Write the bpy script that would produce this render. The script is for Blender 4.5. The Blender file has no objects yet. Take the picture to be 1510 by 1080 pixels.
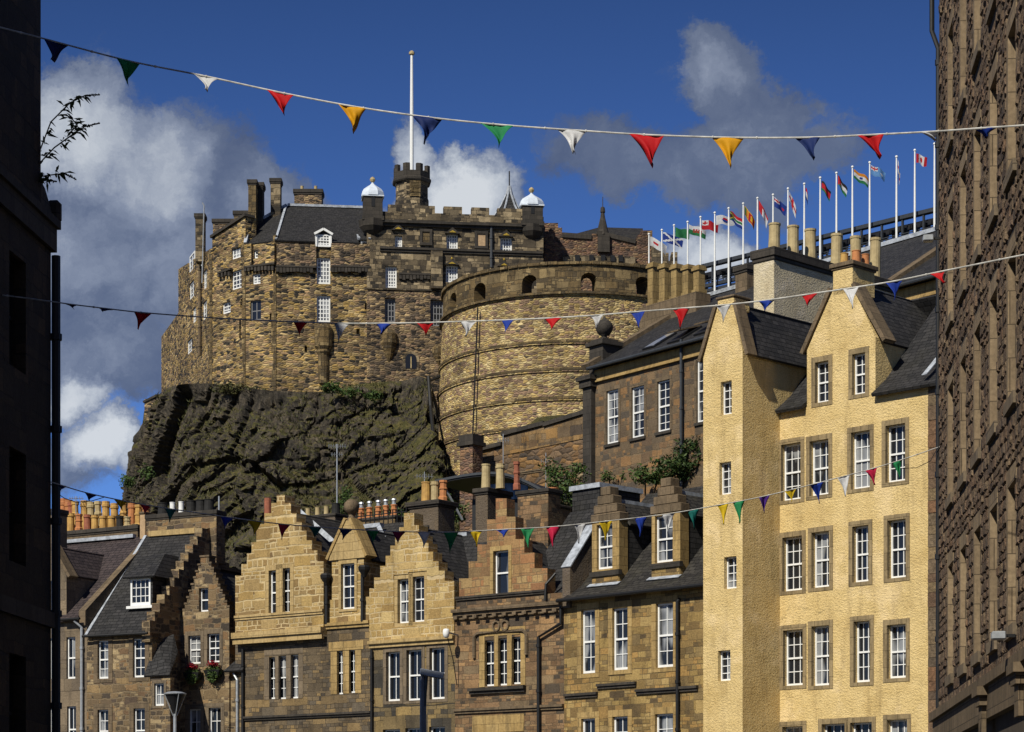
import bpy, bmesh, math, random
from mathutils import Vector, Matrix, noise
random.seed(7)
SC = bpy.context.scene
COL = SC.collection

# ------------------------------------------------------------------ camera
FPX, CX, HY, CH = 3400.0, 755.0, 1260.0, 1.6      # focal length, principal column, horizon row (photo pixels), eye height
cam_d = bpy.data.cameras.new('camera')
cam = bpy.data.objects.new('camera', cam_d)
COL.objects.link(cam)
cam_d.sensor_fit = 'HORIZONTAL'
cam_d.sensor_width = 36.0
cam_d.lens = FPX / 1510.0 * 36.0
cam_d.shift_y = (HY - 540.0) / 1510.0
cam_d.clip_start = 0.5
cam_d.clip_end = 4000.0
cam.location = (0, 0, CH)
cam.rotation_euler = (math.radians(90), 0, 0)
SC.camera = cam

# ------------------------------------------------------------------ light
SUN_EL = math.radians(42)
SUN_H = Vector((-0.56, -0.83)).normalized()
SUN = Vector((SUN_H.x * math.cos(SUN_EL), SUN_H.y * math.cos(SUN_EL), math.sin(SUN_EL)))
sun_d = bpy.data.lights.new('sun', 'SUN')
sun_d.energy = 5.0
sun_d.angle = math.radians(0.5)
sun_d.color = (1.0, 0.95, 0.82)
sun = bpy.data.objects.new('sun', sun_d)
COL.objects.link(sun)
sun.location = (-40, -60, 90)
sun.rotation_euler = SUN.to_track_quat('Z', 'Y').to_euler()

SC.view_settings.view_transform = 'Standard'
SC.view_settings.look = 'None'
SC.view_settings.exposure = 0.0
SC.view_settings.gamma = 1.0
SC.view_settings.use_curve_mapping = False
SC.cycles.max_bounces = 4
SC.cycles.diffuse_bounces = 2
SC.cycles.glossy_bounces = 2
SC.cycles.transparent_max_bounces = 6
SC.cycles.use_denoising = True


# ------------------------------------------------------------------ node helper
class NT:
    def __init__(self, tree):
        self.t = tree
        self.n = tree.nodes
        self.l = tree.links

    def new(self, kind, **kw):
        nd = self.n.new(kind)
        for k, v in kw.items():
            setattr(nd, k, v)
        return nd

    def put(self, nd, **ins):
        for k, v in ins.items():
            key = int(k[1:]) if k[0] == '_' and k[1:].isdigit() else k.replace('_', ' ')
            s = nd.inputs[key]
            if isinstance(v, bpy.types.NodeSocket):
                self.l.new(v, s)
            else:
                s.default_value = v
        return nd

    def math(self, op, a, b=0.0, c=None, clamp=False):
        nd = self.new('ShaderNodeMath', operation=op, use_clamp=clamp)
        self.put(nd, _0=a, _1=b)
        if c is not None:
            self.put(nd, _2=c)
        return nd.outputs[0]

    def vmath(self, op, a, b=(0, 0, 0)):
        nd = self.new('ShaderNodeVectorMath', operation=op)
        self.put(nd, _0=a)
        if op == 'SCALE':
            self.put(nd, Scale=b)
        else:
            self.put(nd, _1=b)
        return nd.outputs['Value'] if op in ('LENGTH', 'DISTANCE', 'DOT_PRODUCT') else nd.outputs[0]

    def mix(self, fac, a, b, mode='MIX'):
        nd = self.new('ShaderNodeMix', data_type='RGBA', blend_type=mode, clamp_factor=True)
        self.put(nd, _0=fac, _6=a, _7=b)
        return nd.outputs[2]

    def noise(self, vec, scale, detail=4.0, rough=0.55, dims='3D', dist=0.0):
        nd = self.new('ShaderNodeTexNoise', noise_dimensions=dims)
        self.put(nd, Vector=vec, Scale=scale, Detail=detail, Roughness=rough, Distortion=dist)
        return nd

    def ramp(self, fac, stops, mode='LINEAR'):
        nd = self.new('ShaderNodeValToRGB')
        cr = nd.color_ramp
        cr.interpolation = mode
        while len(cr.elements) < len(stops):
            cr.elements.new(0.5)
        for e, (p, c) in zip(cr.elements, stops):
            e.position = p
            e.color = c if len(c) == 4 else (*c, 1)
        self.put(nd, Fac=fac)
        return nd.outputs[0]

    def rng(self, v, a, b, c=0.0, d=1.0, smooth=False):
        nd = self.new('ShaderNodeMapRange', interpolation_type='SMOOTHSTEP' if smooth else 'LINEAR')
        nd.clamp = True
        self.put(nd, _0=v, _1=a, _2=b, _3=c, _4=d)
        return nd.outputs[0]


def lin(r, g, b):
    f = lambda c: c / 12.92 if c <= 0.04045 else ((c + 0.055) / 1.055) ** 2.4
    return (f(r / 255), f(g / 255), f(b / 255), 1.0)


# ------------------------------------------------------------------ sky with clouds, placed by direction
world = bpy.data.worlds.new('World')
SC.world = world
world.use_nodes = True
w = NT(world.node_tree)
w.n.clear()
sky = w.new('ShaderNodeTexSky', sky_type='NISHITA')
sky.sun_disc = False
sky.sun_elevation = SUN_EL
sky.sun_rotation = math.atan2(SUN_H.x, SUN_H.y)
sky.altitude = 100
sky.air_density = 0.8
sky.dust_density = 0.15
sky.ozone_density = 3.0
tc = w.new('ShaderNodeTexCoord')
sep = w.new('ShaderNodeSeparateXYZ')
w.put(sep, Vector=tc.outputs['Generated'])
yy = w.math('MAXIMUM', sep.outputs[1], 0.05)
ga = w.math('DIVIDE', sep.outputs[0], yy)
gb = w.math('DIVIDE', sep.outputs[2], yy)
comb = w.new('ShaderNodeCombineXYZ')
w.put(comb, X=ga, Y=gb)
wn = w.noise(comb.outputs[0], 11.0, 9.0, 0.68)
wob = w.vmath('SCALE', w.vmath('SUBTRACT', wn.outputs['Color'], (0.5, 0.5, 0.5)), 0.062)
pos = w.vmath('ADD', comb.outputs[0], wob)
# centre px, centre py, radius x, radius y (photo pixels), density, whiteness
BLOBS = [
    (120, 190, 140, 100, 1.1, 0.78), (235, 240, 115, 115, 1.05, 0.66), (60, 330, 230, 180, 1.2, 0.40), (250, 390, 210, 150, 1.15, 0.34), (330, 260, 110, 90, 0.8, 0.3),
    (400, 290, 90, 70, 0.8, 0.52), (330, 210, 90, 80, 0.45, 0.25), (110, 500, 240, 110, 1.05, 0.32), (520, 330, 80, 60, 0.55, 0.4),
    (105, 585, 50, 40, 1.0, 0.85), (150, 650, 60, 52, 1.1, 1.0), (205, 660, 50, 45, 1.0, 1.0), (75, 690, 110, 70, 0.8, 0.42),
    (603, 230, 50, 55, 1.2, 0.85), (680, 272, 95, 62, 1.3, 1.0), (640, 300, 120, 45, 1.2, 0.9), (735, 295, 55, 45, 1.0, 0.8),
    (1055, 120, 95, 75, 1.0, 0.38), (1120, 165, 115, 80, 1.05, 0.34), (930, 235, 160, 62, 0.85, 0.26), (1060, 245, 180, 70, 0.95, 0.28),
    (1180, 210, 120, 60, 0.6, 0.2), (860, 230, 80, 40, 0.45, 0.2), (1050, 365, 85, 45, 1.15, 0.85), (1000, 350, 50, 35, 0.95, 0.75),
    (1130, 290, 140, 60, 0.5, 0.2),
]
dens = None
whit = None
for (bx, by, rx, ry, dn, wh) in BLOBS:
    c = ((bx - CX) / FPX, (HY - by) / FPX, 0)
    d = w.vmath('MULTIPLY', w.vmath('SUBTRACT', pos, c), (FPX / rx, FPX / ry, 0))
    m = w.rng(w.vmath('LENGTH', d), 1.45, 0.1, 0.0, dn, True)
    mw = w.math('MULTIPLY', m, wh)
    dens = m if dens is None else w.math('MAXIMUM', dens, m)
    whit = mw if whit is None else w.math('MAXIMUM', whit, mw)
front = w.math('GREATER_THAN', sep.outputs[1], 0.3)
n1 = w.noise(pos, 24.0, 9.0, 0.66)
n2 = w.noise(pos, 15.0, 9.0, 0.64)
cover = w.rng(w.math('ADD', dens, w.math('MULTIPLY', w.math('SUBTRACT', n1.outputs['Fac'], 0.5), 1.45)), 0.24, 0.56, 0, 1, True)
cover = w.math('MULTIPLY', w.math('MULTIPLY', cover, 0.93), front)
bright = w.math('ADD', whit, w.math('MULTIPLY', w.math('SUBTRACT', n2.outputs['Fac'], 0.5), 1.35))
ccol = w.ramp(bright, [(0.0, (0.95, 1.3, 2.3)), (0.25, (1.5, 1.9, 2.9)), (0.5, (2.9, 3.4, 4.5)), (0.78, (5.9, 6.4, 7.1)), (1.0, (7.9, 8.3, 8.7))])
# unseen broken cloud over the rest of the dome, added to warm the ambient light
up = w.noise(tc.outputs['Generated'], 3.0, 5.0, 0.6)
fill_cover = w.math('MULTIPLY', w.rng(up.outputs['Fac'], 0.52, 0.66, 0, 0.6, True), w.math('SUBTRACT', 1.0, front))
tint = w.mix(1.0, sky.outputs[0], (0.38, 0.56, 0.93, 1), 'MULTIPLY')
grad = w.rng(gb, 0.10, 0.37, 1.55, 0.78)
tint = w.vmath('SCALE', tint, grad)
s1 = w.mix(fill_cover, tint, (3.3, 3.05, 2.8, 1))
s2 = w.mix(cover, s1, ccol)
bg = w.new('ShaderNodeBackground')
w.put(bg, Color=s2, Strength=0.085)
wo = w.new('ShaderNodeOutputWorld')
w.l.new(bg.outputs[0], wo.inputs[0])


# ------------------------------------------------------------------ materials
def new_mat(name):
    m = bpy.data.materials.new(name)
    m.use_nodes = True
    t = NT(m.node_tree)
    t.n.clear()
    out = t.new('ShaderNodeOutputMaterial')
    bs = t.new('ShaderNodeBsdfPrincipled')
    t.l.new(bs.outputs[0], out.inputs[0])
    t.put(bs, Roughness=0.85)
    bs.inputs['Specular IOR Level'].default_value = 0.25
    return m, t, bs


def bump(t, bs, h, dist=0.03, strength=0.8):
    b = t.new('ShaderNodeBump')
    t.put(b, Height=h, Distance=dist, Strength=strength)
    t.l.new(b.outputs[0], bs.inputs['Normal'])


def uvvec(t, shift=True):
    tcn = t.new('ShaderNodeTexCoord')
    v = tcn.outputs['UV']
    if shift:
        oi = t.new('ShaderNodeObjectInfo')
        cm = t.new('ShaderNodeCombineXYZ')
        t.put(cm, X=t.math('MULTIPLY', oi.outputs['Random'], 37.0), Y=t.math('MULTIPLY', oi.outputs['Random'], 3.0))
        v = t.vmath('ADD', v, cm.outputs[0])
    return v


def coursed(name, cols, bw=0.5, bh=0.24, mortar=(0.2, 0.17, 0.12), msize=0.012, wob=0.03, soot=0.35, patch=0.5, bmp=0.02, sootcol=(0.012, 0.010, 0.009), squash=0.62, mfac=0.8):
    """squared rubble laid in courses"""
    m, t, bs = new_mat(name)
    v = uvvec(t)
    nz = t.noise(v, 1.1, 3.0, 0.6)
    vv = t.vmath('ADD', v, t.vmath('SCALE', t.vmath('SUBTRACT', nz.outputs['Color'], (0.5, 0.5, 0.5)), wob * 5))
    nz2 = t.noise(v, 9.0, 2.0, 0.6)
    vv = t.vmath('ADD', vv, t.vmath('SCALE', t.vmath('SUBTRACT', nz2.outputs['Color'], (0.5, 0.5, 0.5)), wob))
    sv = t.new('ShaderNodeSeparateXYZ')
    t.put(sv, Vector=vv)
    rowv = t.new('ShaderNodeTexNoise', noise_dimensions='1D')
    t.put(rowv, W=t.math('ADD', sv.outputs[1], sv.outputs[2]), Scale=1.7, Detail=2.0)
    cv = t.new('ShaderNodeCombineXYZ')
    t.put(cv, X=sv.outputs[0], Y=t.math('ADD', sv.outputs[1], t.math('MULTIPLY', rowv.outputs['Fac'], bh * 2.2)))
    vv = cv.outputs[0]

    def bricks(k, off, sq):
        b = t.new('ShaderNodeTexBrick', offset=off, offset_frequency=2, squash=sq, squash_frequency=3)
        t.put(b, Vector=vv, Color1=(0, 0, 0, 1), Color2=(1, 1, 1, 1), Mortar=(0.5, 0.5, 0.5, 1), Scale=1.0)
        b.inputs['Mortar Size'].default_value = msize
        b.inputs['Mortar Smooth'].default_value = 0.4
        b.inputs['Brick Width'].default_value = bw * k
        b.inputs['Row Height'].default_value = bh * k
        return b
    b1, b2 = bricks(1.0, 0.47, squash), bricks(2.0, 0.37, 0.7)
    pick = t.math('GREATER_THAN', t.noise(t.vmath('MULTIPLY', b2.outputs['Color'], (31, 17, 5)), 3.0, 0.0).outputs['Fac'], 0.53)
    bcol = t.mix(pick, b1.outputs['Color'], b2.outputs['Color'])
    sf = t.new('ShaderNodeMix', data_type='FLOAT')
    t.put(sf, _0=pick, _2=b1.outputs['Fac'], _3=b2.outputs['Fac'])
    bfac = sf.outputs[0]
    n = len(cols)
    base = t.ramp(bcol, [(0.12 + 0.76 * i / (n - 1), c) for i, c in enumerate(cols)])
    fine = t.noise(v, 14.0, 5.0, 0.65)
    base = t.mix(0.75, base, t.ramp(fine.outputs['Fac'], [(0.25, (0.45, 0.44, 0.42)), (0.7, (1.25, 1.25, 1.25))]), 'MULTIPLY')
    base = t.mix(t.math('MULTIPLY', bfac, mfac), base, (*mortar, 1))
    big = t.noise(v, 0.55, 4.0, 0.65)
    base = t.mix(patch, base, t.ramp(big.outputs['Fac'], [(0.3, (0.35, 0.33, 0.31)), (0.65, (1.2, 1.18, 1.15))]), 'MULTIPLY')
    st = t.noise(t.vmath('MULTIPLY', v, (2.2, 0.55, 1)), 1.0, 5.0, 0.7)
    base = t.mix(t.math('MULTIPLY', t.rng(st.outputs['Fac'], 0.52, 0.72), soot), base, (*sootcol, 1))
    t.put(bs, Base_Color=base)
    h = t.math('ADD', t.math('MULTIPLY', bfac, -1.0), t.math('MULTIPLY', fine.outputs['Fac'], 0.9))
    h = t.math('ADD', h, t.math('MULTIPLY', t.noise(v, 4.0, 2.0).outputs['Fac'], 0.8))
    bump(t, bs, h, bmp, 0.9)
    return m


def rubble(name, cols, sx=2.4, sy=4.6, mortar=(0.16, 0.13, 0.09), mw=0.06, soot=0.4, patch=0.5, bmp=0.05, sootcol=(0.010, 0.009, 0.008), sootscale=1.0, band=None):
    """random rubble of rounded stones"""
    m, t, bs = new_mat(name)
    v = uvvec(t)
    nz = t.noise(v, 1.6, 3.0, 0.6)
    vv = t.vmath('ADD', v, t.vmath('SCALE', t.vmath('SUBTRACT', nz.outputs['Color'], (0.5, 0.5, 0.5)), 0.22))
    vs = t.vmath('MULTIPLY', vv, (sx, sy, 1))
    v1 = t.new('ShaderNodeTexVoronoi', voronoi_dimensions='2D', feature='F1')
    t.put(v1, Vector=vs, Scale=1.0, Randomness=0.85)
    v2 = t.new('ShaderNodeTexVoronoi', voronoi_dimensions='2D', feature='DISTANCE_TO_EDGE')
    t.put(v2, Vector=vs, Scale=1.0, Randomness=0.85)
    sp = t.new('ShaderNodeSeparateColor')
    t.put(sp, Color=v1.outputs['Color'])
    n = len(cols)
    base = t.ramp(sp.outputs[0], [(i / (n - 1) * 0.96 + 0.02, c) for i, c in enumerate(cols)], 'CONSTANT')
    base = t.mix(0.6, base, t.ramp(sp.outputs[1], [(0.0, (0.5, 0.5, 0.5)), (1.0, (1.35, 1.32, 1.28))]), 'MULTIPLY')
    fine = t.noise(v, 9.0, 5.0, 0.7)
    base = t.mix(0.6, base, t.ramp(fine.outputs['Fac'], [(0.28, (0.35, 0.34, 0.32)), (0.7, (1.35, 1.35, 1.35))]), 'MULTIPLY')
    edge = t.rng(v2.outputs['Distance'], 0.0, mw, 1, 0)
    base = t.mix(t.math('MULTIPLY', edge, 0.8), base, (*mortar, 1))
    big = t.noise(v, 0.22 * sootscale, 5.0, 0.65)
    base = t.mix(patch, base, t.ramp(big.outputs['Fac'], [(0.3, (0.26, 0.25, 0.24)), (0.66, (1.45, 1.4, 1.3))]), 'MULTIPLY')
    st = t.noise(t.vmath('MULTIPLY', v, (1.2, 0.5, 1)), 0.6 * sootscale, 6.0, 0.72)
    base = t.mix(t.math('MULTIPLY', t.rng(st.outputs['Fac'], 0.5, 0.7), soot), base, (*sootcol, 1))
    t.put(bs, Base_Color=base)
    h = t.math('ADD', t.rng(v2.outputs['Distance'], 0.0, 0.28, 0, 1), t.math('MULTIPLY', fine.outputs['Fac'], 0.7))
    h = t.math('ADD', h, t.math('MULTIPLY', sp.outputs[2], 0.8))
    bump(t, bs, h, bmp, 1.0)
    return m


def ashlar(name, c1, c2, dirt=0.4, bw=0.9, bh=0.36, streak=True, bmp=0.008, dirtcol=(0.02, 0.018, 0.015)):
    """dressed stone with faint joints, used for margins, cornices and copings"""
    m, t, bs = new_mat(name)
    v = uvvec(t)
    br = t.new('ShaderNodeTexBrick', offset=0.5, squash=0.7, squash_frequency=2)
    t.put(br, Vector=v, Color1=(*c1, 1), Color2=(*c2, 1), Mortar=(c1[0] * .35, c1[1] * .35, c1[2] * .35, 1), Scale=1.0)
    br.inputs['Mortar Size'].default_value = 0.008
    br.inputs['Brick Width'].default_value = bw
    br.inputs['Row Height'].default_value = bh
    fine = t.noise(v, 11.0, 5.0, 0.65)
    base = t.mix(0.7, br.outputs['Color'], t.ramp(fine.outputs['Fac'], [(0.25, (0.55, 0.54, 0.52)), (0.7, (1.2, 1.2, 1.2))]), 'MULTIPLY')
    st = t.noise(t.vmath('MULTIPLY', v, (3.5, 0.6, 1)), 1.1, 5.0, 0.7)
    base = t.mix(t.math('MULTIPLY', t.rng(st.outputs['Fac'], 0.46, 0.70), dirt), base, (*dirtcol, 1))
    t.put(bs, Base_Color=base)
    bump(t, bs, fine.outputs['Fac'], bmp, 0.8)
    return m


def slate(name, c1, c2, moss=0.25, bw=0.34, bh=0.2):
    m, t, bs = new_mat(name)
    v = uvvec(t)
    nz = t.noise(v, 5.0, 2.0)
    vv = t.vmath('ADD', v, t.vmath('SCALE', t.vmath('SUBTRACT', nz.outputs['Color'], (0.5, 0.5, 0.5)), 0.05))
    br = t.new('ShaderNodeTexBrick', offset=0.5, squash=0.85, squash_frequency=3)
    t.put(br, Vector=vv, Color1=(*c1, 1), Color2=(*c2, 1), Mortar=(0.004, 0.004, 0.005, 1), Scale=1.0)
    br.inputs['Mortar Size'].default_value = 0.012
    br.inputs['Mortar Smooth'].default_value = 0.3
    br.inputs['Brick Width'].default_value = bw
    br.inputs['Row Height'].default_value = bh
    fine = t.noise(v, 6.0, 5.0, 0.7)
    base = t.mix(0.7, br.outputs['Color'], t.ramp(fine.outputs['Fac'], [(0.3, (0.5, 0.5, 0.5)), (0.7, (1.5, 1.5, 1.5))]), 'MULTIPLY')
    big = t.noise(v, 0.9, 5.0, 0.7)
    base = t.mix(t.math('MULTIPLY', t.rng(big.outputs['Fac'], 0.52, 0.75), moss), base, (0.040, 0.037, 0.022, 1))
    t.put(bs, Base_Color=base, Roughness=0.7)
    # each course laps the one below: height falls up the slope within a course
    sp = t.new('ShaderNodeSeparateXYZ')
    t.put(sp, Vector=vv)
    saw = t.math('FRACT', t.math('DIVIDE', sp.outputs[1], bh))
    h = t.math('ADD', t.math('MULTIPLY', saw, -1.0), t.math('MULTIPLY', br.outputs['Color'], 6.0))
    h = t.math('SUBTRACT', h, br.outputs['Fac'])
    bump(t, bs, h, 0.02, 0.9)
    return m


def harl(name, c1, c2, stain=0.35):
    """rough-cast render"""
    m, t, bs = new_mat(name)
    v = uvvec(t)
    n1_ = t.noise(v, 1.2, 5.0, 0.65)
    fine = t.noise(v, 24.0, 3.0, 0.7)
    base = t.mix(t.rng(n1_.outputs['Fac'], 0.3, 0.7), (*c1, 1), (*c2, 1))
    base = t.mix(0.75, base, t.ramp(fine.outputs['Fac'], [(0.3, (0.62, 0.58, 0.52)), (0.62, (1.12, 1.12, 1.12))]), 'MULTIPLY')
    rep = t.noise(v, 0.45, 6.0, 0.7)
    base = t.mix(t.math('MULTIPLY', t.rng(rep.outputs['Fac'], 0.53, 0.62), 0.45), base, (c1[0] * 1.12, c1[1] * 1.14, c1[2] * 1.35, 1))
    base = t.mix(t.math('MULTIPLY', t.rng(rep.outputs['Fac'], 0.46, 0.36), 0.4), base, (c2[0] * .78, c2[1] * .72, c2[2] * .62, 1))
    st = t.noise(t.vmath('MULTIPLY', v, (2.6, 0.32, 1)), 0.9, 5.0, 0.7)
    base = t.mix(t.math('MULTIPLY', t.rng(st.outputs['Fac'], 0.5, 0.74), stain), base, (0.19, 0.125, 0.055, 1))
    # hair cracks
    vc = t.vmath('ADD', t.vmath('MULTIPLY', v, (0.22, 0.42, 1)), t.vmath('SCALE', t.noise(v, 2.2, 5.0, 0.7).outputs['Color'], 0.32))
    cr = t.new('ShaderNodeTexVoronoi', voronoi_dimensions='2D', feature='DISTANCE_TO_EDGE')
    t.put(cr, Vector=vc, Scale=1.0)
    crack = t.math('MULTIPLY', t.rng(cr.outputs['Distance'], 0.0, 0.006, 1, 0), t.rng(t.noise(v, 0.5, 2.0).outputs['Fac'], 0.52, 0.58))
    base = t.mix(t.math('MULTIPLY', crack, 0.6), base, (0.10, 0.075, 0.04, 1))
    t.put(bs, Base_Color=base, Roughness=0.95)
    peb = t.noise(t.vmath('MULTIPLY', v, (.8, 1, 1)), 14.0, 3.0, 0.6)
    h = t.math('ADD', t.math('MULTIPLY', fine.outputs['Fac'], 0.5), t.math('MULTIPLY', peb.outputs['Fac'], 1.0))
    h = t.math('ADD', h, t.math('MULTIPLY', n1_.outputs['Fac'], 1.2))
    bump(t, bs, h, 0.055, 1.0)
    return m


def plain(name, col, rough=0.6, var=0.3, metal=0.0, scale=6.0, col2=None, spec=0.3):
    m, t, bs = new_mat(name)
    tcn = t.new('ShaderNodeTexCoord')
    nz = t.noise(tcn.outputs['Object'], scale, 5.0, 0.65)
    c2 = col2 if col2 else tuple(c * (1 - var) for c in col)
    base = t.mix(t.rng(nz.outputs['Fac'], 0.35, 0.68), (*col, 1), (*c2, 1))
    t.put(bs, Base_Color=base, Roughness=rough, Metallic=metal)
    bs.inputs['Specular IOR Level'].default_value = spec
    bump(t, bs, nz.outputs['Fac'], 0.004, 0.5)
    return m


def glass(name, c_dark, c_light, cover):
    """window pane over a dim room, some with pale blinds or curtains hung behind"""
    m, t, bs = new_mat(name)
    v = uvvec(t)
    oi = t.new('ShaderNodeObjectInfo')
    folds = t.noise(t.vmath('MULTIPLY', v, (9.0, 0.25, 1)), 1.0, 2.0)
    side = t.noise(t.vmath('MULTIPLY', v, (1.7, 0.5, 1)), 1.0, 1.0)
    cur = t.mix(folds.outputs['Fac'], tuple(c * 0.35 for c in c_light) + (1,), (*c_light, 1))
    fac = t.math('MULTIPLY', t.rng(side.outputs['Fac'], 0.46, 0.54), t.math('LESS_THAN', oi.outputs['Random'], cover))
    base = t.mix(fac, (*c_dark, 1), cur)
    t.put(bs, Base_Color=base, Roughness=0.06)
    bs.inputs['Specular IOR Level'].default_value = 0.6
    return m


def cloth(name, col, trans=0.35):
    m, t, bs = new_mat(name)
    tcn = t.new('ShaderNodeTexCoord')
    nz = t.noise(tcn.outputs['Object'], 5.0, 4.0, 0.6)
    base = t.mix(t.rng(nz.outputs['Fac'], 0.3, 0.7), tuple(c * 0.72 for c in col) + (1,), (*col, 1))
    t.put(bs, Base_Color=base, Roughness=0.7)
    tr = t.new('ShaderNodeBsdfTranslucent')
    t.put(tr, Color=base)
    mx = t.new('ShaderNodeMixShader')
    t.put(mx, _0=trans, _1=bs.outputs[0], _2=tr.outputs[0])
    out = [n for n in t.n if n.type == 'OUTPUT_MATERIAL'][0]
    t.l.new(mx.outputs[0], out.inputs[0])
    return m


def leafy(name, cols):
    m, t, bs = new_mat(name)
    g = t.new('ShaderNodeNewGeometry')
    base = t.ramp(g.outputs['Random Per Island'], [(i / (len(cols) - 1), c) for i, c in enumerate(cols)])
    t.put(bs, Base_Color=base, Roughness=0.6)
    return m


def stones(name, cols, sootcol=(0.012, 0.010, 0.009)):
    """modelled single stones, one colour per stone"""
    m, t, bs = new_mat(name)
    g = t.new('ShaderNodeNewGeometry')
    tcn = t.new('ShaderNodeTexCoord')
    base = t.ramp(g.outputs['Random Per Island'], [(i / (len(cols) - 1), c) for i, c in enumerate(cols)])
    fine = t.noise(tcn.outputs['Object'], 9.0, 6.0, 0.7)
    base = t.mix(0.85, base, t.ramp(fine.outputs['Fac'], [(0.28, (0.3, 0.29, 0.28)), (0.7, (1.4, 1.38, 1.35))]), 'MULTIPLY')
    big = t.noise(tcn.outputs['Object'], 0.5, 5.0, 0.7)
    base = t.mix(t.math('MULTIPLY', t.rng(big.outputs['Fac'], 0.48, 0.7), 0.5), base, (*sootcol, 1))
    t.put(bs, Base_Color=base, Roughness=0.9)
    bump(t, bs, fine.outputs['Fac'], 0.06, 1.0)
    return m


M = {}
M['castle'] = rubble('castle_rubble', [(0.36, 0.26, 0.115), (0.23, 0.165, 0.09), (0.47, 0.355, 0.18), (0.11, 0.084, 0.06), (0.32, 0.215, 0.12), (0.032, 0.029, 0.026), (0.40, 0.275, 0.10), (0.24, 0.185, 0.125)], 2.0, 5.4, (0.21, 0.165, 0.10), 0.07, 0.5, 0.7, 0.05)
M['castle_grey'] = rubble('castle_grey_rubble', [(0.29, 0.21, 0.12), (0.18, 0.135, 0.09), (0.38, 0.28, 0.155), (0.09, 0.07, 0.055), (0.24, 0.165, 0.11), (0.032, 0.028, 0.026), (0.31, 0.215, 0.10)], 2.2, 5.2, (0.17, 0.13, 0.09), 0.07, 0.52, 0.62, 0.05)
M['castle_ashlar'] = coursed('castle_dark_ashlar', [(0.040, 0.034, 0.027), (0.26, 0.20, 0.12), (0.065, 0.053, 0.04), (0.44, 0.345, 0.21), (0.09, 0.072, 0.05)], .58, .26, (0.05, 0.042, 0.03), 0.02, 0.05, 0.62, 0.7, 0.04)
M['castle_band'] = coursed('castle_parapet_stone', [(0.12, 0.085, 0.042), (0.21, 0.145, 0.065), (0.075, 0.058, 0.036), (0.28, 0.205, 0.10)], .52, .26, (0.06, 0.048, 0.03), 0.025, 0.06, 0.7, 0.65, 0.05)
M['battery'] = rubble('battery_rubble', [(0.47, 0.355, 0.155), (0.31, 0.225, 0.12), (0.57, 0.46, 0.245), (0.22, 0.15, 0.105), (0.44, 0.315, 0.125), (0.29, 0.19, 0.13), (0.52, 0.40, 0.195), (0.10, 0.08, 0.06)], 2.3, 5.4, (0.33, 0.25, 0.14), 0.08, 0.4, 0.62, 0.06)
M['hall'] = rubble('hall_red_rubble', [(0.20, 0.115, 0.08), (0.16, 0.10, 0.072), (0.25, 0.17, 0.10), (0.11, 0.075, 0.06), (0.22, 0.13, 0.075), (0.05, 0.04, 0.035)], 2.3, 5.2, (0.13, 0.095, 0.07), 0.07, 0.45, 0.5, 0.05)
M['black_stone'] = ashlar('sooty_dressed_stone', (0.040, 0.035, 0.030), (0.065, 0.055, 0.045), 0.6)
M['brown_stone'] = ashlar('brown_dressed_stone', (0.13, 0.095, 0.058), (0.18, 0.13, 0.08), 0.6)
M['tan_stone'] = ashlar('tan_dressed_stone', (0.40, 0.28, 0.12), (0.47, 0.34, 0.16), 0.35)
M['ochre_stone'] = ashlar('ochre_dressed_stone', (0.34, 0.225, 0.085), (0.42, 0.29, 0.12), 0.5)
M['brown_ochre'] = ashlar('weathered_ochre_stone', (0.27, 0.185, 0.075), (0.34, 0.24, 0.10), 0.55)
M['margin'] = ashlar('brown_window_margin', (0.23, 0.17, 0.09), (0.32, 0.24, 0.13), 0.5, 0.5, 0.6)
M['grey_margin'] = ashlar('grey_window_margin', (0.15, 0.115, 0.078), (0.21, 0.16, 0.105), 0.5, 0.5, 0.6)
M['harl'] = harl('yellow_roughcast', (0.75, 0.57, 0.275), (0.62, 0.455, 0.195), 0.5)
M['harl_pale'] = harl('pale_roughcast', (0.66, 0.57, 0.39), (0.54, 0.46, 0.31), 0.3)
M['harl_brown'] = harl('brown_roughcast', (0.14, 0.11, 0.08), (0.11, 0.085, 0.062), 0.4)
M['slate'] = slate('dark_slate', (0.019, 0.0185, 0.019), (0.038, 0.036, 0.036))
M['slate_purple'] = slate('purple_slate', (0.036, 0.027, 0.028), (0.060, 0.045, 0.044), 0.15)
M['slate_grey'] = slate('mossy_slate', (0.022, 0.020, 0.019), (0.044, 0.040, 0.035), 0.6)
M['lead'] = plain('lead_flashing', (0.44, 0.47, 0.52), 0.55, 0.55, 0.0, 4.0)
M['white'] = plain('white_paint', (0.80, 0.80, 0.78), 0.45, 0.12)
M['grey_paint'] = plain('grey_frame', (0.20, 0.20, 0.205), 0.5, 0.2)
M['cupola'] = plain('pale_lead', (0.62, 0.68, 0.76), 0.5, 0.25, 0.0, 2.0)
M['black'] = plain('black_iron', (0.014, 0.014, 0.015), 0.5, 0.3)
M['steel'] = plain('grey_steel', (0.045, 0.05, 0.058), 0.5, 0.25)
M['galv'] = plain('galvanised_metal', (0.42, 0.44, 0.46), 0.4, 0.3, 0.3)
M['gold'] = plain('gilded_carving', (0.62, 0.42, 0.06), 0.4, 0.6, 0.3, 9.0)
M['panel'] = plain('sandstone_panel', (0.48, 0.33, 0.19), 0.9, 0.35)
M['pot_yellow'] = plain('buff_chimney_clay', (0.54, 0.32, 0.09), 0.75, 0.5, 0, 3.0, (0.30, 0.17, 0.055))
M['pot_orange'] = plain('orange_chimney_clay', (0.52, 0.21, 0.075), 0.75, 0.5, 0, 3.0, (0.30, 0.12, 0.05))
M['pot_red'] = plain('red_chimney_clay', (0.34, 0.115, 0.065), 0.75, 0.4)
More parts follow.
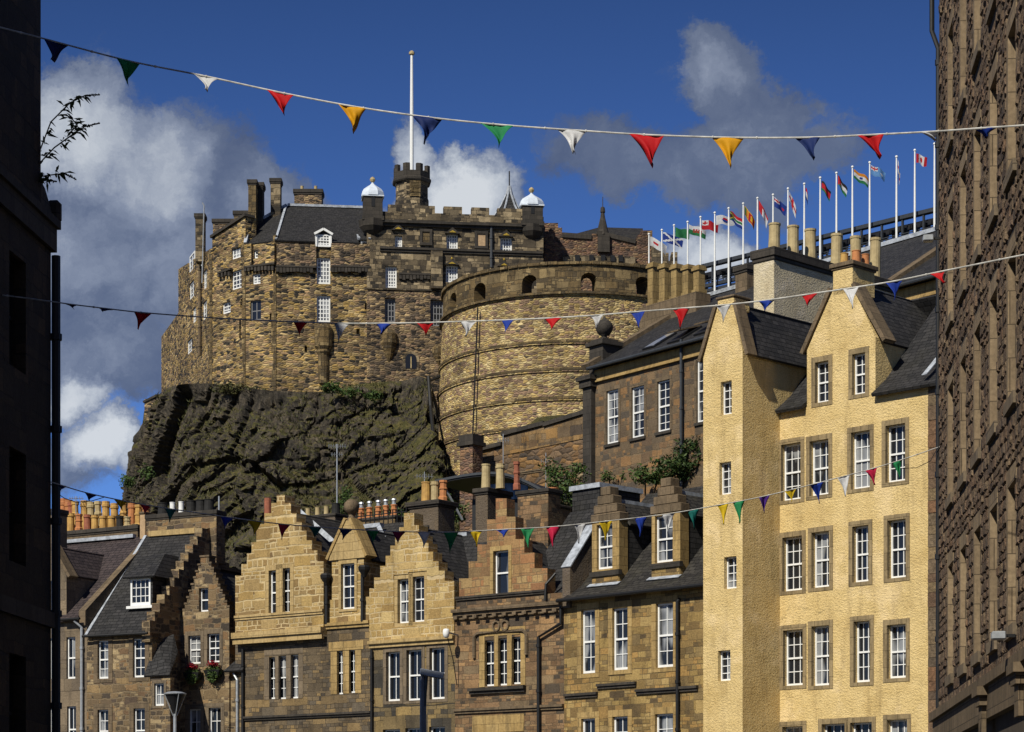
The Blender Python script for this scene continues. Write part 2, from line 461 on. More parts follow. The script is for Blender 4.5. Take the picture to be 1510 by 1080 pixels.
M['pot_black'] = plain('blackened_chimney_clay', (0.022, 0.021, 0.02), 0.8, 0.4)
M['pot_pale'] = plain('pale_chimney_clay', (0.47, 0.37, 0.195), 0.8, 0.5, 0, 3.0, (0.29, 0.22, 0.11))
M['glass'] = glass('window_glass', (0.014, 0.016, 0.020), (0.36, 0.37, 0.38), 0.62)
M['glass_dark'] = glass('dark_window_glass', (0.010, 0.011, 0.014), (0.2, 0.2, 0.2), 0.2)
M['glass_pale'] = glass('blind_window_glass', (0.05, 0.055, 0.07), (0.42, 0.43, 0.45), 0.9)
M['leaf'] = leafy('leaves', [(0.018, 0.040, 0.010), (0.045, 0.085, 0.018), (0.085, 0.125, 0.03), (0.03, 0.06, 0.015)])
M['leaf_dark'] = leafy('dark_leaves', [(0.012, 0.028, 0.008), (0.03, 0.055, 0.013), (0.055, 0.085, 0.02), (0.02, 0.04, 0.01)])
M['grass'] = leafy('rough_grass', [(0.09, 0.075, 0.025), (0.055, 0.065, 0.02), (0.12, 0.10, 0.04), (0.04, 0.05, 0.015)])
M['twig'] = plain('brown_twig', (0.06, 0.042, 0.025), 0.8, 0.4)
M['flower'] = leafy('red_petals', [(0.30, 0.012, 0.02), (0.16, 0.008, 0.03), (0.40, 0.02, 0.02)])


# ------------------------------------------------------------------ geometry helpers
def P(px, py, Y):
    return Vector(((px - CX) / FPX * Y, Y, CH + (HY - py) / FPX * Y))


class Frame:
    """upright local axes: x along a wall to the right, y into the building, z up"""
    def __init__(self, x, y, rz, z=0.0):
        self.o = Vector((x, y, z))
        self.rz = math.radians(rz)
        c, s = math.cos(self.rz), math.sin(self.rz)
        self.ux, self.uy = Vector((c, s)), Vector((-s, c))
        self.M = Matrix.Translation(self.o) @ Matrix.Rotation(self.rz, 4, 'Z')
        self.cuts = []

    def depth(self, px, y=0.0):
        d = Vector(((px - CX) / FPX, 1.0))
        return (y + self.o.xy.dot(self.uy)) / d.dot(self.uy)

    def at(self, px, py, y=0.0):
        """local (x, z) where the sight line of a photo pixel meets the plane at local depth y"""
        t = self.depth(px, y)
        p = Vector(((px - CX) / FPX * t, t))
        return (p - self.o.xy).dot(self.ux), CH + (HY - py) / FPX * t - self.o.z

    def x(self, px, y=0.0):
        return self.at(px, 0, y)[0]

    def z(self, px, py, y=0.0):
        return self.at(px, py, y)[1]

    def y_at(self, px, x):
        """local depth where the sight line of column px meets the plane at local x"""
        d = Vector(((px - CX) / FPX, 1.0))
        t = (x + self.o.xy.dot(self.ux)) / d.dot(self.ux)
        return t * d.dot(self.uy) - self.o.xy.dot(self.uy)

    def world(self, x, y):
        return self.o.xy + self.ux * x + self.uy * y

    def sub(self, x, y, drz):
        p = self.world(x, y)
        return Frame(p.x, p.y, math.degrees(self.rz) + drz, self.o.z)


class MB:
    def __init__(self):
        self.v, self.f, self.uv = [], [], {}

    def add(self, vs, fs):
        b = len(self.v)
        self.v += [Vector(p) for p in vs]
        self.f += [tuple(i + b for i in f) for f in fs]
        return self

    def box(self, x0, x1, y0, y1, z0, z1):
        return self.add([(x0, y0, z0), (x1, y0, z0), (x1, y1, z0), (x0, y1, z0), (x0, y0, z1), (x1, y0, z1), (x1, y1, z1), (x0, y1, z1)],
                        [(0, 3, 2, 1), (4, 5, 6, 7), (0, 1, 5, 4), (1, 2, 6, 5), (2, 3, 7, 6), (3, 0, 4, 7)])

    def prism(self, poly, y0, y1):
        """poly (x, z) anticlockwise seen from the front, extruded from y0 back to y1"""
        n = len(poly)
        a = sum(poly[i][0] * poly[(i + 1) % n][1] - poly[(i + 1) % n][0] * poly[i][1] for i in range(n))
        if a < 0:
            poly = poly[::-1]
        vs = [(x, y0, z) for x, z in poly] + [(x, y1, z) for x, z in poly]
        fs = [tuple(range(n)), tuple(range(2 * n - 1, n - 1, -1))]
        fs += [(i, i + n, (i + 1) % n + n, (i + 1) % n) for i in range(n)]
        return self.add(vs, fs)

    def plan(self, poly, z0, z1):
        """poly (x, y) anticlockwise from above, raised from z0 to z1 (z1 may be a list, one per corner)"""
        n = len(poly)
        a = sum(poly[i][0] * poly[(i + 1) % n][1] - poly[(i + 1) % n][0] * poly[i][1] for i in range(n))
        zt = list(z1) if isinstance(z1, (list, tuple)) else [z1] * n
        if a < 0:
            poly, zt = poly[::-1], zt[::-1]
        vs = [(x, y, z0) for x, y in poly] + [(x, y, z) for (x, y), z in zip(poly, zt)]
        fs = [tuple(range(n - 1, -1, -1)), tuple(range(n, 2 * n))]
        fs += [(i, (i + 1) % n, (i + 1) % n + n, i + n) for i in range(n)]
        return self.add(vs, fs)

    def slab(self, pts, th):
        """flat polygon given anticlockwise from outside, thickened inwards"""
        pts = [Vector(p) for p in pts]
        n = Vector((0, 0, 0))
        for i in range(len(pts)):
            n += pts[i].cross(pts[(i + 1) % len(pts)])
        n.normalize()
        k = len(pts)
        return self.add(pts + [p - n * th for p in pts], [tuple(range(k)), tuple(range(2 * k - 1, k - 1, -1))] + [(i, i + k, (i + 1) % k + k, (i + 1) % k) for i in range(k)])

    def bar(self, a, b, w, h=None):
        """square bar between two points"""
        a, b = Vector(a), Vector(b)
        d = (b - a).normalized()
        s = d.cross(Vector((0, 0, 1)))
        s = Vector((1, 0, 0)) if s.length < 1e-4 else s.normalized()
        u = s.cross(d)
        h = w if h is None else h
        s, u = s * w / 2, u * h / 2
        vs = [a - s - u, a + s - u, a + s + u, a - s + u, b - s - u, b + s - u, b + s + u, b - s + u]
        return self.add(vs, [(0, 1, 2, 3), (7, 6, 5, 4), (0, 4, 5, 1), (1, 5, 6, 2), (2, 6, 7, 3), (3, 7, 4, 0)])

    def tube(self, pts, r, n=6, caps=True):
        pts = [Vector(p) for p in pts]
        rs = r if isinstance(r, (list, tuple)) else [r] * len(pts)
        b = len(self.v)
        ref = None
        for i, p in enumerate(pts):
            d = (pts[min(i + 1, len(pts) - 1)] - pts[max(i - 1, 0)]).normalized()
            if ref is None:
                ref = d.cross(Vector((0, 0, 1)))
                if ref.length < 1e-3:
                    ref = Vector((1, 0, 0))
            s = (ref - d * ref.dot(d)).normalized()
            u = s.cross(d)
            for k in range(n):
                a = 2 * math.pi * k / n
                self.v.append(p + (s * math.cos(a) + u * math.sin(a)) * rs[i])
        for i in range(len(pts) - 1):
            for k in range(n):
                k2 = (k + 1) % n
                self.f.append((b + i * n + k, b + (i + 1) * n + k, b + (i + 1) * n + k2, b + i * n + k2))
        if caps:
            self.f.append(tuple(b + k for k in range(n)))
            self.f.append(tuple(b + (len(pts) - 1) * n + k for k in range(n - 1, -1, -1)))
        return self

    def lathe(self, prof, c=(0, 0, 0), n=12, a0=0.0):
        """prof: (radius, z) from bottom to top"""
        b = len(self.v)
        for r, z in prof:
            for k in range(n):
                a = a0 + 2 * math.pi * k / n
                self.v.append(Vector((c[0] + r * math.cos(a), c[1] + r * math.sin(a), c[2] + z)))
        for i in range(len(prof) - 1):
            for k in range(n):
                k2 = (k + 1) % n
                self.f.append((b + i * n + k, b + i * n + k2, b + (i + 1) * n + k2, b + (i + 1) * n + k))
        self.f.append(tuple(b + k for k in range(n - 1, -1, -1)))
        self.f.append(tuple(b + (len(prof) - 1) * n + k for k in range(n)))
        return self

    def mesh_in(self, me):
        return self.add([v.co for v in me.vertices], [tuple(p.vertices) for p in me.polygons])

    def xf(self, mat):
        self.v = [mat @ p for p in self.v]
        return self

    def mesh(self, name):
        me = bpy.data.meshes.new(name)
        me.from_pydata(self.v, [], self.f)
        me.update()
        return me

    def build(self, name, mat, parent=None, rel=None, smooth=False, uv='box', bevel=0.0, radius=None):
        me = self.mesh(name)
        if uv == 'box':
            uvbox(me)
        elif uv == 'cyl':
            uvcyl(me, radius)
        mats = mat if isinstance(mat, (list, tuple)) else [mat]
        for mm in mats:
            me.materials.append(mm)
        if smooth:
            me.polygons.foreach_set('use_smooth', [True] * len(me.polygons))
        o = bpy.data.objects.new(name, me)
        COL.objects.link(o)
        if parent is not None:
            o.parent = parent
        if rel is not None:
            o.matrix_local = rel
        if bevel:
            bm = o.modifiers.new('bevel', 'BEVEL')
            bm.width = bevel
            bm.segments = 1
            bm.limit_method = 'ANGLE'
        return o


def uvbox(me):
    uvl = me.uv_layers.new(name='UVMap')
    Z = Vector((0, 0, 1))
    for p in me.polygons:
        n = p.normal
        if abs(n.z) > 0.95:
            for li in p.loop_indices:
                c = me.vertices[me.loops[li].vertex_index].co
                uvl.data[li].uv = (c.x, c.y)
        else:
            t = Z.cross(n).normalized()
            s = n.cross(t)
            for li in p.loop_indices:
                c = me.vertices[me.loops[li].vertex_index].co
                uvl.data[li].uv = (c.dot(t), c.dot(s))


def uvcyl(me, radius):
    uvl = me.uv_layers.new(name='UVMap')
    for p in me.polygons:
        us = []
        for li in p.loop_indices:
            c = me.vertices[me.loops[li].vertex_index].co
            us.append(math.atan2(c.x, -c.y))
        m = max(us)
        for li, a in zip(p.loop_indices, us):
            if m - a > math.pi:
                a += 2 * math.pi
            c = me.vertices[me.loops[li].vertex_index].co
            uvl.data[li].uv = (a * radius, c.z if abs(p.normal.z) < 0.9 else math.hypot(c.x, c.y))


def cut(mb, cutters):
    """subtract a list of MB cutters from the solid in mb, return a new MB"""
    if not cutters:
        return mb
    a = bpy.data.objects.new('tmp_solid', mb.mesh('tmp_solid'))
    cm = MB()
    for c in cutters:
        cm.add(c.v, c.f)
    b = bpy.data.objects.new('tmp_cutter', cm.mesh('tmp_cutter'))
    COL.objects.link(a)
    COL.objects.link(b)
    md = a.modifiers.new('cut', 'BOOLEAN')
    md.operation = 'DIFFERENCE'
    md.object = b
    md.solver = 'EXACT'
    dg = bpy.context.evaluated_depsgraph_get()
    me = bpy.data.meshes.new_from_object(a.evaluated_get(dg))
    out = MB().mesh_in(me)
    for o in (a, b):
        d = o.data
        bpy.data.objects.remove(o)
        bpy.data.meshes.remove(d)
    bpy.data.meshes.remove(me)
    return out


def tag(o, label=None, cat=None, group=None, kind=None):
    if label:
        o['label'] = label
    if cat:
        o['category'] = cat
    if group:
        o['group'] = group
    if kind:
        o['kind'] = kind
    return o


def thing(name, fr, label, cat, group=None):
    o = bpy.data.objects.new(name, None)
    COL.objects.link(o)
    o.empty_display_size = 0.5
    o.matrix_world = fr.M
    o['frame'] = 0
    del o['frame']
    FR[o.name] = fr
    return tag(o, label, cat, group)


FR = {}


def rel(root, fr):
    r = FR[root.name]
    return None if r is fr else r.M.inverted() @ fr.M


# ------------------------------------------------------------------ windows
def window(root, fr, px0, py0, px1, py1, nx=2, ny=4, kind='sash', recess=0.16, y=0.0, mat='glass', margin=None, sill=None, frame_mat='white', arch=False, fw=0.055, mw=0.03, cutit=True):
    """a window whose opening fills the given photo rectangle on the wall plane at local depth y.
    margin = (width, material) dressed stone round the opening; sill = material"""
    yb = y + recess
    x0, x1 = fr.x(px0, yb), fr.x(px1, y)
    cx = (px0 + px1) / 2
    z1, z0 = fr.z(cx, py0, yb), fr.z(cx, py1, y)
    R = rel(root, fr)
    mb = MB()
    # panes, each a hair out of true
    ix0, ix1, iz0, iz1 = x0 + fw * .5, x1 - fw * .5, z0 + fw * .5, z1 - fw * .5
    for i in range(nx):
        for j in range(ny):
            a0, a1 = ix0 + (ix1 - ix0) * i / nx, ix0 + (ix1 - ix0) * (i + 1) / nx
            b0, b1 = iz0 + (iz1 - iz0) * j / ny, iz0 + (iz1 - iz0) * (j + 1) / ny
            q = [random.uniform(0.0, 0.006) for _ in range(4)]
            mb.add([(a0, yb + 0.03 + q[0], b0), (a1, yb + 0.03 + q[1], b0), (a1, yb + 0.03 + q[2], b1), (a0, yb + 0.03 + q[3], b1)], [(0, 1, 2, 3)])
    wo = mb.build('window', M[mat], root, R)
    fb = MB()
    fb.box(x0, x0 + fw, yb - .03, yb + .05, z0, z1).box(x1 - fw, x1, yb - .03, yb + .05, z0, z1)
    fb.box(x0 + fw, x1 - fw, yb - .03, yb + .05, z0, z0 + fw * 1.5).box(x0 + fw, x1 - fw, yb - .03, yb + .05, z1 - fw, z1)
    zm = (z0 + z1) / 2
    if kind == 'sash':
        fb.box(x0 + fw, x1 - fw, yb - .035, yb + .045, zm - fw * .55, zm + fw * .55)
    for i in range(1, nx):
        xx = ix0 + (ix1 - ix0) * i / nx
        fb.box(xx - mw / 2, xx + mw / 2, yb, yb + .045, z0 + fw, z1 - fw)
    for j in range(1, ny):
        if kind == 'sash' and j * 2 == ny:
            continue
        zz = iz0 + (iz1 - iz0) * j / ny
        fb.box(x0 + fw, x1 - fw, yb + .003, yb + .042, zz - mw / 2, zz + mw / 2)
    fb.build('frame', M[frame_mat], wo)
    if margin:
        mwid, mm = margin
        sb = MB()
        p = y - 0.022
        sb.box(x0 - mwid, x0, p, y + 0.12, z0, z1).box(x1, x1 + mwid, p, y + 0.12, z0, z1)
        sb.box(x0 - mwid, x1 + mwid, p, y + 0.12, z1, z1 + mwid * 1.15)
        if not sill:
            sb.box(x0 - mwid, x1 + mwid, p, y + 0.12, z0 - mwid * 0.8, z0)
        sb.build('surround', M[mm], wo)
    if sill:
        MB().box(x0 - 0.12, x1 + 0.12, y - 0.09, yb - 0.03, z0 - 0.14, z0).build('sill', M[sill], wo)
    if cutit:
        e = 0.0 if not margin else margin[0]
        cb = MB().box(x0, x1, y - 0.5, yb + 0.08, z0, z1)
        fr.cuts.append((cb, fr))
        if margin:     # seat for the margin stones
            fr.cuts.append((MB().box(x0 - e, x1 + e, y - 0.4, y + 0.121, z0 if sill else z0 - e * .8, z1 + e * 1.15), fr))
    return wo


def cutters(root_fr, frames):
    out = []
    for f in frames:
        for cb, cf in f.cuts:
            m = MB().add(cb.v, cb.f)
            if cf is not root_fr:
                m.xf(root_fr.M.inverted() @ cf.M)
            out.append(m)
    return out


def wall(root, name, mat, solid, frames, extra=None, uv='box'):
    rf = FR[root.name]
    mb = cut_each(solid, cutters(rf, frames))
    if extra:
        mb.add(extra.v, extra.f)
    return mb.build(name, mat, root, uv=uv)


def cut_each(solid, cs):
    # overlapping cutters (opening + margin seat) go in separate passes
    if not cs:
        return solid
    small = [c for c in cs]
    groups = []
    for c in small:
        bb = bbox(c)
        for g in groups:
            if all(not overlap(bb, b2) for b2, _ in g):
                g.append((bb, c))
                break
        else:
            groups.append([(bb, c)])
    for g in groups:
        solid = cut(solid, [c for _, c in g])
    return solid


def bbox(m):
    return [(min(v[i] for v in m.v), max(v[i] for v in m.v)) for i in range(3)]


def overlap(a, b):
    return all(a[i][0] < b[i][1] + 1e-4 and b[i][0] < a[i][1] + 1e-4 for i in range(3))


# ------------------------------------------------------------------ building pieces
def steps(x0, z0, xc, zc, x1, z1, n, topw, base, lift=0.25):
    """outline of a crow-stepped gable: from left foot up to the apex block and down to the right foot, closed at height base"""
    pts = [(x0, base)]
    for i in range(n):
        xa = x0 + (xc - topw / 2 - x0) * i / n
        xb = x0 + (xc - topw / 2 - x0) * (i + 1) / n
        z = z0 + (zc - z0) * i / n + lift
        pts += [(xa, z), (xb, z)]
    pts += [(xc - topw / 2, zc + lift * 1.6), (xc + topw / 2, zc + lift * 1.6)]
    for i in range(n - 1, -1, -1):
        xa = x1 + (xc + topw / 2 - x1) * i / n
        xb = x1 + (xc + topw / 2 - x1) * (i + 1) / n
        z = z1 + (zc - z1) * i / n + lift
        pts += [(xb, z), (xa, z)]
    pts.append((x1, base))
    out = [pts[0]]
    for p in pts[1:]:
        if abs(p[0] - out[-1][0]) + abs(p[1] - out[-1][1]) > 1e-4:
            out.append(p)
    return out


def step_caps(mb, outline, y0, y1, over=0.04, h=0.10):
    """worn cap stones on the flat treads of a stepped gable"""
    for (xa, za), (xb, zb) in zip(outline, outline[1:]):
        if abs(za - zb) < 1e-5 and abs(xb - xa) > 0.05:
            j = random.uniform(-0.015, 0.015)
            mb.box(min(xa, xb) - over, max(xa, xb) + over, y0 - over + j, y1 + over, za + 0.002, za + h + j)


def pot_mb(h, r, style=0):
    m = MB()
    if style == 0:     # roll-rimmed cylinder
        m.lathe([(r, 0), (r * .96, h * .1), (r * .88, h * .78), (r * .9, h * .80), (r * 1.06, h * .82), (r * 1.06, h * .90), (r * .94, h * .92), (r * .98, h), (r * .70, h), (r * .66, h * .9)], n=12)
    elif style == 1:   # plain tall pot
        m.lathe([(r * 1.02, 0), (r * .93, h * .5), (r * .93, h * .93), (r * 1.02, h * .94), (r * 1.02, h), (r * .72, h), (r * .7, h * .9)], n=14)
    elif style == 2:   # octagonal base, belted
        m.lathe([(r * 1.05, 0), (r * 1.05, h * .18), (r * .8, h * .24), (r * .78, h * .55), (r * .95, h * .57), (r * .95, h * .63), (r * .78, h * .66), (r * .76, h * .88), (r * .94, h * .9), (r * .94, h), (r * .6, h), (r * .58, h * .9)], n=8)
    return m


def chimney(root, fr, x0, x1, y0, y1, z0, z1, mat, cap=None, pots=(), capo=0.09, caph=0.22, name='chimney', ped=True):
    """stack in local coordinates with a cap; pots = (x, y, height, radius, material, style)"""
    R = rel(root, fr)
    st = MB().box(x0, x1, y0, y1, z0, z1).build(name, M[mat], root, R, bevel=0.02)
    if cap:
        c = MB().box(x0 - capo, x1 + capo, y0 - capo, y1 + capo, z1, z1 + caph)
        c.box(x0 - capo * .45, x1 + capo * .45, y0 - capo * .45, y1 + capo * .45, z1 - caph * .45, z1)
        c.build('cap', M[cap], st, bevel=0.02)
        z1 += caph
    cache = {}
    for (x, y, h, r, mm, sty) in pots:
        o = pot_mb(h, r, sty).build('pot', M[mm], st, smooth=False)
        o.location = (x, y, z1)
        o.rotation_euler = (random.uniform(-.02, .02), random.uniform(-.02, .02), random.uniform(0, 6))
    return st


def pipe(root, fr, pts, r=0.055, mat='black', name='drainpipe'):
    mb = MB().tube(pts, r, 8)
    # collars and brackets down the straight runs
    for a, b in zip(pts, pts[1:]):
        a, b = Vector(a), Vector(b)
        L = (b - a).length
        d = (b - a).normalized()
        if abs(d.z) > 0.8:
            k = 0.9
            while k < L:
                c = a + d * k
                mb.tube([c - d * .06, c + d * .06], r * 1.35, 8)
                k += 1.8
    return mb.build(name, M[mat], root, rel(root, fr))


def leaf_cloud(n, blobs, size, seed=1, flat=0.0):
    """many small leaf faces spread through a set of ellipsoids (centre, radii)"""
    rnd = random.Random(seed)
    mb = MB()
    tot = sum(b[1][0] * b[1][1] * b[1][2] for b in blobs) or 1
    for c, r in blobs:
        k = max(6, int(n * r[0] * r[1] * r[2] / tot))
        for _ in range(k):
            while True:
                d = Vector((rnd.uniform(-1, 1), rnd.uniform(-1, 1), rnd.uniform(-1, 1)))
                if d.length <= 1:
                    break
            d = d * (0.55 + 0.45 * d.length) if d.length > 0 else d
            p = Vector(c) + Vector((d.x * r[0], d.y * r[1], d.z * r[2]))
            p += Vector((noise.noise(p * 1.7), noise.noise(p * 1.7 + Vector((9, 0, 0))), noise.noise(p * 1.7 + Vector((0, 9, 0))))) * min(r) * 0.6
            a = Vector((rnd.gauss(0, 1), rnd.gauss(0, 1), rnd.gauss(0, .7))).normalized()
            b = a.cross(Vector((rnd.gauss(0, 1), rnd.gauss(0, 1), rnd.gauss(0, 1)))).normalized()
            s = size * rnd.uniform(.6, 1.4)
            mb.add([p - a * s, p - b * s * .42 + a * s * .1, p + a * s, p + b * s * .42 + a * s * .1], [(0, 1, 2, 3)])
    return mb
# ================================================================== houses along the street
def facing(px, Y, rz):
    return Frame((px - CX) / FPX * Y, Y, rz)


def meet(fr, px, rz):
    """frame at the point where the line of fr's front wall crosses photo column px, turned to rz"""
    p = fr.world(fr.x(px), 0)
    return Frame(p.x, p.y, rz)


FY = facing(1150, 85.0, -45.4)
FS = -FY.y_at(1095, 0.0)                       # how far the stair tower stands forward
FF = facing(1040, 86.0, -45.4)
FE = meet(FF, 832, -37)
FD = meet(FE, 671, -36)
FC = meet(FD, 546, -35)
FB2 = meet(FC, 345, -27)
_p = FB2.world(FB2.x(266), 0)
FG = Frame(_p.x, _p.y, -26)                    # inner corner between gable house and slate-roofed house
_yB = FG.y_at(224, 0.0)
_p = FG.world(0.0, _yB)
FB = Frame(_p.x, _p.y, -26)                    # origin at the right corner of the slate-roofed house's front
FA = meet(FB, 128, -30)


def front_roof(root, fr, x0, x1, ye, ze, yr, zr, mat, th=0.12, name='roof', kick=None):
    mb = MB()
    if kick:
        yk, zk = kick
        mb.slab([(x0, ye, ze), (x1, ye, ze), (x1, yk, zk), (x0, yk, zk)], th)
        mb.slab([(x0, yk, zk), (x1, yk, zk), (x1, yr, zr), (x0, yr, zr)], th)
    else:
        mb.slab([(x0, ye, ze), (x1, ye, ze), (x1, yr, zr), (x0, yr, zr)], th)
    return mb.build(name, M[mat], root, rel(root, fr))


def depth_roof(root, fr, x0, z0, xc, zc, x1, z1, y0, y1, mat, th=0.1, name='roof'):
    mb = MB()
    mb.slab([(x0, y1, z0), (x0, y0, z0), (xc, y0, zc), (xc, y1, zc)], th)
    mb.slab([(x1, y0, z1), (x1, y1, z1), (xc, y1, zc), (xc, y0, zc)], th)
    return mb.build(name, M[mat], root, rel(root, fr))


def string(root, fr, px0, px1, pyc, h=0.16, proud=0.12, mat='brown_stone', name='string_course', y=0.0, steps2=True):
    """moulded horizontal course, its middle at photo row pyc at column (px0+px1)/2"""
    x0, x1 = fr.x(px0, y), fr.x(px1, y)
    z = fr.z((px0 + px1) / 2, pyc, y)
    mb = MB().box(x0, x1, y - proud, y + 0.05, z, z + h / 2)
    mb.box(x0 + .01, x1 - .01, y - proud * .55, y + 0.05, z - h / 2, z - .002)
    return mb.build(name, M[mat], root, rel(root, fr))


# ------------------------------------------------------------------ yellow roughcast tenement
T = thing('tenement', FY, 'tall yellow roughcast tenement with stair tower, wallhead gable and long chimney stack', 'building')
WIN_Y = [
    (1158, 656, 1181, 737), (1200, 651, 1222, 730), (1261, 638, 1283, 720), (1312, 628, 1335, 710),
    (1160, 793, 1183, 871), (1203, 786, 1223, 866), (1263, 777, 1281, 858), (1315, 768, 1336, 852),
    (1161, 930, 1184, 1011), (1203, 924, 1223, 1011), (1265, 917, 1283, 1006), (1314, 922, 1336, 1000),
    (1160, 1072, 1184, 1150), (1218, 1068, 1246, 1150), (1260, 1066, 1286, 1150), (1314, 1062, 1338, 1145)]
for (a, b, c, d) in WIN_Y:
    window(T, FY, a, b, c, d, 3, 4, 'sash', 0.24, margin=(0.165, 'margin'), fw=0.06)
for (a, b, c, d) in [(1207, 535, 1222, 593), (1262, 523, 1276, 581)]:
    window(T, FY, a, b, c, d, 2, 4, 'sash', 0.2, margin=(0.17, 'margin'))
zeY = FY.z(1330, 574)
xgl, xgr = FY.x(1190), FY.x(1291)
zgl, zgr = FY.z(1190, 517), FY.z(1293, 497)
zsk = (zgl + zgr) / 2
xa0, xa1 = FY.x(1228), FY.x(1257)
zap = FY.z(1242, 424)
xq0, xq1 = FY.x(1369), FY.x(1383)
solid = MB().prism([(0, 0), (xq0, 0), (xq0, zeY - .04), (xgr, zeY - .04), (xgr, zsk), (xa1, zap), (xa0, zap), (xgl, zsk), (xgl, zeY - .04), (0, zeY - .04)], 0, 0.7)
ext = MB().box(-.0, xq0, 0.7, 8, 0, zeY - .3)
ext.box(xgr - .5, xgr, 0.7, 1.9, zeY - .2, zsk - .05).box(xgl, xgl + .5, 0.7, 1.9, zeY - .2, zsk - .05)
wall(T, 'wall', M['harl'], solid, [FY], ext)
# rough strip of red and brown corner stones at the right-hand end
qb = MB()
z = 0.0
k = 0
while z < zeY - 0.1:
    h = random.uniform(.3, .55)
    o = 0.03 * random.random()
    qb.box(xq0 + .005 - (0.12 if k % 2 else 0.0) * 0, xq1 + random.uniform(-.05, .05), -.02 - o, .6, z, z + h - .015)
    z += h
    k += 1
M['quoin'] = stones('red_and_brown_corner_stones', [(0.12, 0.085, 0.06), (0.2, 0.11, 0.06), (0.16, 0.12, 0.08), (0.24, 0.17, 0.09), (0.09, 0.07, 0.055)])
qb.build('corner_stone', M['quoin'], T)
MB().box(xq0, xq1, 0.6, 8, 0, zeY - .3).build('end_wall', M['grey_margin'], T)
pipe(T, FY, [(xq1 + .12, -.12, 0), (xq1 + .12, -.12, zeY - .3)], 0.05, 'galv')
# gable skews (sloping copings), chimney and roofs
sk = MB()
def skew(mb, xa, za, xb, zb, y0, y1, over=0.10, th=0.16):
    d = Vector((xb - xa, 0, zb - za)).normalized()
    n = Vector((-d.z, 0, d.x))
    if n.z < 0:
        n = -n
    a, b = Vector((xa, 0, za)) - d * .1, Vector((xb, 0, zb))
    q = [a, b, b + n * th, a + n * th]
    mb.prism([(p.x, p.z) for p in q], y0 - over, y1)
skew(sk, xgl - .08, zsk - .05, xa0, zap, 0, .55)
skew(sk, xgr + .32, zsk - .14, xa1, zap, 0, .55)
sk.build('gable_coping', M['brown_stone'], T)
yst = FY.y_at(1290, xa1)
chimney(T, FY, xa0, xa1, 0.0, max(1.1, min(yst, 1.9)), zap - .25, FY.z(1242, 394), 'harl', 'brown_stone',
        [(xa0 + .25, .35, .42, .15, 'pot_yellow', 1), (xa0 + .6, .6, .5, .17, 'pot_orange', 1), (xa1 - .25, 1.1, .45, .15, 'pot_orange', 1)], .10, .16)
depth_roof(T, FY, xgl - .1, zsk - .1, (xa0 + xa1) / 2, zap + .25, xgr + .1, zsk - .1, .5, 6, 'slate', name='roof')
front_roof(T, FY, -.25, xgl - .02, -.30, zeY - .05, 4.2, zeY + 4.3, 'slate', kick=(.6, zeY + .6))
front_roof(T, FY, xgr + .02, xq1 + .1, -.30, zeY - .05, 4.2, zeY + 4.3, 'slate', kick=(.6, zeY + .6))
MB().slab([(xgl, 4.2, zeY + 4.3), (xgl, 8.2, zeY), (0, 8.2, zeY), (0, 4.2, zeY + 4.3)][::-1], .1).slab([(0, 4.2, zeY + 4.3), (xq1, 4.2, zeY + 4.3), (xq1, 8.2, zeY), (0, 8.2, zeY)], .1).build('rear_roof', M['slate'], T)
fl = MB()
fl.slab([(xq1 - .55, -.2, zeY + .2), (xq1 - .35, -.2, zeY + .2), (xq1 - .30, 1.8, zeY + 1.98), (xq1 - .5, 1.8, zeY + 1.98)], .03)
fl.xf(Matrix.Translation((0, 0, .12))).build('roof_flashing', M['lead'], T)
# stair tower
yt = -FS
xt0 = FY.x(1037, yt)
for (a, b, c, d) in [(1068, 564, 1079, 611), (1066, 683, 1078, 729), (1073, 822, 1086, 868), (1064, 960, 1077, 1004)]:
    window(T, FY, a, b, c, d, 2, 4, 'casement', 0.2, y=yt, fw=0.05)
zt0, zt1 = FY.z(1037, 527, yt), FY.z(1096, 519, yt)
zte = (zt0 + zt1) / 2
xtm0, xtm1 = FY.x(1058, yt), FY.x(1082, yt)
zta = FY.z(1070, 450, yt)
tc_ = FY.cuts
FY.cuts = [c for c in tc_ if min(v.y for v in c[0].v) < yt]
tw = MB().prism([(xt0, 0), (0, 0), (0, zte), (xtm1, zta), (xtm0, zta), (xt0, zte)], yt, yt + .6)
twx = MB().box(xt0, 0, yt + .6, 3.2, 0, zte - .04)
wall(T, 'stair_tower', M['harl'], tw, [FY], twx)
sk = MB()
skew(sk, xt0 - .06, zte - .04, xtm0, zta, yt, yt + .45, .09, .14)
skew(sk, .16, zte - .1, xtm1, zta, yt, yt + .45, .09, .14)
sk.build('gable_coping', M['brown_stone'], T)
chimney(T, FY, xtm0, xtm1, yt, yt + .9, zta - .2, FY.z(1070, 440, yt), 'harl', 'brown_stone', (), .05, .08)
depth_roof(T, FY, xt0 - .1, zte - .08, (xtm0 + xtm1) / 2, zta + .16, .22, zte - .12, yt + .4, 7.2, 'slate')
# long roughcast stack with six tall pots
ys = 2.6
xs1 = FY.x(1141, ys)
xs0 = FY.x(1111, ys)
zs1 = FY.z(1141, 377, ys)
pots = []
for ppx, ppy in [(1141.5, 331), (1169.4, 334.5), (1195.5, 339.5), (1233, 346.5), (1262, 350), (1290, 352.5)]:
    yy_ = FY.y_at(ppx, (xs0 + xs1) / 2)
    pots.append(((xs0 + xs1) / 2, yy_, FY.z(ppx, ppy, yy_) - zs1 - .32, 0.235, 'pot_pale', 1))
chimney(T, FY, xs0, xs1, ys, pots[-1][1] + .7, zte, zs1, 'harl_pale', 'black_stone', pots, .10, .34)

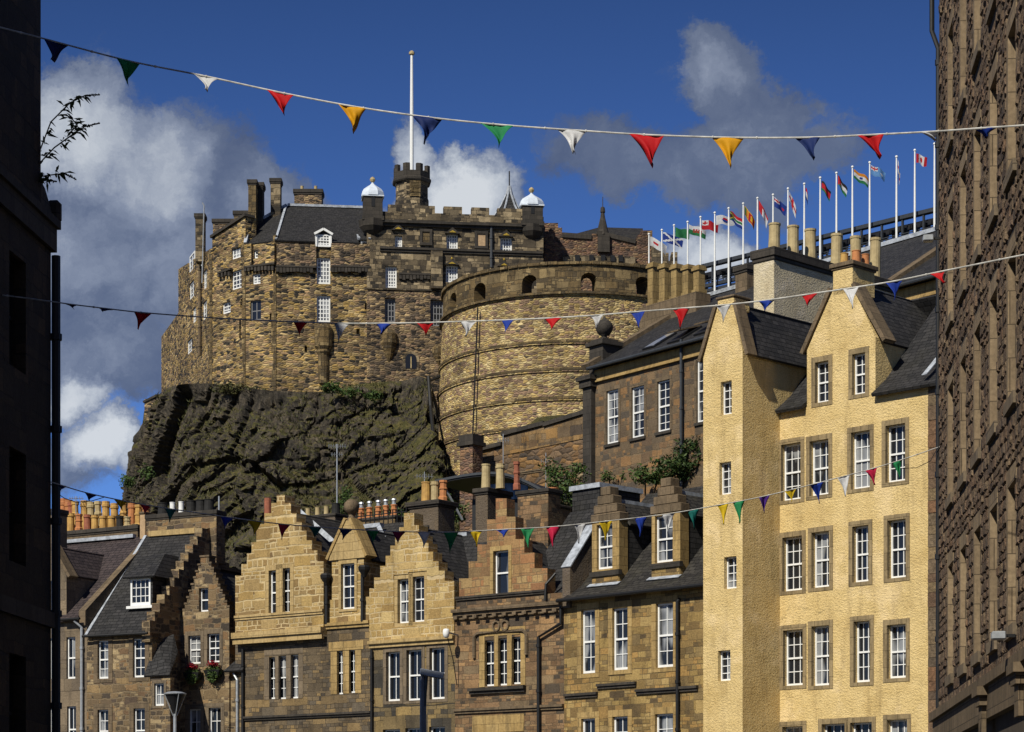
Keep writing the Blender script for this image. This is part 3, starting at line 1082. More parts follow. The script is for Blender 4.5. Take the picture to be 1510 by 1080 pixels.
# ------------------------------------------------------------------ mansard house with two dormers
H = thing('town_house', FF, 'ochre stone house with two stone dormers and a slate roof, beside the yellow tower', 'house', 'stone houses along the street')
zeF = FF.z(930, 876)
xF0 = FF.x(832)
for (a, b, c, d) in [(861, 900, 878, 993), (907, 897, 926, 988), (971, 890, 993, 984)]:
    window(H, FF, a, b, c, d, 2, 4, 'sash', .14, margin=(.22, 'ochre_stone'), fw=.07)
for (a, b, c, d) in [(861, 1060, 878, 1150), (907, 1057, 926, 1145), (970, 1053, 993, 1140)]:
    window(H, FF, a, b, c, d, 2, 4, 'sash', .14, margin=(.22, 'ochre_stone'), fw=.07)
M['wallF'] = coursed('ochre_squared_rubble', [(0.19, 0.125, 0.05), (0.33, 0.225, 0.08), (0.42, 0.295, 0.12), (0.10, 0.07, 0.038), (0.28, 0.19, 0.075), (0.36, 0.22, 0.075)], .40, .17, (0.14, 0.10, 0.05), .014, .03, .5, .5)
wall(H, 'wall', M['wallF'], MB().prism([(xF0, 0), (.75, 0), (.75, zeF), (xF0, zeF)], 0, .6), [FF], MB().box(xF0, .75, .6, 7, 0, zeF - .1))
string(H, FF, 834, 882, 1026, .2, .14, 'black_stone')
string(H, FF, 882, 939, 1011, .2, .14, 'black_stone')
string(H, FF, 939, 1030, 1018, .2, .14, 'black_stone')
pipe(H, FF, [(FF.x(1002), -.12, 0), (FF.x(1002), -.12, zeF - .5), (FF.x(1002), -.02, zeF - .4)], .07)
MB().tube([(xF0, -.42, zeF - .02), (.75, -.42, zeF - .02)], .075, 8).build('gutter', M['black'], H)
front_roof(H, FF, xF0 + .25, .9, -.40, zeF + .02, 4.6, zeF + 4.7, 'slate_grey', kick=(.55, zeF + .62))
MB().slab([(xF0 + .25, 4.6, zeF + 4.7), (.9, 4.6, zeF + 4.7), (.9, 9, zeF + .6), (xF0 + .25, 9, zeF + .6)], .1).build('rear_roof', M['slate'], H)
yd = .45
for (l, r, win, apr, capb) in [(873, 913, (884, 774, 903, 839), 849, 770), (961, 1003, (970, 761, 992, 829), 837, 757)]:
    n0 = len(FF.cuts)
    window(H, FF, *win, 2, 4, 'sash', .16, y=yd, fw=.065)
    cu = FF.cuts[n0:]
    FF.cuts = FF.cuts[:n0]
    xl, xr = FF.x(l, yd), FF.x(r, yd)
    cm = (l + r) / 2
    zb, za, zc_ = FF.z(cm, apr, yd), FF.z(cm, capb, yd), FF.z(cm, capb - 52, yd)
    dm = MB().box(xl, xr, yd, yd + .5, zeF + .3, za)
    dm = cut_each(dm, [c[0] for c in cu])
    wx = (xl + xr) / 2
    dd = dm.build('dormer', M['ochre_stone'], H)
    # stepped stone head
    hd = MB()
    hw = (xr - xl) / 2
    for i, fr_ in enumerate([1.08, .86, .58, .36]):
        zz0 = za + (zc_ - za) * i / 4
        hd.box(wx - hw * fr_, wx + hw * fr_, yd - .04 + .002 * i, yd + .5, zz0 + .001, za + (zc_ - za) * (i + 1) / 4)
    hd.build('dormer_gable', M['brown_stone'], dd, bevel=.03)
    MB().box(xl - .06, xr + .06, yd - .1, yd + .1, zb - .02, zb + .18).build('dormer_sill', M['black_stone'], dd)
    ap = MB().box(xl + .03, xr - .03, yd - .03, yd + .05, zeF + .25, zb - .02)
    ap.build('apron', M['wallF'], dd)
    MB().slab([(xl - .1, yd - .22, zeF + .50), (xr + .1, yd - .22, zeF + .48), (xr + .1, yd - .03, zeF + .60), (xl - .1, yd - .03, zeF + .62)], .02).build('apron_flashing', M['lead'], dd)
    ck = MB().box(xl + .04, xr - .02, yd + .5, yd + 3.6, zeF + .3, za - .05)
    ck.build('dormer_cheek', M['slate'], dd)
    zr_ = za + (zc_ - za) * .62
    rr = MB().slab([(xr + .22, yd + .45, za - .12), (xr + .22, yd + 3.9, za - .12), (wx + .12, yd + 3.9, zr_), (wx + .12, yd + .45, zr_)], .1)
    rr.slab([(xl - .22, yd + 3.9, za - .12), (xl - .22, yd + .45, za - .12), (wx - .12, yd + .45, zr_), (wx - .12, yd + 3.9, zr_)], .1)
    rr.build('dormer_roof', M['slate_grey'], dd)
    MB().box(wx - .16, wx + .16, yd + .5, yd + 3.9, zr_ - .04, zr_ + .1).build('ridge_lead', M['lead'], dd)
# raised party wall at the left end with broad lead on its slope
pw = MB()
yA, zA = -.1, FF.z(836, 838, -.1)
yBq = FF.y_at(871, xF0 + .2)
zBq = FF.z(871, 776, yBq)
pw.add([(xF0, yA, zeF - .3), (xF0 + .42, yA, zeF - .3), (xF0 + .42, yBq + 2.6, zeF - .3), (xF0, yBq + 2.6, zeF - .3),
        (xF0, yA, zA), (xF0 + .42, yA, zA), (xF0 + .42, yBq, zBq), (xF0, yBq, zBq), (xF0 + .42, yBq + 2.6, zBq), (xF0, yBq + 2.6, zBq)],
       [(0, 1, 5, 4), (1, 2, 8, 6, 5), (0, 4, 7, 9, 3), (4, 5, 6, 7), (7, 6, 8, 9), (3, 9, 8, 2), (0, 3, 2, 1)])
pw.build('party_wall', M['harl_brown'], H)
MB().slab([(xF0 - .05, yA - .05, zA + .05), (xF0 + .47, yA - .05, zA + .05), (xF0 + .47, yBq, zBq + .05), (xF0 - .05, yBq, zBq + .05)], .05).build('party_flashing', M['lead'], H)
# slate-hung block on the rear slope, capped in lead
yb_ = 4.2
xb0, xb1 = FF.x(844, yb_), FF.x(884, yb_)
zb0 = FF.z(864, 722, yb_)
MB().box(xb0, xb1, yb_, yb_ + 2.5, zeF + 1, zb0).build('rear_dormer', M['slate'], H)
MB().box(xb0 - .1, xb1 + .1, yb_ - .1, yb_ + 2.6, zb0 + .001, zb0 + .2).build('rear_dormer_cap', M['lead'], H)

# ------------------------------------------------------------------ reddish house with a stepped gable and tripled windows
H = thing('town_house', FE, 'reddish stone house with broad stepped gable and tripled hooded windows', 'house', 'stone houses along the street')
xE0, xE1 = FE.x(671), FE.x(832)
zcE = FE.z(745, 902)
zgE = FE.z(740, 882)
M['wallE'] = coursed('reddish_brown_rubble', [(0.19, 0.115, 0.06), (0.29, 0.18, 0.095), (0.11, 0.078, 0.05), (0.36, 0.215, 0.10), (0.24, 0.17, 0.095), (0.08, 0.062, 0.045)], .38, .15, (0.11, 0.08, 0.05), .014, .03, .45, .5)
M['gableE'] = coursed('orange_and_buff_squared_stone', [(0.34, 0.205, 0.09), (0.25, 0.125, 0.06), (0.40, 0.27, 0.12), (0.20, 0.13, 0.065), (0.36, 0.18, 0.08)], .42, .2, (0.2, 0.135, 0.075), .018, .03, .35, .4)
for (a, c, b, d) in [(715, 729, 945, 1012), (735, 748, 942, 1011), (755, 768, 940, 1009)]:
    window(H, FE, a, b, c, d, 2, 4, 'sash', .2, fw=.055)
for (a, c, b, d) in [(703, 722, 1070, 1150), (726, 742, 1068, 1150), (746, 764, 1066, 1150)]:
    window(H, FE, a, b, c, d, 2, 4, 'sash', .2, fw=.055, mat='glass_dark')
wall(H, 'wall', M['wallE'], MB().prism([(xE0, 0), (xE1, 0), (xE1, zcE - .1), (xE0, zcE - .1)], 0, .6), [FE], MB().box(xE0, xE1, .6, 8, 0, zcE - .3))
FE.cuts = []
# hood mould over the triple window, carved knot, sill
hx0, hx1, hz = FE.x(700), FE.x(777), FE.z(738, 932)
hb = MB()
pts = [(hx0, hz - 1.0)] + [(hx0 + .25 - .25 * math.cos(a * math.pi / 8), hz - .25 + .25 * math.sin(a * math.pi / 8)) for a in range(5)]
pts += [(hx1 - .25 + .25 * math.sin(a * math.pi / 8), hz - .25 + .25 * math.cos(a * math.pi / 8)) for a in range(5)] + [(hx1, hz - 1.0)]
hb.tube([(x, -.05, z) for x, z in pts], .075, 6)
hb.build('hood_mould', M['brown_stone'], H)
xw0, xw1, zw0, zw1 = FE.x(712), FE.x(771), FE.z(740, 1012), FE.z(740, 941)
ml = MB()
for a, c in [(707, 715), (729, 735), (748, 755), (768, 775)]:
    ml.box(FE.x(a), FE.x(c), -.025, .12, zw0, zw1 + .1)
ml.box(FE.x(707) - .0, FE.x(775), -.022, .1, zw1 + .101, zw1 + .42)
ml.build('window_mullion', M['ochre_stone'], H)
kb = MB()
for s in (-1, 1):
    c0 = (FE.x(739) + s * .22, FE.z(739, 923))
    kb.tube([(c0[0] + .17 * math.cos(a * .7), -.04, c0[1] + .2 * math.sin(a * .7)) for a in range(10)], .055, 5)
kb.build('carved_knot', M['brown_stone'], H)
string(H, FE, 694, 776, 1018, .24, .22, 'black_stone', 'window_sill')
string(H, FE, 671, 832, 1046, .2, .15, 'brown_stone')
MB().box(FE.x(697), FE.x(773), -.03, .02, FE.z(735, 1080), FE.z(735, 1054)).build('apron', M['ochre_stone'], H)
# cornice with dentils
cb = MB()
for i, (h, p) in enumerate([(.0, .10), (.14, .18), (.28, .30)]):
    cb.box(xE0 + .002 * i, xE1 - .002 * i, -p, .3, zcE - .2 + h, zcE - .2 + h + .138)
x = xE0 + .1
while x < xE1 - .3:
    cb.box(x, x + .2, -.26, -.101, zcE - .2 + .01, zcE - .2 + .135)
    x += .5
cb.build('cornice', M['brown_stone'], H)
# parapet strip and stepped gable
zpar = FE.z(745, 881)
MB().box(xE0 + .05, xE1 - .05, .02, .5, zcE + .22, zpar).build('parapet', M['wallE'], H)
string(H, FE, 673, 806, 878, .16, .1, 'black_stone', 'gable_course')
gl, gr = FE.x(676), FE.x(806)
out = [(gl, zpar + .05)]
PT = [(676, 853), (690, 853), (690, 828), (703, 828), (703, 803), (717, 803), (717, 766), (730, 766), (730, 735), (746, 735), (746, 762), (759, 762), (759, 795), (772, 795), (772, 815), (787, 815), (787, 838), (806, 838)]
out += [(FE.x(a), FE.z(a, b)) for a, b in PT] + [(gr, zpar + .05)]
window(H, FE, 732, 813, 750, 877, 1, 2, 'sash', .2, y=.05, margin=(.16, 'ochre_stone'), fw=.06)
gs = MB().prism(out, .05, .6)
wall(H, 'gable', M['gableE'], gs, [FE])
cp = MB()
step_caps(cp, out, .05, .6, .05, .13)
cp.build('gable_coping', M['brown_stone'], H)
# roof: ridge behind the gable, plus the right-hand slope by the party wall
zrE = FE.z(790, 778, 3.5)
front_roof(H, FE, FE.x(760, .4), xE1 + .3, .25, zpar - .2, 4.2, zpar + 3.9, 'slate')
depth_roof(H, FE, gl, zpar + .05, (gl + gr) / 2, FE.z(738, 790), gr, zpar + .05, .6, 7.5, 'slate')
x1r, z1r = FE.at(757, 795, .9)
MB().box(FE.x(772, 3), FE.x(805, 3), 3, 3.3, FE.z(790, 772, 3) - .18, FE.z(790, 772, 3)).build('ridge_lead', M['lead'], H)
pipe(H, FE, [(FE.x(797), -.14, 0), (FE.x(797), -.14, FE.z(797, 940)), (FE.x(830), -.14, FE.z(830, 920)), (FE.x(830), -.14, zcE)], .07)
pipe(H, FE, [(FE.x(806), -.1, zcE + .3), (FE.x(806), -.05, FE.z(806, 862)), (FE.x(815), .2, FE.z(815, 845))], .055)
# stacks behind the gable
y_ = 3.2
s_x0, s_x1 = FE.x(701, y_), FE.x(719, y_)
chimney(H, FE, s_x0, s_x1, y_, y_ + 1.6, zpar, FE.z(710, 727, y_), 'harl_brown', 'black_stone',
        [((s_x0 + s_x1) / 2, y_ + .3, 1.05, .2, 'pot_pale', 1), ((s_x0 + s_x1) / 2 + .55, y_ + .6, 1.05, .2, 'pot_pale', 0), ((s_x0 + s_x1) / 2 + .9, y_ + 1.3, 1.2, .16, 'pot_red', 2)], .1, .2)
y_ = 2.8
chimney(H, FE, FE.x(763, y_), FE.x(808, y_), y_, y_ + .9, zpar, FE.z(785, 728, y_), 'wallE', 'black_stone', [], .08, .16)

# ------------------------------------------------------------------ buff house with a stepped gable (right of the pair)
H = thing('town_house', FD, 'narrow buff stone house with stepped gable above a dark row of three windows', 'house', 'stone houses along the street')
xD0, xD1 = FD.x(546), FD.x(671)
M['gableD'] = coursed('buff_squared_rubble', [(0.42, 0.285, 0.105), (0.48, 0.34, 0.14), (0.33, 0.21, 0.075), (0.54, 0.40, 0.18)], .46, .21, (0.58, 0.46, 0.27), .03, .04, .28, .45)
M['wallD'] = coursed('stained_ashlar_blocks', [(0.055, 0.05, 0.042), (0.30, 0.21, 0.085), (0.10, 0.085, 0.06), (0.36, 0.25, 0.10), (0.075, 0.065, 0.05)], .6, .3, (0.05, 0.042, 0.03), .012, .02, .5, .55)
for (a, c, b, d) in [(591, 604, 855, 919), (612, 626, 851, 917)]:
    window(H, FD, a, b, c, d, 2, 4, 'sash', .2, margin=(.17, 'tan_stone'))
zD = FD.z(608, 948)
out = [(xD0, zD)]
PT = [(546, 868), (553, 868), (553, 852), (562, 852), (562, 835), (570, 835), (570, 820), (577, 820), (577, 805), (584, 805), (584, 792), (590, 792), (590, 778), (597, 778), (597, 757), (612, 757), (612, 775), (619, 775), (619, 789), (626, 789), (626, 801), (633, 801), (633, 814), (640, 814), (640, 828), (648, 828), (648, 842), (657, 842), (657, 857), (671, 857)]
out += [(FD.x(a), FD.z(a, b)) for a, b in PT] + [(xD1, zD)]
wall(H, 'gable', M['gableD'], MB().prism(out, -.06, .55), [FD])
cp = MB()
step_caps(cp, out, -.06, .55, .04, .12)
cp.build('gable_coping', M['tan_stone'], H)
FD.cuts = []
for (a, c, b, d) in [(574, 590, 962, 1034), (604, 622, 959, 1033), (638, 656, 956, 1031)]:
    window(H, FD, a, b, c, d, 2, 2, 'sash', .2, fw=.06, mat='glass_dark', margin=(.16, 'grey_margin'))
for (a, c, b, d) in [(569, 590, 1076, 1150), (602, 623, 1074, 1150), (637, 656, 1072, 1150)]:
    window(H, FD, a, b, c, d, 2, 2, 'sash', .2, fw=.06, mat='glass_dark')
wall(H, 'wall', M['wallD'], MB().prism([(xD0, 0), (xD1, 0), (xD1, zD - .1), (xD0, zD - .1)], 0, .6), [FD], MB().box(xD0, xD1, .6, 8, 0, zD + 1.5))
string(H, FD, 546, 671, 947, .3, .2, 'tan_stone')
depth_roof(H, FD, xD0 + .1, FD.z(550, 880), FD.x(605), FD.z(605, 775), xD1 - .1, FD.z(665, 870), .5, 8, 'slate')
MB().box(FD.x(640, 3.5), FD.x(688, 3.5), 3.5, 3.8, FD.z(660, 793, 3.5), FD.z(660, 786, 3.5)).build('ridge_lead', M['lead'], H)
front_roof(H, FD, FD.x(600, .8), xD1 + .6, .8, FD.z(650, 900), 3.6, FD.z(660, 790, 3.6), 'slate')
pipe(H, FD, [(FD.x(550), -.1, 0), (FD.x(550), -.1, zD - .2)], .06)
y_ = 4.0
c0, c1 = FD.x(604, y_), FD.x(646, y_)
chimney(H, FD, c0, c1, y_, y_ + 1.2, zD + 2, FD.z(625, 746, y_), 'harl_brown', 'black_stone',
        [(FD.x(618, y_), y_ + .5, .92, .22, 'pot_yellow', 1), (FD.x(631, y_), y_ + .5, .9, .19, 'pot_pale', 0), (FD.x(643, y_), y_ + .5, .9, .2, 'pot_orange', 2)], .14, .2)

# ------------------------------------------------------------------ yellow stepped-gable house with a pedimented dormer
H = thing('town_house', FC, 'honey stone house with tall stepped gable and ball-topped dormer beside it', 'house', 'stone houses along the street')
xC0, xCg, xC1 = FC.x(347), FC.x(478), FC.x(546)
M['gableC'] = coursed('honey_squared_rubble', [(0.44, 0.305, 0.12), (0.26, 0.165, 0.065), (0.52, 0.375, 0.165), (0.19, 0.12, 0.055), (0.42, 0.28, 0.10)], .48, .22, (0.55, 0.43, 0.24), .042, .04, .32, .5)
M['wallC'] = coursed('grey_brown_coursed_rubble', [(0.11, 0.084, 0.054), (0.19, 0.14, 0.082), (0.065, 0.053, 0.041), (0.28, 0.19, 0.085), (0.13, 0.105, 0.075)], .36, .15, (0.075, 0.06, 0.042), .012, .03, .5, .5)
for (a, c, b, d) in [(401, 412, 842, 906), (417, 428, 839, 904)]:
    window(H, FC, a, b, c, d, 2, 4, 'sash', .2, margin=(.2, 'tan_stone'), y=-.25)
zC = FC.z(412, 943, -.25)
out = [(FC.x(347, -.25), zC)]
PT = [(347, 849), (356, 849), (356, 832), (364, 832), (364, 816), (371, 816), (371, 800), (378, 800), (378, 773), (390, 773), (390, 757), (400, 757), (400, 742), (408, 742), (408, 730), (420, 730), (420, 742), (429, 742), (429, 757), (437, 757), (437, 770), (445, 770), (445, 783), (452, 783), (452, 797), (460, 797), (460, 812), (468, 812), (468, 828), (477, 828)]
out += [(FC.x(a, -.25), FC.z(a, b, -.25)) for a, b in PT] + [(FC.x(477, -.25), zC)]
wall(H, 'gable', M['gableC'], MB().prism(out, -.25, .4), [FC])
cp = MB()
step_caps(cp, out, -.25, .4, .05, .14)
cp.build('gable_coping', M['tan_stone'], H)
string(H, FC, 345, 477, 938, .5, .2, 'tan_stone', 'cornice', y=-.25)
string(H, FC, 347, 477, 907, .2, .1, 'tan_stone', y=-.25)
FC.cuts = []
for (a, c, b, d) in [(397, 406, 970, 1031), (411, 422, 968, 1031), (429, 440, 966, 1030)]:
    window(H, FC, a, b, c, d, 2, 4, 'sash', .2, fw=.05)
for (a, c, b, d) in [(497, 506, 961, 1024), (515, 524, 959, 1022)]:
    window(H, FC, a, b, c, d, 2, 4, 'sash', .2, fw=.05)
zCe = FC.z(512, 922)
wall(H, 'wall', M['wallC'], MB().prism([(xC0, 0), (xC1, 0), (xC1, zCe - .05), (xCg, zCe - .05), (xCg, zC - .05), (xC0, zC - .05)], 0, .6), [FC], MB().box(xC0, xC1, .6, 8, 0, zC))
ml = MB()
for a, c in [(390, 397), (406, 411), (422, 429), (440, 447)]:
    ml.box(FC.x(a), FC.x(c), -.02, .1, FC.z(418, 1031), FC.z(418, 967))
ml.box(FC.x(390), FC.x(447), -.018, .1, FC.z(418, 966), FC.z(418, 954))
ml.build('window_mullion', M['grey_margin'], H)
ml = MB()
for a, c in [(488, 497), (506, 515), (524, 533)]:
    ml.box(FC.x(a), FC.x(c), -.02, .1, FC.z(510, 1023), FC.z(510, 960))
ml.box(FC.x(485), FC.x(536), -.018, .1, FC.z(510, 959), FC.z(510, 946))
ml.build('window_mullion', M['ochre_stone'], H)
FC.cuts = []
string(H, FC, 476, 546, 922, .26, .16, 'ochre_stone', 'cornice')
string(H, FC, 360, 548, 1056, .18, .14, 'black_stone')
# upper wall with the pedimented dormer
window(H, FC, 507, 832, 523, 898, 2, 4, 'sash', .18, margin=(.13, 'tan_stone'), fw=.055)
zd0, zd1 = zCe + .02, FC.z(514, 825)
dl, dr = FC.x(489), FC.x(536)
wall(H, 'dormer', M['gableC'], MB().prism([(xCg, zd0), (xC1, zd0), (xC1, FC.z(545, 880)), (dr, FC.z(540, 880)), (dr, zd1), (dl, zd1), (dl, FC.z(486, 885)), (xCg, FC.z(480, 885))], .02, .5), [FC], MB().box(dl + .02, dr - .02, .5, 2.2, zd0, zd1 - .02))
pd = MB().prism([(dl - .1, zd1 + .01), (dr + .1, zd1 + .01), (dr + .05, zd1 + .16), (FC.x(517), FC.z(517, 768)), (FC.x(511), FC.z(511, 768)), (dl - .05, zd1 + .16)], -.06, .5)
pdo = pd.build('pediment', M['tan_stone'], H)
skp = MB()
skew(skp, dl - .1, zd1 + .12, FC.x(512), FC.z(512, 766), -.05, .6, .06, .13)
skew(skp, dr + .1, zd1 + .12, FC.x(516), FC.z(516, 766), -.05, .6, .06, .13)
skp.build('pediment_coping', M['ochre_stone'], pdo)
xb_, zb_ = FC.x(514), FC.z(514, 768)
MB().lathe([(.26, -.15), (.2, .1), (.12, .2), (.12, .3), (.2, .34), (.3, .46), (.34, .62), (.3, .78), (.18, .9), (.05, .93)], (xb_, .2, zb_), 12).build('ball_finial', M['brown_stone'], pdo, smooth=True)
depth_roof(H, FC, dl - .15, zd1 - .05, (dl + dr) / 2, FC.z(514, 775), dr + .15, zd1 - .05, .5, 4.5, 'slate', name='dormer_roof')
front_roof(H, FC, FC.x(440, .5), xC1 + .1, .35, FC.z(520, 893), 4.3, FC.z(545, 775, 4.3), 'slate_grey')
depth_roof(H, FC, FC.x(350), FC.z(350, 860), FC.x(413), FC.z(413, 752), FC.x(476), FC.z(476, 845), .35, 7.5, 'slate_grey')
# lead valley on the left slope and a lead ridge with its drop on the right
lb = MB()
p = [FC.at(436, 752, 2.6), FC.at(448, 752, 2.6), FC.at(499, 798, 1.4), FC.at(490, 800, 1.4)]
lb.slab([(p[3][0], 1.2, p[3][1]), (p[2][0], 1.2, p[2][1]), (p[1][0], 2.4, p[1][1]), (p[0][0], 2.4, p[0][1])], .05)
lb.box(FC.x(530, 3.6), FC.x(562, 3.6), 3.5, 3.8, FC.z(545, 779, 3.6), FC.z(545, 773, 3.6))
q = [FC.at(556, 775, 3.4), FC.at(562, 773, 3.4), FC.at(573, 792, 2.6), FC.at(567, 794, 2.6)]
lb.slab([(q[3][0], 2.4, q[3][1]), (q[2][0], 2.4, q[2][1]), (q[1][0], 3.3, q[1][1]), (q[0][0], 3.3, q[0][1])], .05)
lb.build('roof_flashing', M['lead'], H)
pipe(H, FC, [(FC.x(484), -.12, zCe + .1), (FC.x(484), -.12, FC.z(484, 862))], .075)
pipe(H, FC, [(FC.x(537), -.12, zCe + .1), (FC.x(537), -.12, FC.z(537, 848))], .075)
for a, b in ((484, 850), (540, 838)):
    MB().lathe([(.08, 0), (.12, .1), (.24, .3), (.26, .42), (.2, .5)], (FC.x(a), -.14, FC.z(a, b) - .4), 8).build('rainwater_head', M['black'], H)
pipe(H, FC, [(FC.x(360), -.1, 0), (FC.x(360), -.1, zC - .3)], .065)
MB().tube([(FC.x(395, .6), .6, FC.z(395, 775, .6)), (FC.x(395, .6), .6, FC.z(395, 735, .6))], .16, 10).build('red_flue', M['pot_red'], H)
# grey stack with small pots, and the long stack with six capped pots behind the roof
y_ = 4.8
chimney(H, FC, FC.x(431, y_), FC.x(494, y_), y_, y_ + .8, zC, FC.z(462, 764, y_), 'harl_brown', 'black_stone',
        [(FC.x(a, y_), y_ + .4, .42, .12, 'pot_pale', 1) for a in (446, 460, 473)] + [(FC.x(487, y_), y_ + .4, .5, .2, 'pot_black', 1)], .06, .12)
y_ = 7.0
stk = chimney(H, FC, FC.x(500, y_), FC.x(582, y_), y_, y_ + .8, zC, FC.z(540, 768, y_), 'wallC', 'black_stone',
        [(FC.x(a, y_), y_ + .4, .55, .17, 'pot_orange', 2) for a in (511, 525, 537, 550, 561, 573)], .06, .12)
for a in (525, 537, 550, 561, 573):
    MB().lathe([(.1, 0), (.12, .02), (.09, .05), (.09, .18), (.13, .2), (.11, .27), (.02, .3)], (FC.x(a, y_), y_ + .4, FC.z(540, 768, y_) + .12 + .55), 8).build('cowl', M['galv'], stk)
# iron cresting between the stacks
cr = MB()
xa, xb2, zz = FC.x(455, 6), FC.x(600, 6), FC.z(540, 790, 6)
x = xa
while x < xb2:
    cr.bar((x, 6, zz), (x, 6, zz + 1.0 + .2 * random.random()), .035)
    x += .26
cr.bar((xa, 6, zz + .3), (xb2, 6, zz + .3), .04).bar((xa, 6, zz + .9), (xb2, 6, zz + .9), .04)
cr.build('roof_railing', M['black'], H)

# ------------------------------------------------------------------ small dark gable house with window boxes
H = thing('town_house', FB2, 'small dark rubble house with plain gable and two red flower boxes under its windows', 'house', 'stone houses along the street')
xg0, xg1 = FB2.x(266), FB2.x(338)
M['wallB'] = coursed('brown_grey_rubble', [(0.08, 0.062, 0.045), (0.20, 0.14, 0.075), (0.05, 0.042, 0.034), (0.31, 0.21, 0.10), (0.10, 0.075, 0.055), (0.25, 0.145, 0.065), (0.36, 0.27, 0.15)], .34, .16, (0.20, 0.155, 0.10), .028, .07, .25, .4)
for (a, c, b, d) in [(281, 296, 938, 979), (309, 324, 935, 977)]:
    window(H, FB2, a, b, c, d, 2, 4, 'sash', .16, margin=(.17, 'grey_margin'))
window(H, FB2, 297, 868, 307, 902, 1, 2, 'sash', .2)
for (a, c, b, d) in [(281, 296, 1046, 1120), (311, 326, 1044, 1120)]:
    window(H, FB2, a, b, c, d, 2, 4, 'sash', .16, margin=(.17, 'grey_margin'))
zb2l, zb2r = FB2.z(266, 915), FB2.z(338, 900)
out = steps(xg0, zb2l, FB2.x(302), FB2.z(302, 828), xg1, zb2r, 9, .45, 0, .12)
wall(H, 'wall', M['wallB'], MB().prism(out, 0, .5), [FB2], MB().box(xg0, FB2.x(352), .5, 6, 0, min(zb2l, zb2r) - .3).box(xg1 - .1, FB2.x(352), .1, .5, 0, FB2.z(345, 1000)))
cp = MB()
step_caps(cp, out, 0, .5, .03, .09)
cp.build('gable_coping', M['brown_stone'], H)
depth_roof(H, FB2, xg0, zb2l, FB2.x(302), FB2.z(302, 835), xg1, zb2r, .5, 6.5, 'slate')
MB().bar((FB2.x(302), .5, FB2.z(302, 835) + .05), (FB2.x(302), 6.5, FB2.z(302, 835) + .05), .3, .16).build('ridge_stone', M['brown_stone'], H)
xr0, xr1 = FB2.x(332, -.2), FB2.x(360, -.2)
MB().slab([(xr0, -.35, FB2.z(345, 990)), (xr1, -.35, FB2.z(345, 990)), (xr1 - .1, .7, FB2.z(345, 955)), (xr1 - .3, .7, FB2.z(345, 955))], .1).build('corner_roof', M['slate'], H)
pipe(H, FB2, [(FB2.x(346), -.1, FB2.z(346, 993)), (FB2.x(352), -.12, FB2.z(352, 1003)), (FB2.x(352), -.12, 0)], .06, 'galv')

for a, b, lab in ((285, 992, 'left one of the two window boxes of red flowers on the dark gable house'), (315, 988, 'right one of the two window boxes of red flowers on the dark gable house')):
    x, z = FB2.at(a, b, -.2)
    wp = FB2.world(x, -.2)
    bf = Frame(wp.x, wp.y, -27, z)
    bx = thing('flower_box', bf, lab, 'flower box', 'window boxes')
    MB().add([(-.32, -.14, -.3), (.32, -.14, -.3), (.32, .18, -.3), (-.32, .18, -.3), (-.42, -.2, 0), (.42, -.2, 0), (.42, .18, 0), (-.42, .18, 0)], [(0, 3, 2, 1), (4, 5, 6, 7), (0, 1, 5, 4), (1, 2, 6, 5), (2, 3, 7, 6), (3, 0, 4, 7)]).build('trough', M['black'], bx)
    leaf_cloud(800, [((0, -.12, -.14), (.36, .28, .40))], .06, 3).build('foliage', M['leaf'], bx)
    leaf_cloud(130, [((0, -.08, .30), (.36, .22, .14))], .065, 4).build('flowers', M['flower'], bx)

# ------------------------------------------------------------------ slate-roofed house with a box dormer
H = thing('town_house', FB, 'dark rubble house with steep slate roof, white box dormer and stepped end wall', 'house', 'stone houses along the street')
xB0 = FB.x(128)
zeB = FB.z(178, 936)
for (a, c, b, d) in [(147, 160, 945, 1001), (199, 214, 942, 999)]:
    window(H, FB, a, b, c, d, 2, 4, 'sash', .14, margin=(.22, 'brown_stone'), fw=.06)
for (a, c, b, d) in [(147, 160, 1047, 1110), (200, 214, 1045, 1110)]:
    window(H, FB, a, b, c, d, 2, 4, 'sash', .14, margin=(.22, 'brown_stone'), fw=.06)
wall(H, 'wall', M['wallB'], MB().prism([(xB0, 0), (0, 0), (0, zeB), (xB0, zeB)], 0, .6), [FB], MB().box(xB0, 0, .6, 7.5, 0, zeB - .2))
zRB = FB.z(270, 787, 4.3)
yRB = 4.3
front_roof(H, FB, xB0 + .1, -.25, -.25, zeB, yRB, zRB, 'slate')
MB().slab([(xB0 + .1, yRB, zRB), (-.25, yRB, zRB), (-.25, 8.2, zeB + .5), (xB0 + .1, 8.2, zeB + .5)], .1).build('rear_roof', M['slate'], H)
MB().box(xB0 + .4, -.45, yRB - .15, yRB + .15, zRB - .05, zRB + .2).build('ridge_stone', M['tan_stone'], H)
sl = (zRB - zeB) / (yRB + .25)
fb_ = MB().slab([(xB0 + .05, -.25, zeB + .05), (xB0 + .2, -.25, zeB + .05), (xB0 + .2, yRB, zRB + .05), (xB0 + .05, yRB, zRB + .05)], .04)
fb_.build('roof_flashing', M['lead'], H)
MB().tube([(xB0, -.33, zeB - .03), (0, -.33, zeB - .03)], .06, 8).build('gutter', M['black'], H)
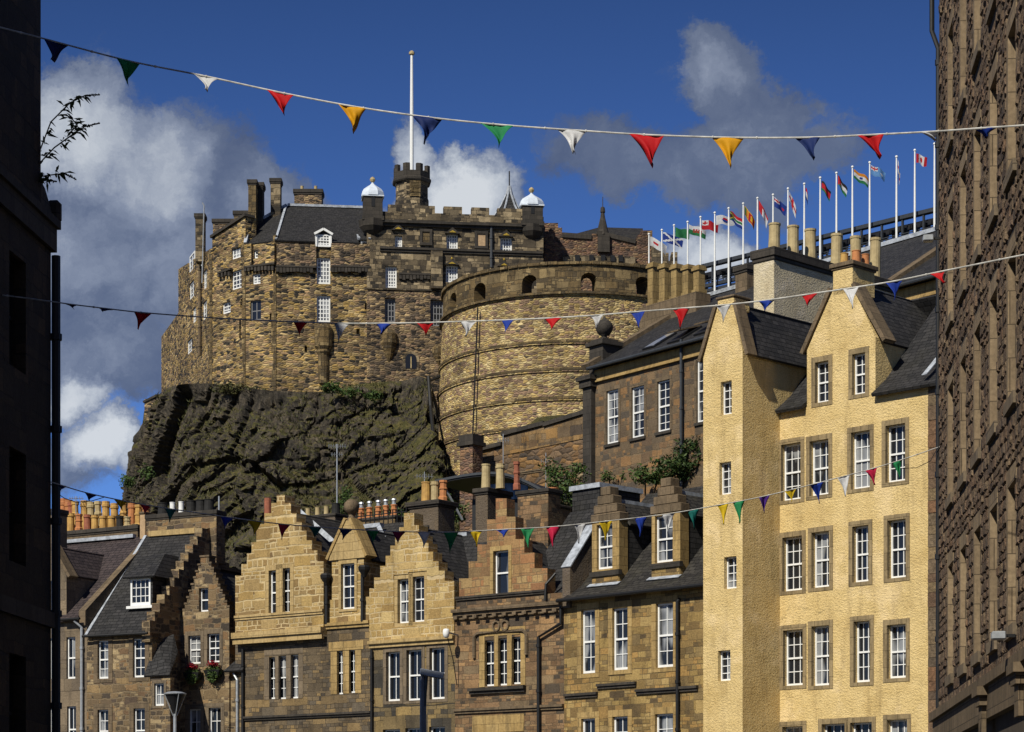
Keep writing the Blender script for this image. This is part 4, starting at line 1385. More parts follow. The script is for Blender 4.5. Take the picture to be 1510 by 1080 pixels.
# stepped end wall following the roof slope
ew = []
n = 12
yz = [(-.15, zeB - .4)]
for i in range(n):
    y0_ = -.15 + (yRB + .15) * i / n
    y1_ = -.15 + (yRB + .15) * (i + 1) / n
    zt = zeB + (zRB - zeB) * (i + .6) / n + .3
    yz += [(y0_, zt), (y1_, zt)]
yz += [(yRB + .6, zRB + .35), (yRB + .6, zRB + .1)]
for i in range(n - 1, -1, -1):
    y0_ = yRB + .6 + (3.8) * (n - i - 1) / n
    y1_ = yRB + .6 + (3.8) * (n - i) / n
    zt = zeB + (zRB - zeB) * (i + .6) / n + .2
    yz += [(y0_, zt), (y1_, zt)]
yz += [(yRB + 4.4, zeB - .4)]
em = MB()
k = len(yz)
em.add([(-.42, y, z) for y, z in yz] + [(0.0, y, z) for y, z in yz], [tuple(range(k - 1, -1, -1)), tuple(range(k, 2 * k))] + [(i, (i + 1) % k, (i + 1) % k + k, i + k) for i in range(k)])
em.build('end_wall', M['wallB'], H)
# box dormer with hipped roof
yd = .75
n0 = len(FB.cuts)
xd0, xd1 = FB.x(192, yd), FB.x(225, yd)
zd0, zd1 = FB.z(208, 893, yd), FB.z(208, 852, yd)
wo = window(H, FB, 193, 853, 222, 893, 4, 3, 'casement', .02, y=yd, cutit=False, fw=.09)
FB.cuts = FB.cuts[:n0]
dmo = MB().box(xd0, xd0 + .08, yd, yd + 2.6, zd0 - .1, zd1 + .05).box(xd1 - .08, xd1, yd, yd + 2.6, zd0 - .1, zd1 + .05).box(xd0 + .08, xd1 - .08, yd + .2, yd + 2.6, zd0 - .1, zd1 + .04).build('dormer', M['slate'], H)
MB().box(xd0 - .12, xd1 + .12, yd - .14, yd + .08, zd0 - .14, zd0 - .02).build('dormer_sill', M['white'], dmo)
zdr = FB.z(250, 818, yd + 1.6)
rx0, rx1 = xd0 - .25, xd1 + .25
dr_ = MB()
dr_.slab([(rx0, yd - .25, zd1 + .02), (rx1, yd - .25, zd1 + .02), (rx1 - .5, yd + 1.3, zdr), (rx0 + .5, yd + 1.3, zdr)], .08)
dr_.slab([(rx1, yd - .25, zd1 + .02), (rx1, yd + 3.0, zd1 + .02), (rx1 - .5, yd + 3.0, zdr), (rx1 - .5, yd + 1.3, zdr)], .08)
dr_.slab([(rx0, yd + 3.0, zd1 + .02), (rx0, yd - .25, zd1 + .02), (rx0 + .5, yd + 1.3, zdr), (rx0 + .5, yd + 3.0, zdr)], .08)
dr_.slab([(rx0 + .5, yd + 1.3, zdr), (rx1 - .5, yd + 1.3, zdr), (rx1 - .5, yd + 3.0, zdr), (rx0 + .5, yd + 3.0, zdr)], .06)
dr_.build('dormer_roof', M['slate'], dmo)
# lean-to stair wing in the inner corner
xl0, xl1 = FB.x(212, -.5), FG.x(268)
ln = MB().slab([(FB.x(212, -.45), -.45, FB.z(230, 996, -.45)), (FB.x(250, -.45), -.45, FB.z(230, 996, -.45)), (FB.x(262, .9), .9, FB.z(262, 960, .9)), (.25, 1.3, FB.z(262, 935, 1.3)), (-.2, .6, FB.z(240, 945, .6))], .1)
ln.build('lean_to_roof', M['slate'], H)
FL = Frame(*FB.world(FB.x(225, -.3), -.3), -26)
FL.cuts = []
window(H, FL, 230, 1008, 242, 1041, 2, 2, 'casement', .12, margin=(.12, 'grey_margin'))
wall(H, 'lean_to', M['wallB'], MB().prism([(FL.x(222), 0), (FL.x(251), 0), (FL.x(251), FL.z(240, 999)), (FL.x(222), FL.z(240, 999))], 0, .3).xf(FB.M.inverted() @ FL.M), [FL])
# stack on the ridge with blackened pots
y_ = yRB + .2
chimney(H, FB, FB.x(206, y_), FB.x(214, y_), y_, y_ + .8, zRB - 2, FB.z(210, 758, y_), 'panel', 'brown_stone', [], .04, .1, name='chimney')
chimney(H, FB, FB.x(214.5, y_), FB.x(318, y_), y_ + .05, y_ + .8, zRB - 1.4, FB.z(265, 762, y_), 'wallB', 'black_stone',
        [(FB.x(a, y_), y_ + .4, .55, .24, 'pot_black', 1) for a in (233, 275, 289, 301)] + [(FB.x(a, y_), y_ + .4, .55, .13, 'white', 1) for a in (247, 260)], .06, .2)

# ------------------------------------------------------------------ far left house with the crowded chimney
H = thing('town_house', FA, 'grey house at the far left with purple slates and a crowded row of clay pots', 'house', 'stone houses along the street')
xA0 = FA.x(40)
zeA = FA.z(105, 914)
M['wallA'] = coursed('grey_ashlar_front', [(0.18, 0.14, 0.095), (0.235, 0.18, 0.12), (0.145, 0.115, 0.085)], .9, .45, (0.09, 0.07, 0.05), .008, .01, .4, .5)
for (a, c, b, d) in [(77, 86, 857, 902), (76, 86, 942, 1001), (101, 111, 940, 1001), (76, 88, 1044, 1110), (102, 112, 1042, 1110)]:
    window(H, FA, a, b, c, d, 2, 2, 'sash', .14, mat='glass_dark' if a < 80 else 'glass', fw=.06)
xga, xgb = FA.x(52), FA.x(98)
zgA, zpk = FA.z(98, 848), FA.z(66, 805)
wall(H, 'wall', M['wallA'], MB().prism([(xA0, 0), (0, 0), (0, zeA), (xgb, zeA), (xgb, zgA), (FA.x(75), zpk), (xga, zgA), (xga, zeA), (xA0, zeA)], 0, .6), [FA], MB().box(xA0, 0, .6, 8, 0, zeA - .2))
sk = MB()
skew(sk, xgb + .1, zgA - .05, FA.x(75), zpk, 0, .5, .08, .14)
sk.build('gable_coping', M['brown_stone'], H)
MB().box(xgb - .4, xgb, .6, 2.2, zeA - .1, zgA).build('dormer_cheek', M['wallA'], H)
yRA = 4.6
zRA = FA.z(150, 797, yRA)
front_roof(H, FA, xA0 - 3, -.35, -.3, zeA - .02, yRA, zRA, 'slate_purple')
depth_roof(H, FA, xga, zgA, FA.x(75), zpk, xgb + .1, zgA, .5, 4.5, 'slate_purple')
MB().slab([(xA0, yRA, zRA), (0, yRA, zRA), (0, 9, zeA), (xA0, 9, zeA)], .1).build('rear_roof', M['slate_purple'], H)
pwm = MB()
pwm.add([(-.38, -.1, zeA - .3), (0.0, -.1, zeA - .3), (0.0, yRA + .4, zeA - .3), (-.38, yRA + .4, zeA - .3), (-.38, -.1, zeA + .35), (0.0, -.1, zeA + .35), (0.0, yRA + .4, zRA + .35), (-.38, yRA + .4, zRA + .35)],
        [(0, 3, 2, 1), (4, 5, 6, 7), (0, 1, 5, 4), (1, 2, 6, 5), (2, 3, 7, 6), (3, 0, 4, 7)])
pwm.build('party_wall', M['brown_stone'], H)
MB().box(FA.x(55, yRA), FA.x(200, yRA), yRA - .2, yRA + .05, zRA - .02, zRA + .14).build('ridge_lead', M['lead'], H)
MB().tube([(xgb, -.36, zeA - .02), (-.1, -.36, zeA - .02)], .06, 8).build('gutter', M['black'], H)
pipe(H, FA, [(FA.x(116), -.3, zeA - .1), (FA.x(123), -.12, zeA - .4), (FA.x(123), -.12, 0)], .065, 'galv')
y_ = yRA + 1.2
zs = FA.z(140, 786, y_)
pots = []
mats = ['pot_orange', 'pot_yellow', 'pot_yellow', 'pot_orange', 'pot_red', 'pot_yellow', 'pot_yellow', 'pot_yellow', 'pot_black', 'pot_pale', 'pot_yellow']
for a, t_, mm in [(87, 757, 'pot_orange'), (97, 756, 'pot_yellow'), (109, 757, 'pot_orange'), (122, 758, 'pot_red'), (133, 759, 'pot_yellow'), (145, 760, 'pot_yellow'), (158, 760, 'pot_yellow'), (170, 760, 'pot_black'), (181, 761, 'pot_pale'), (192, 772, 'pot_pale')]:
    pots.append((FA.x(a, y_), y_ + .35, FA.z(a, t_, y_) - zs - .2, .19, mm, random.choice((0, 2))))
for a, t_, mm in [(71, 738, 'pot_orange'), (78, 740, 'pot_orange'), (83, 744, 'pot_red'), (89, 742, 'pot_yellow'), (102, 741, 'pot_yellow'), (112, 743, 'pot_pale'), (123, 742, 'pot_pale'), (134, 742, 'pot_yellow'), (147, 745, 'pot_yellow'), (160, 742, 'pot_yellow'), (172, 745, 'pot_orange'), (182, 747, 'pot_yellow'), (193, 747, 'pot_orange')]:
    pots.append((FA.x(a, y_), y_ + 1.1, FA.z(a, t_, y_ + 1.1) - zs - .2, .2, mm, random.choice((0, 2))))
chimney(H, FA, FA.x(55, y_), FA.x(203, y_), y_, y_ + 1.5, zRA - 2, zs, 'brown_stone', 'black_stone', pots, .08, .2)
chimney(H, FA, FA.x(60, .9), FA.x(82, .9), .9, 1.7, zgA, FA.z(76, 757, .9), 'wallA', 'black_stone', [], .06, .2)
# ================================================================== the long stone building above the street
FSch = facing(872, 118.0, -53)
H = thing('school_building', FSch, 'long brown stone building on the slope with tall white windows, skylights and a ball finial', 'building')
M['wallS'] = coursed('orange_brown_rubble', [(0.16, 0.115, 0.07), (0.115, 0.088, 0.06), (0.22, 0.13, 0.065), (0.085, 0.07, 0.055), (0.19, 0.135, 0.08), (0.27, 0.155, 0.07)], .40, .2, (0.17, 0.125, 0.075), .022, .05, .25, .45)
zb_s = 17.0
ze_s = FSch.z(950, 528)
xS1 = FSch.x(1060)
for (a, c, b, d) in [(897, 912, 576, 654), (934, 950, 571, 645), (972, 988, 562, 636), (1030, 1046, 530, 622)]:
    window(H, FSch, a, b, c, d, 2, 6, 'sash', .12, fw=.075, margin=(.16, 'brown_stone'), sill='black_stone')
xSr = 24.0
wall(H, 'wall', M['wallS'], MB().prism([(0, zb_s), (xSr, zb_s), (xSr, ze_s), (0, ze_s)], 0, .6), [FSch], MB().box(0, xSr, .6, 12, zb_s, ze_s - .1))
MB().box(.35, xSr, -.10, .2, ze_s - .55, ze_s + .0).box(.35, xSr, -.16, .2, ze_s - .62, ze_s - .552).build('frieze', M['ochre_stone'], H)
MB().tube([(.3, -.5, ze_s + .05), (xSr, -.5, ze_s + .05)], .09, 8).build('gutter', M['steel'], H)
zpi = FSch.z(882, 560)
MB().box(-.35, .33, -.28, .3, zb_s, zpi - .35).box(-.5, .45, -.42, .4, zpi - .35, zpi).box(-.62, .55, -.54, .5, zpi + .002, zpi + .22).build('corner_pier', M['black_stone'], H)
yr_s = 7.5
zr_s = FSch.z(1100, 422, yr_s)
front_roof(H, FSch, .1, xSr, -.45, ze_s + .08, yr_s, zr_s, 'slate')
MB().slab([(.1, yr_s, zr_s), (xSr, yr_s, zr_s), (xSr, 13, ze_s + 2), (.1, 13, ze_s + 2)], .12).build('rear_roof', M['slate'], H)
MB().box(.2, xSr, yr_s - .14, yr_s + .14, zr_s - .02, zr_s + .18).build('ridge_lead', M['lead'], H)
sk = MB()
for (y0_, z0_, y1_, z1_) in [(-.5, ze_s + .1, yr_s, zr_s)]:
    sk.slab([(-.25, y0_, z0_ + .2), (.3, y0_, z0_ + .2), (.3, y1_, z1_ + .2), (-.25, y1_, z1_ + .2)], .3)
sk.build('gable_coping', M['brown_stone'], H)
MB().add([(-.2, 0, ze_s - .1), (.1, 0, ze_s - .1), (.1, yr_s, zr_s), (-.2, yr_s, zr_s), (-.2, yr_s, ze_s - .1), (.1, yr_s, ze_s - .1)], [(0, 3, 4), (1, 5, 2), (0, 1, 2, 3), (2, 5, 4, 3), (0, 4, 5, 1)]).build('gable', M['wallS'], H)
# pedestal and ball finial on the corner
fx, fz = FSch.at(890, 545, .9)
pm = MB().box(fx - .55, fx + .55, .4, 1.5, ze_s - .3, FSch.z(890, 512, .9))
pm.box(fx - .7, fx + .7, .25, 1.65, FSch.z(890, 512, .9) + .002, FSch.z(890, 506, .9)).box(fx - .5, fx + .5, .45, 1.45, FSch.z(890, 506, .9) + .002, FSch.z(890, 502, .9))
pmo = pm.build('corner_pedestal', M['black_stone'], H)
zf = FSch.z(890, 502, .9)
MB().lathe([(.3, 0), (.16, .12), (.14, .22), (.3, .3), (.42, .5), (.46, .68), (.4, .88), (.22, 1.04), (.1, 1.1), (.07, 1.2), (.02, 1.24)], (fx, .95, zf), 14).build('ball_finial', M['black_stone'], pmo, smooth=True)
# skylights let into the slope
sl_ = (zr_s - ze_s) / (yr_s + .45)
def on_roof(px, py):
    """local (x, y, z) where a photo pixel meets the front roof slope"""
    lo, hi = -.45, yr_s
    for _ in range(40):
        m = (lo + hi) / 2
        if FSch.z(px, py, m) > ze_s + .08 + (m + .45) * sl_:
            lo = m
        else:
            hi = m
    return FSch.x(px, lo), lo, ze_s + .08 + (lo + .45) * sl_
for q, glassy in (([(938, 523), (955, 509), (962, 502), (946, 515)], 1), ([(976, 512), (990, 502), (998, 497), (986, 505)], 0), ([(1012, 504), (1032, 486), (1040, 481), (1022, 495)], 0)):
    c = [on_roof(*p_) for p_ in q]
    x0_, y0_, _z = on_roof((q[0][0] + q[1][0]) / 2, (q[0][1] + q[1][1]) / 2 + 2)
    b = MB()
    w_, l_ = .9, 1.5
    v = lambda dx, dy, up: (x0_ + dx, y0_ + dy, ze_s + .08 + (y0_ + dy + .45) * sl_ + up)
    if glassy:
        sky_o = MB().slab([v(0, 0, .10), v(w_, 0, .10), v(w_, l_, .10), v(0, l_, .10)], .12).build('skylight', M['black'], H)
        MB().slab([v(.09, .09, .125), v(w_ - .09, .09, .125), v(w_ - .09, l_ - .09, .125), v(.09, l_ - .09, .125)], .02).build('pane', M['glass'], sky_o)
    else:
        sky_o = MB().slab([v(0, 0, .10), v(w_, 0, .10), v(w_, l_, .10), v(0, l_, .10)], .12).build('skylight', M['black'], H)
        MB().slab([v(.05, .0, .62), v(w_ - .05, .0, .62), v(w_ - .05, l_ - .05, .16), v(.05, l_ - .05, .16)], .07).build('sash', M['brown_stone'], sky_o)
pipe(H, FSch, [(FSch.x(1009), -.2, zb_s), (FSch.x(1009), -.2, ze_s + .35)], .075, 'steel')
# row of five tall square flues on a base at the gable
y_ = 5.6
xs_ = FSch.x(957, y_)
zb1 = FSch.z(985, 447, y_)
bs_ = MB().box(xs_ - .2, FSch.x(1037, y_), y_ - .5, y_ + .5, ze_s, zb1).build('chimney', M['brown_stone'], H)
for pcx in (963.5, 980.5, 998, 1015, 1031):
    fxx = FSch.x(pcx, y_)
    zt = FSch.z(pcx, 396 + (pcx - 963) * .06, y_)
    m_ = MB().box(fxx - .215, fxx + .215, y_ - .215, y_ + .215, zb1, zt)
    m_.box(fxx - .29, fxx + .29, y_ - .29, y_ + .29, zt + .002, zt + .14).box(fxx - .24, fxx + .24, y_ - .24, y_ + .24, zt + .142, zt + .26).box(fxx - .28, fxx + .28, y_ - .28, y_ + .28, zb1 + .002, zb1 + .2)
    m_.build('flue', M['brown_ochre'], bs_)
y_ = 6.6
chimney(H, FSch, FSch.x(1084, y_), FSch.x(1101, y_), y_, y_ + 1.6, zr_s - 2.2, FSch.z(1092, 400, y_), 'brown_stone', 'black_stone', [], .1, .28)
# roof further along with a raised stone skew
xk, zk_ = FSch.at(1372, 365, 3)
MB().slab([(xk - .2, 0, ze_s + .5), (xk + .35, 0, ze_s + .5), (xk + .35, yr_s, zr_s + .35), (xk - .2, yr_s, zr_s + .35)], .4).build('roof_skew', M['brown_stone'], H)

# ------------------------------------------------------------------ retaining wall below the round battery, with its end pillar
FR_ = facing(690, 152.0, -40)
H = thing('retaining_wall', FR_, 'sloping orange-stained retaining wall below the round battery', 'wall')
M['wallR'] = rubble('stained_wall_rubble', [(0.20, 0.12, 0.06), (0.13, 0.09, 0.06), (0.26, 0.15, 0.06), (0.09, 0.07, 0.055), (0.17, 0.115, 0.07), (0.30, 0.23, 0.14)], 1.8, 3.2, (0.11, 0.08, 0.055), .07, .45, .5, .05)
M['wallR2'] = coursed('orange_wall_stone', [(0.30, 0.175, 0.065), (0.17, 0.11, 0.06), (0.34, 0.21, 0.085), (0.09, 0.068, 0.05), (0.24, 0.165, 0.09)], .5, .24, (0.16, 0.11, 0.06), .024, .06, .7, .7)
top = [(690, 668), (741, 655), (741, 641), (803, 625), (803, 627), (895, 598)]
pl = [FR_.at(*q) for q in top]
low = [FR_.at(a, b + 26) for a, b in ((741, 643), (895, 604))]
pol = [(pl[0][0], 22)] + pl + [(pl[-1][0], 22)]
MB().prism(pol, 0, .8).build('wall', M['wallR'], H)
MB().prism([(pl[2][0] + .02, FR_.z(741, 672)), (pl[2][0] + .02, pl[2][1] - .25), (pl[3][0], pl[3][1] - .25), (pl[5][0], pl[5][1] - .2), (pl[5][0], FR_.z(895, 640))], -.05, .1).build('upper_courses', M['wallR2'], H)
cpm = MB()
for a, b in ((pl[0], pl[1]), (pl[2], pl[3]), (pl[4], pl[5])):
    cpm.prism([(a[0], a[1] - .12), (b[0], b[1] - .12), (b[0], b[1] + .15), (a[0], a[1] + .15)], -.2, .9)
cpm.build('coping', M['black_stone'], H)
string(H, FR_, 760, 890, 690, .2, .1, 'brown_stone')
FPi = facing(691, 149.0, -40)
H = thing('stone_pillar', FPi, 'square stone pillar with dark cap at the foot of the round battery', 'pillar')
a0, a1 = FPi.x(678), FPi.x(697)
zt = FPi.z(690, 657)
MB().box(a0, a1, 0, 1.0, 20, zt).build('shaft', M['hall'], H)
MB().box(a0 - .15, a1 + .15, -.15, 1.15, zt + .002, zt + .25).box(a0 - .05, a1 + .05, -.05, 1.05, zt + .252, FPi.z(690, 641)).build('cap', M['black_stone'], H)

# ================================================================== castle
def at_y(px, Y):
    return (px - CX) / FPX * Y


YP = 209.0
FPal = facing(541, YP, 7)
K = thing('castle_palace', FPal, 'dark stone castle palace with battlements, two white-capped turrets and an octagonal flag tower', 'castle')
xp0, xp1 = 0.0, FPal.x(801)
zpt = FPal.z(541, 331)                       # wall head under the parapet
zmid = FPal.z(541, 392)
base = 36.0
for (a, b, c, d, nx, ny) in [(582, 349, 593, 374, 3, 5), (658, 346, 675, 372, 4, 5), (737, 351, 755, 377, 4, 5), (657, 392, 675, 417, 4, 5)]:
    window(K, FPal, a, b, c, d, nx, ny, 'casement', .2, fw=.14, mw=.09, mat='glass_pale')
window(K, FPal, 568, 394, 585, 425, 4, 6, 'casement', .2, fw=.14, mw=.09, mat='glass_pale')
window(K, FPal, 567, 441, 583, 475, 3, 4, 'casement', .35, fw=.12, mw=.08, frame_mat='grey_paint', mat='glass_dark')
window(K, FPal, 634, 444, 654, 481, 4, 4, 'casement', .35, fw=.12, mw=.08, frame_mat='grey_paint', mat='glass_dark')
W0 = list(FPal.cuts)
FPal.cuts = [c for c in W0 if (c[0].v[0].z + c[0].v[6].z) / 2 < FPal.z(541, 427)]
wall(K, 'lower_wall', M['castle_grey'], MB().prism([(xp0, base), (xp1, base), (xp1, FPal.z(541, 427)), (xp0, FPal.z(541, 427))], 0, .9), [FPal], MB().box(xp0, xp1, .9, 16, base, zpt - .5))
FPal.cuts = [c for c in W0 if c not in FPal.cuts]
wall(K, 'upper_wall', M['castle_ashlar'], MB().prism([(xp0, FPal.z(541, 427) + .003), (xp1, FPal.z(541, 427) + .003), (xp1, zpt), (xp0, zpt)], -.12, .9), [FPal])
FPal.cuts = []
string(K, FPal, 560, 800, 371.5, .4, .25, 'black_stone', y=-.12)
string(K, FPal, 541, 801, 333, .5, .45, 'black_stone', 'cornice', y=-.12)
# battlements
bt = MB().box(xp0, xp1, -.25, .5, zpt + .2, zpt + 1.15)
for a, b in ((607, 641), (654, 681), (695, 721), (733, 771), (572, 596)):
    bt.box(FPal.x(a), FPal.x(b), -.245, .495, zpt + 1.152, zpt + 1.8)
bt.build('battlement', M['castle_ashlar'], K)
MB().slab([(xp0, .5, zpt + .9), (xp1, .5, zpt + .9), (xp1, 7, zpt + 1.6), (xp0, 7, zpt + 1.6)], .3).build('roof', M['lead'], K)
# gilded pediments and carved panels
def pediment(root, fr, pc, pb, wpx, hpx, y=-.12):
    x, z = fr.at(pc, pb, y)
    hw = wpx / 2 / FPX * YP
    h = hpx / FPX * YP
    o = MB().prism([(x - hw, z), (x + hw, z), (x, z + h)], y - .28, y + .02).build('pediment', M['black_stone'], root)
    MB().prism([(x - hw * .5, z + h * .14), (x + hw * .5, z + h * .14), (x, z + h * .5)], y - .33, y - .2).lathe([(.05, 0), (.1, .08), (.07, .16), (.02, .24)], (x, y - .15, z + h * .98), 6).build('gilded_crest', M['gold'], o)
for pc, pb, ww, hh in ((587, 340.5, 20, 9), (667, 345.5, 22, 9), (746, 350, 22, 10), (666, 391.5, 22, 8), (743, 394, 20, 9)):
    pediment(K, FPal, pc, pb, ww, hh)
for (a, b, c, d, mt) in ((619, 339, 637, 362, 'castle_band'), (700, 342, 719, 367, 'panel')):
    x0_, x1_ = FPal.x(a, -.12), FPal.x(c, -.12)
    z0_, z1_ = FPal.z((a + c) / 2, d, -.12), FPal.z((a + c) / 2, b, -.12)
    f_ = MB().box(x0_ - .02, x1_ + .02, -.3, -.125, z0_ - .02, z0_ + .22).box(x0_ - .02, x1_ + .02, -.3, -.125, z1_ - .22, z1_ + .02).box(x0_, x0_ + .22, -.3, -.125, z0_ + .22, z1_ - .22).box(x1_ - .22, x1_, -.3, -.125, z0_ + .22, z1_ - .22)
    fo = f_.build('panel_frame', M['black_stone'], K)
    MB().box(x0_ + .22, x1_ - .22, -.2, -.126, z0_ + .22, z1_ - .22).build('panel', M[mt], fo)
pipe(K, FPal, [(FPal.x(724), -.3, FPal.z(724, 396)), (FPal.x(724), -.3, FPal.z(724, 336))], .13, 'steel')
# lower bay at the left, buttress, drip corbels
MB().box(FPal.x(635), FPal.x(652), -.5, -.125, FPal.z(640, 427), FPal.z(640, 372)).build('buttress', M['castle_ashlar'], K)
def corbels(root, fr, px0, px1, py, step=5.2, y=0.0, h=.42, mat='black_stone'):
    m = MB()
    a = px0
    while a < px1:
        x, z = fr.at(a, py, y)
        m.box(x - .13, x + .13, y - .32, y + .02, z - h / 2 + random.uniform(-.08, .08), z + h / 2)
        a += step
    x0_, z0_ = fr.at(px0, py, y)
    x1_, z1_ = fr.at(px1, py, y)
    zc_ = (z0_ + z1_) / 2
    m.box(x0_ - .1, x1_ + .1, y - .36, y + .02, zc_ + h / 2 + .002, zc_ + h / 2 + .16)
    m.build('corbel_course', M[mat], root, rel(root, fr))
corbels(K, FPal, 590, 633, 410)
# corner turrets with ogee lead caps
def turret(root, fr, pxl, pxr, pyt, pyb, capt, y=-.25):
    xl, xr = fr.x(pxl, y), fr.x(pxr, y)
    cx_, r = (xl + xr) / 2, (xr - xl) / 2
    zb_, zt_ = fr.z((pxl + pxr) / 2, pyb, y), fr.z((pxl + pxr) / 2, pyt, y)
    zc_ = fr.z((pxl + pxr) / 2, capt, y)
    m = MB().box(xl, xr, y - .3, y + 2 * r - .3, zb_, zt_)
    m.lathe([(.2, -1.6), (.9, -1.0), (1.2, -.6), (1.3, -.001)], (cx_, y + r - .3, zb_), 8)
    m.box(xl - .12, xr + .12, y - .42, y + 2 * r - .18, zb_ - .12, zb_ + .25)
    t = m.build('turret', M['black_stone'], root)
    h = zc_ - zt_
    rr = r * 1.30
    m = MB().box(xl - .12, xr + .12, y - .42, y + 2 * r - .18, zt_ + .002, zt_ + .12)
    m.lathe([(rr, .12), (rr * .98, h * .2), (rr * .92, h * .36), (rr * .78, h * .52), (rr * .52, h * .66), (rr * .26, h * .79), (.12, h * .9), (.09, h * .97)], (cx_, y + r - .3, zt_), 8, math.pi / 8)
    cpo = m.build('turret_cap', M['cupola'], t)
    MB().lathe([(.06, -.1), (.2, .05), (.26, .2), (.18, .38), (.05, .46)], (cx_, y + r - .3, zc_), 8).build('ball', M['pot_pale'], cpo)
    MB().box(cx_ - .16, cx_ + .16, y - .33, y - .298, (zb_ + zt_) / 2 + .1, (zb_ + zt_) / 2 + .9).build('window_slit', M['black'], t)
turret(K, FPal, 536, 564, 291, 324, 266)
turret(K, FPal, 770, 800, 305, 332, 281)
# small pointed roof between
xx_, zz_ = FPal.at(753, 318, 3)
MB().lathe([(1.9, 0), (1.5, .6), (.75, 1.7), (.25, 2.8), (.06, 3.6), (.06, 5.0)], (xx_, 4, zz_ - .6), 6).build('pointed_roof', M['slate'], K)
rb = MB()
for k_ in range(6):
    a_ = k_ * math.pi / 3
    rb.tube([(xx_ + r_ * math.cos(a_), 4 + r_ * math.sin(a_), zz_ - .6 + h_) for r_, h_ in [(1.92, 0), (1.52, .62), (.78, 1.75), (.27, 2.85), (.08, 3.6)]], .09, 5)
rb.build('roof_rib', M['lead'], K)
# octagonal flag tower
tx, tz = FPal.at(608, 305, 4.0)
rt = (633.5 - 583) / 2 / FPX * 213 * 1.02
ztt = FPal.z(608, 265, 4.0)
fm = MB().lathe([(rt * 1.02, -3), (rt * 1.02, .6), (rt * .97, .8), (rt * .97, ztt - tz - .5), (rt * 1.02, ztt - tz - .3), (rt * 1.1, ztt - tz), (rt * 1.1, ztt - tz + .1)], (tx, 4.0 + rt * .4, tz), 8, math.pi / 8)
ft = fm.build('flag_tower', M['castle_ashlar'], K)
mm_ = MB()
mm_.lathe([(rt * 1.1, .101), (rt * 1.1, .62)], (tx, 4.0 + rt * .4, ztt), 8, math.pi / 8)
for k_ in range(8):
    a_ = math.pi / 8 + k_ * math.pi / 4
    c0_ = Vector((math.cos(a_), math.sin(a_), 0)) * rt * 1.1
    c1_ = Vector((math.cos(a_ + math.pi / 4), math.sin(a_ + math.pi / 4), 0)) * rt * 1.1
    o_ = Vector((tx, 4.0 + rt * .4, ztt + .6))
    for s0_, s1_ in ((0.0, .26), (.74, 1.0)):
        p0_, p1_ = o_ + c0_.lerp(c1_, s0_), o_ + c0_.lerp(c1_, s1_)
        i0_, i1_ = o_ + c0_.lerp(c1_, s0_) * .8, o_ + c0_.lerp(c1_, s1_) * .8
        u_ = Vector((0, 0, .68))
        mm_.add([p0_, p1_, i1_, i0_, p0_ + u_, p1_ + u_, i1_ + u_, i0_ + u_], [(0, 3, 2, 1), (4, 5, 6, 7), (0, 1, 5, 4), (1, 2, 6, 5), (2, 3, 7, 6), (3, 0, 4, 7)])
mm_.build('tower_battlement', M['black_stone'], ft)
MB().lathe([(rt * 1.12, 0), (rt * 1.17, .12), (rt * 1.17, .32), (rt * 1.1, .4)], (tx, 4.0 + rt * .4, ztt - .3), 8, math.pi / 8).build('tower_string', M['black_stone'], ft)
wx_ = FPal.x(612, 4.0 - rt * .55)
lv = MB()
for k_ in range(9):
    lv.box(wx_ - .35, wx_ + .35, 4.0 - rt * .6, 4.0 - rt * .46, tz + .75 + k_ * .14, tz + .83 + k_ * .14)
lv.box(wx_ - .5, wx_ - .35, 4.0 - rt * .6, 4.0 - rt * .44, tz + .7, tz + 2.0).box(wx_ + .35, wx_ + .5, 4.0 - rt * .6, 4.0 - rt * .44, tz + .7, tz + 2.0).box(wx_ - .5, wx_ + .5, 4.0 - rt * .6, 4.0 - rt * .44, tz + 2.0, tz + 2.15)
lv.build('louvre', M['castle_band'], ft)
fpw = FPal.world(tx, 4.0 + rt * .4)
FFl = Frame(fpw.x, fpw.y, 0, ztt + .5)
H = thing('flagpole', FFl, 'tall bare white flagpole on the octagonal castle tower', 'flagpole')
zpo = CH + (HY - 82) / FPX * FFl.o.y - FFl.o.z
MB().lathe([(.19, 0), (.17, zpo * .5), (.12, zpo)], (0, 0, 0), 10).build('pole', M['white'], H)
MB().lathe([(.12, 0), (.26, .1), (.26, .3), (.1, .42)], (0, 0, zpo), 8).build('pole_cap', M['pot_pale'], H)

# ------------------------------------------------------------------ western ranges of the castle (left of the palace)
LP = [(238, 240), (263, 229), (311, 213.5), (362, 209.6), (407, 208.2), (545, 209.2)]
LW = [Vector((at_y(a, b), b)) for a, b in LP]
FCa = Frame(LW[2].x, LW[2].y, 0)
K = thing('castle_range', FCa, 'tall faceted castle range on the cliff edge with slate roof and thin chimneys', 'castle')
facets = []
for a, b in zip(LW, LW[1:]):
    d = b - a
    facets.append(Frame(a.x, a.y, math.degrees(math.atan2(d.y, d.x))))
ze_c = CH + (HY - 357) / FPX * 208.6
for (a, b, c, d, nx, ny, fm_, gm) in [(467, 381, 487, 419, 4, 6, 'white', 'glass_pale'), (467, 437, 487, 475, 4, 6, 'white', 'glass_pale')]:
    window(K, facets[4], a, b, c, d, nx, ny, 'casement', .22, fw=.13, mw=.09, mat=gm)
for (a, b, c, d, nx, ny, fm_, gm) in [(376, 370, 380, 381, 1, 2, 'white', 'glass'), (374, 405, 384, 419, 2, 3, 'white', 'glass'), (371, 444, 385, 473, 2, 2, 'grey_paint', 'glass')]:
    window(K, facets[3], a, b, c, d, nx, ny, 'casement', .2, fw=.11, mw=.08, frame_mat=fm_, mat=gm)
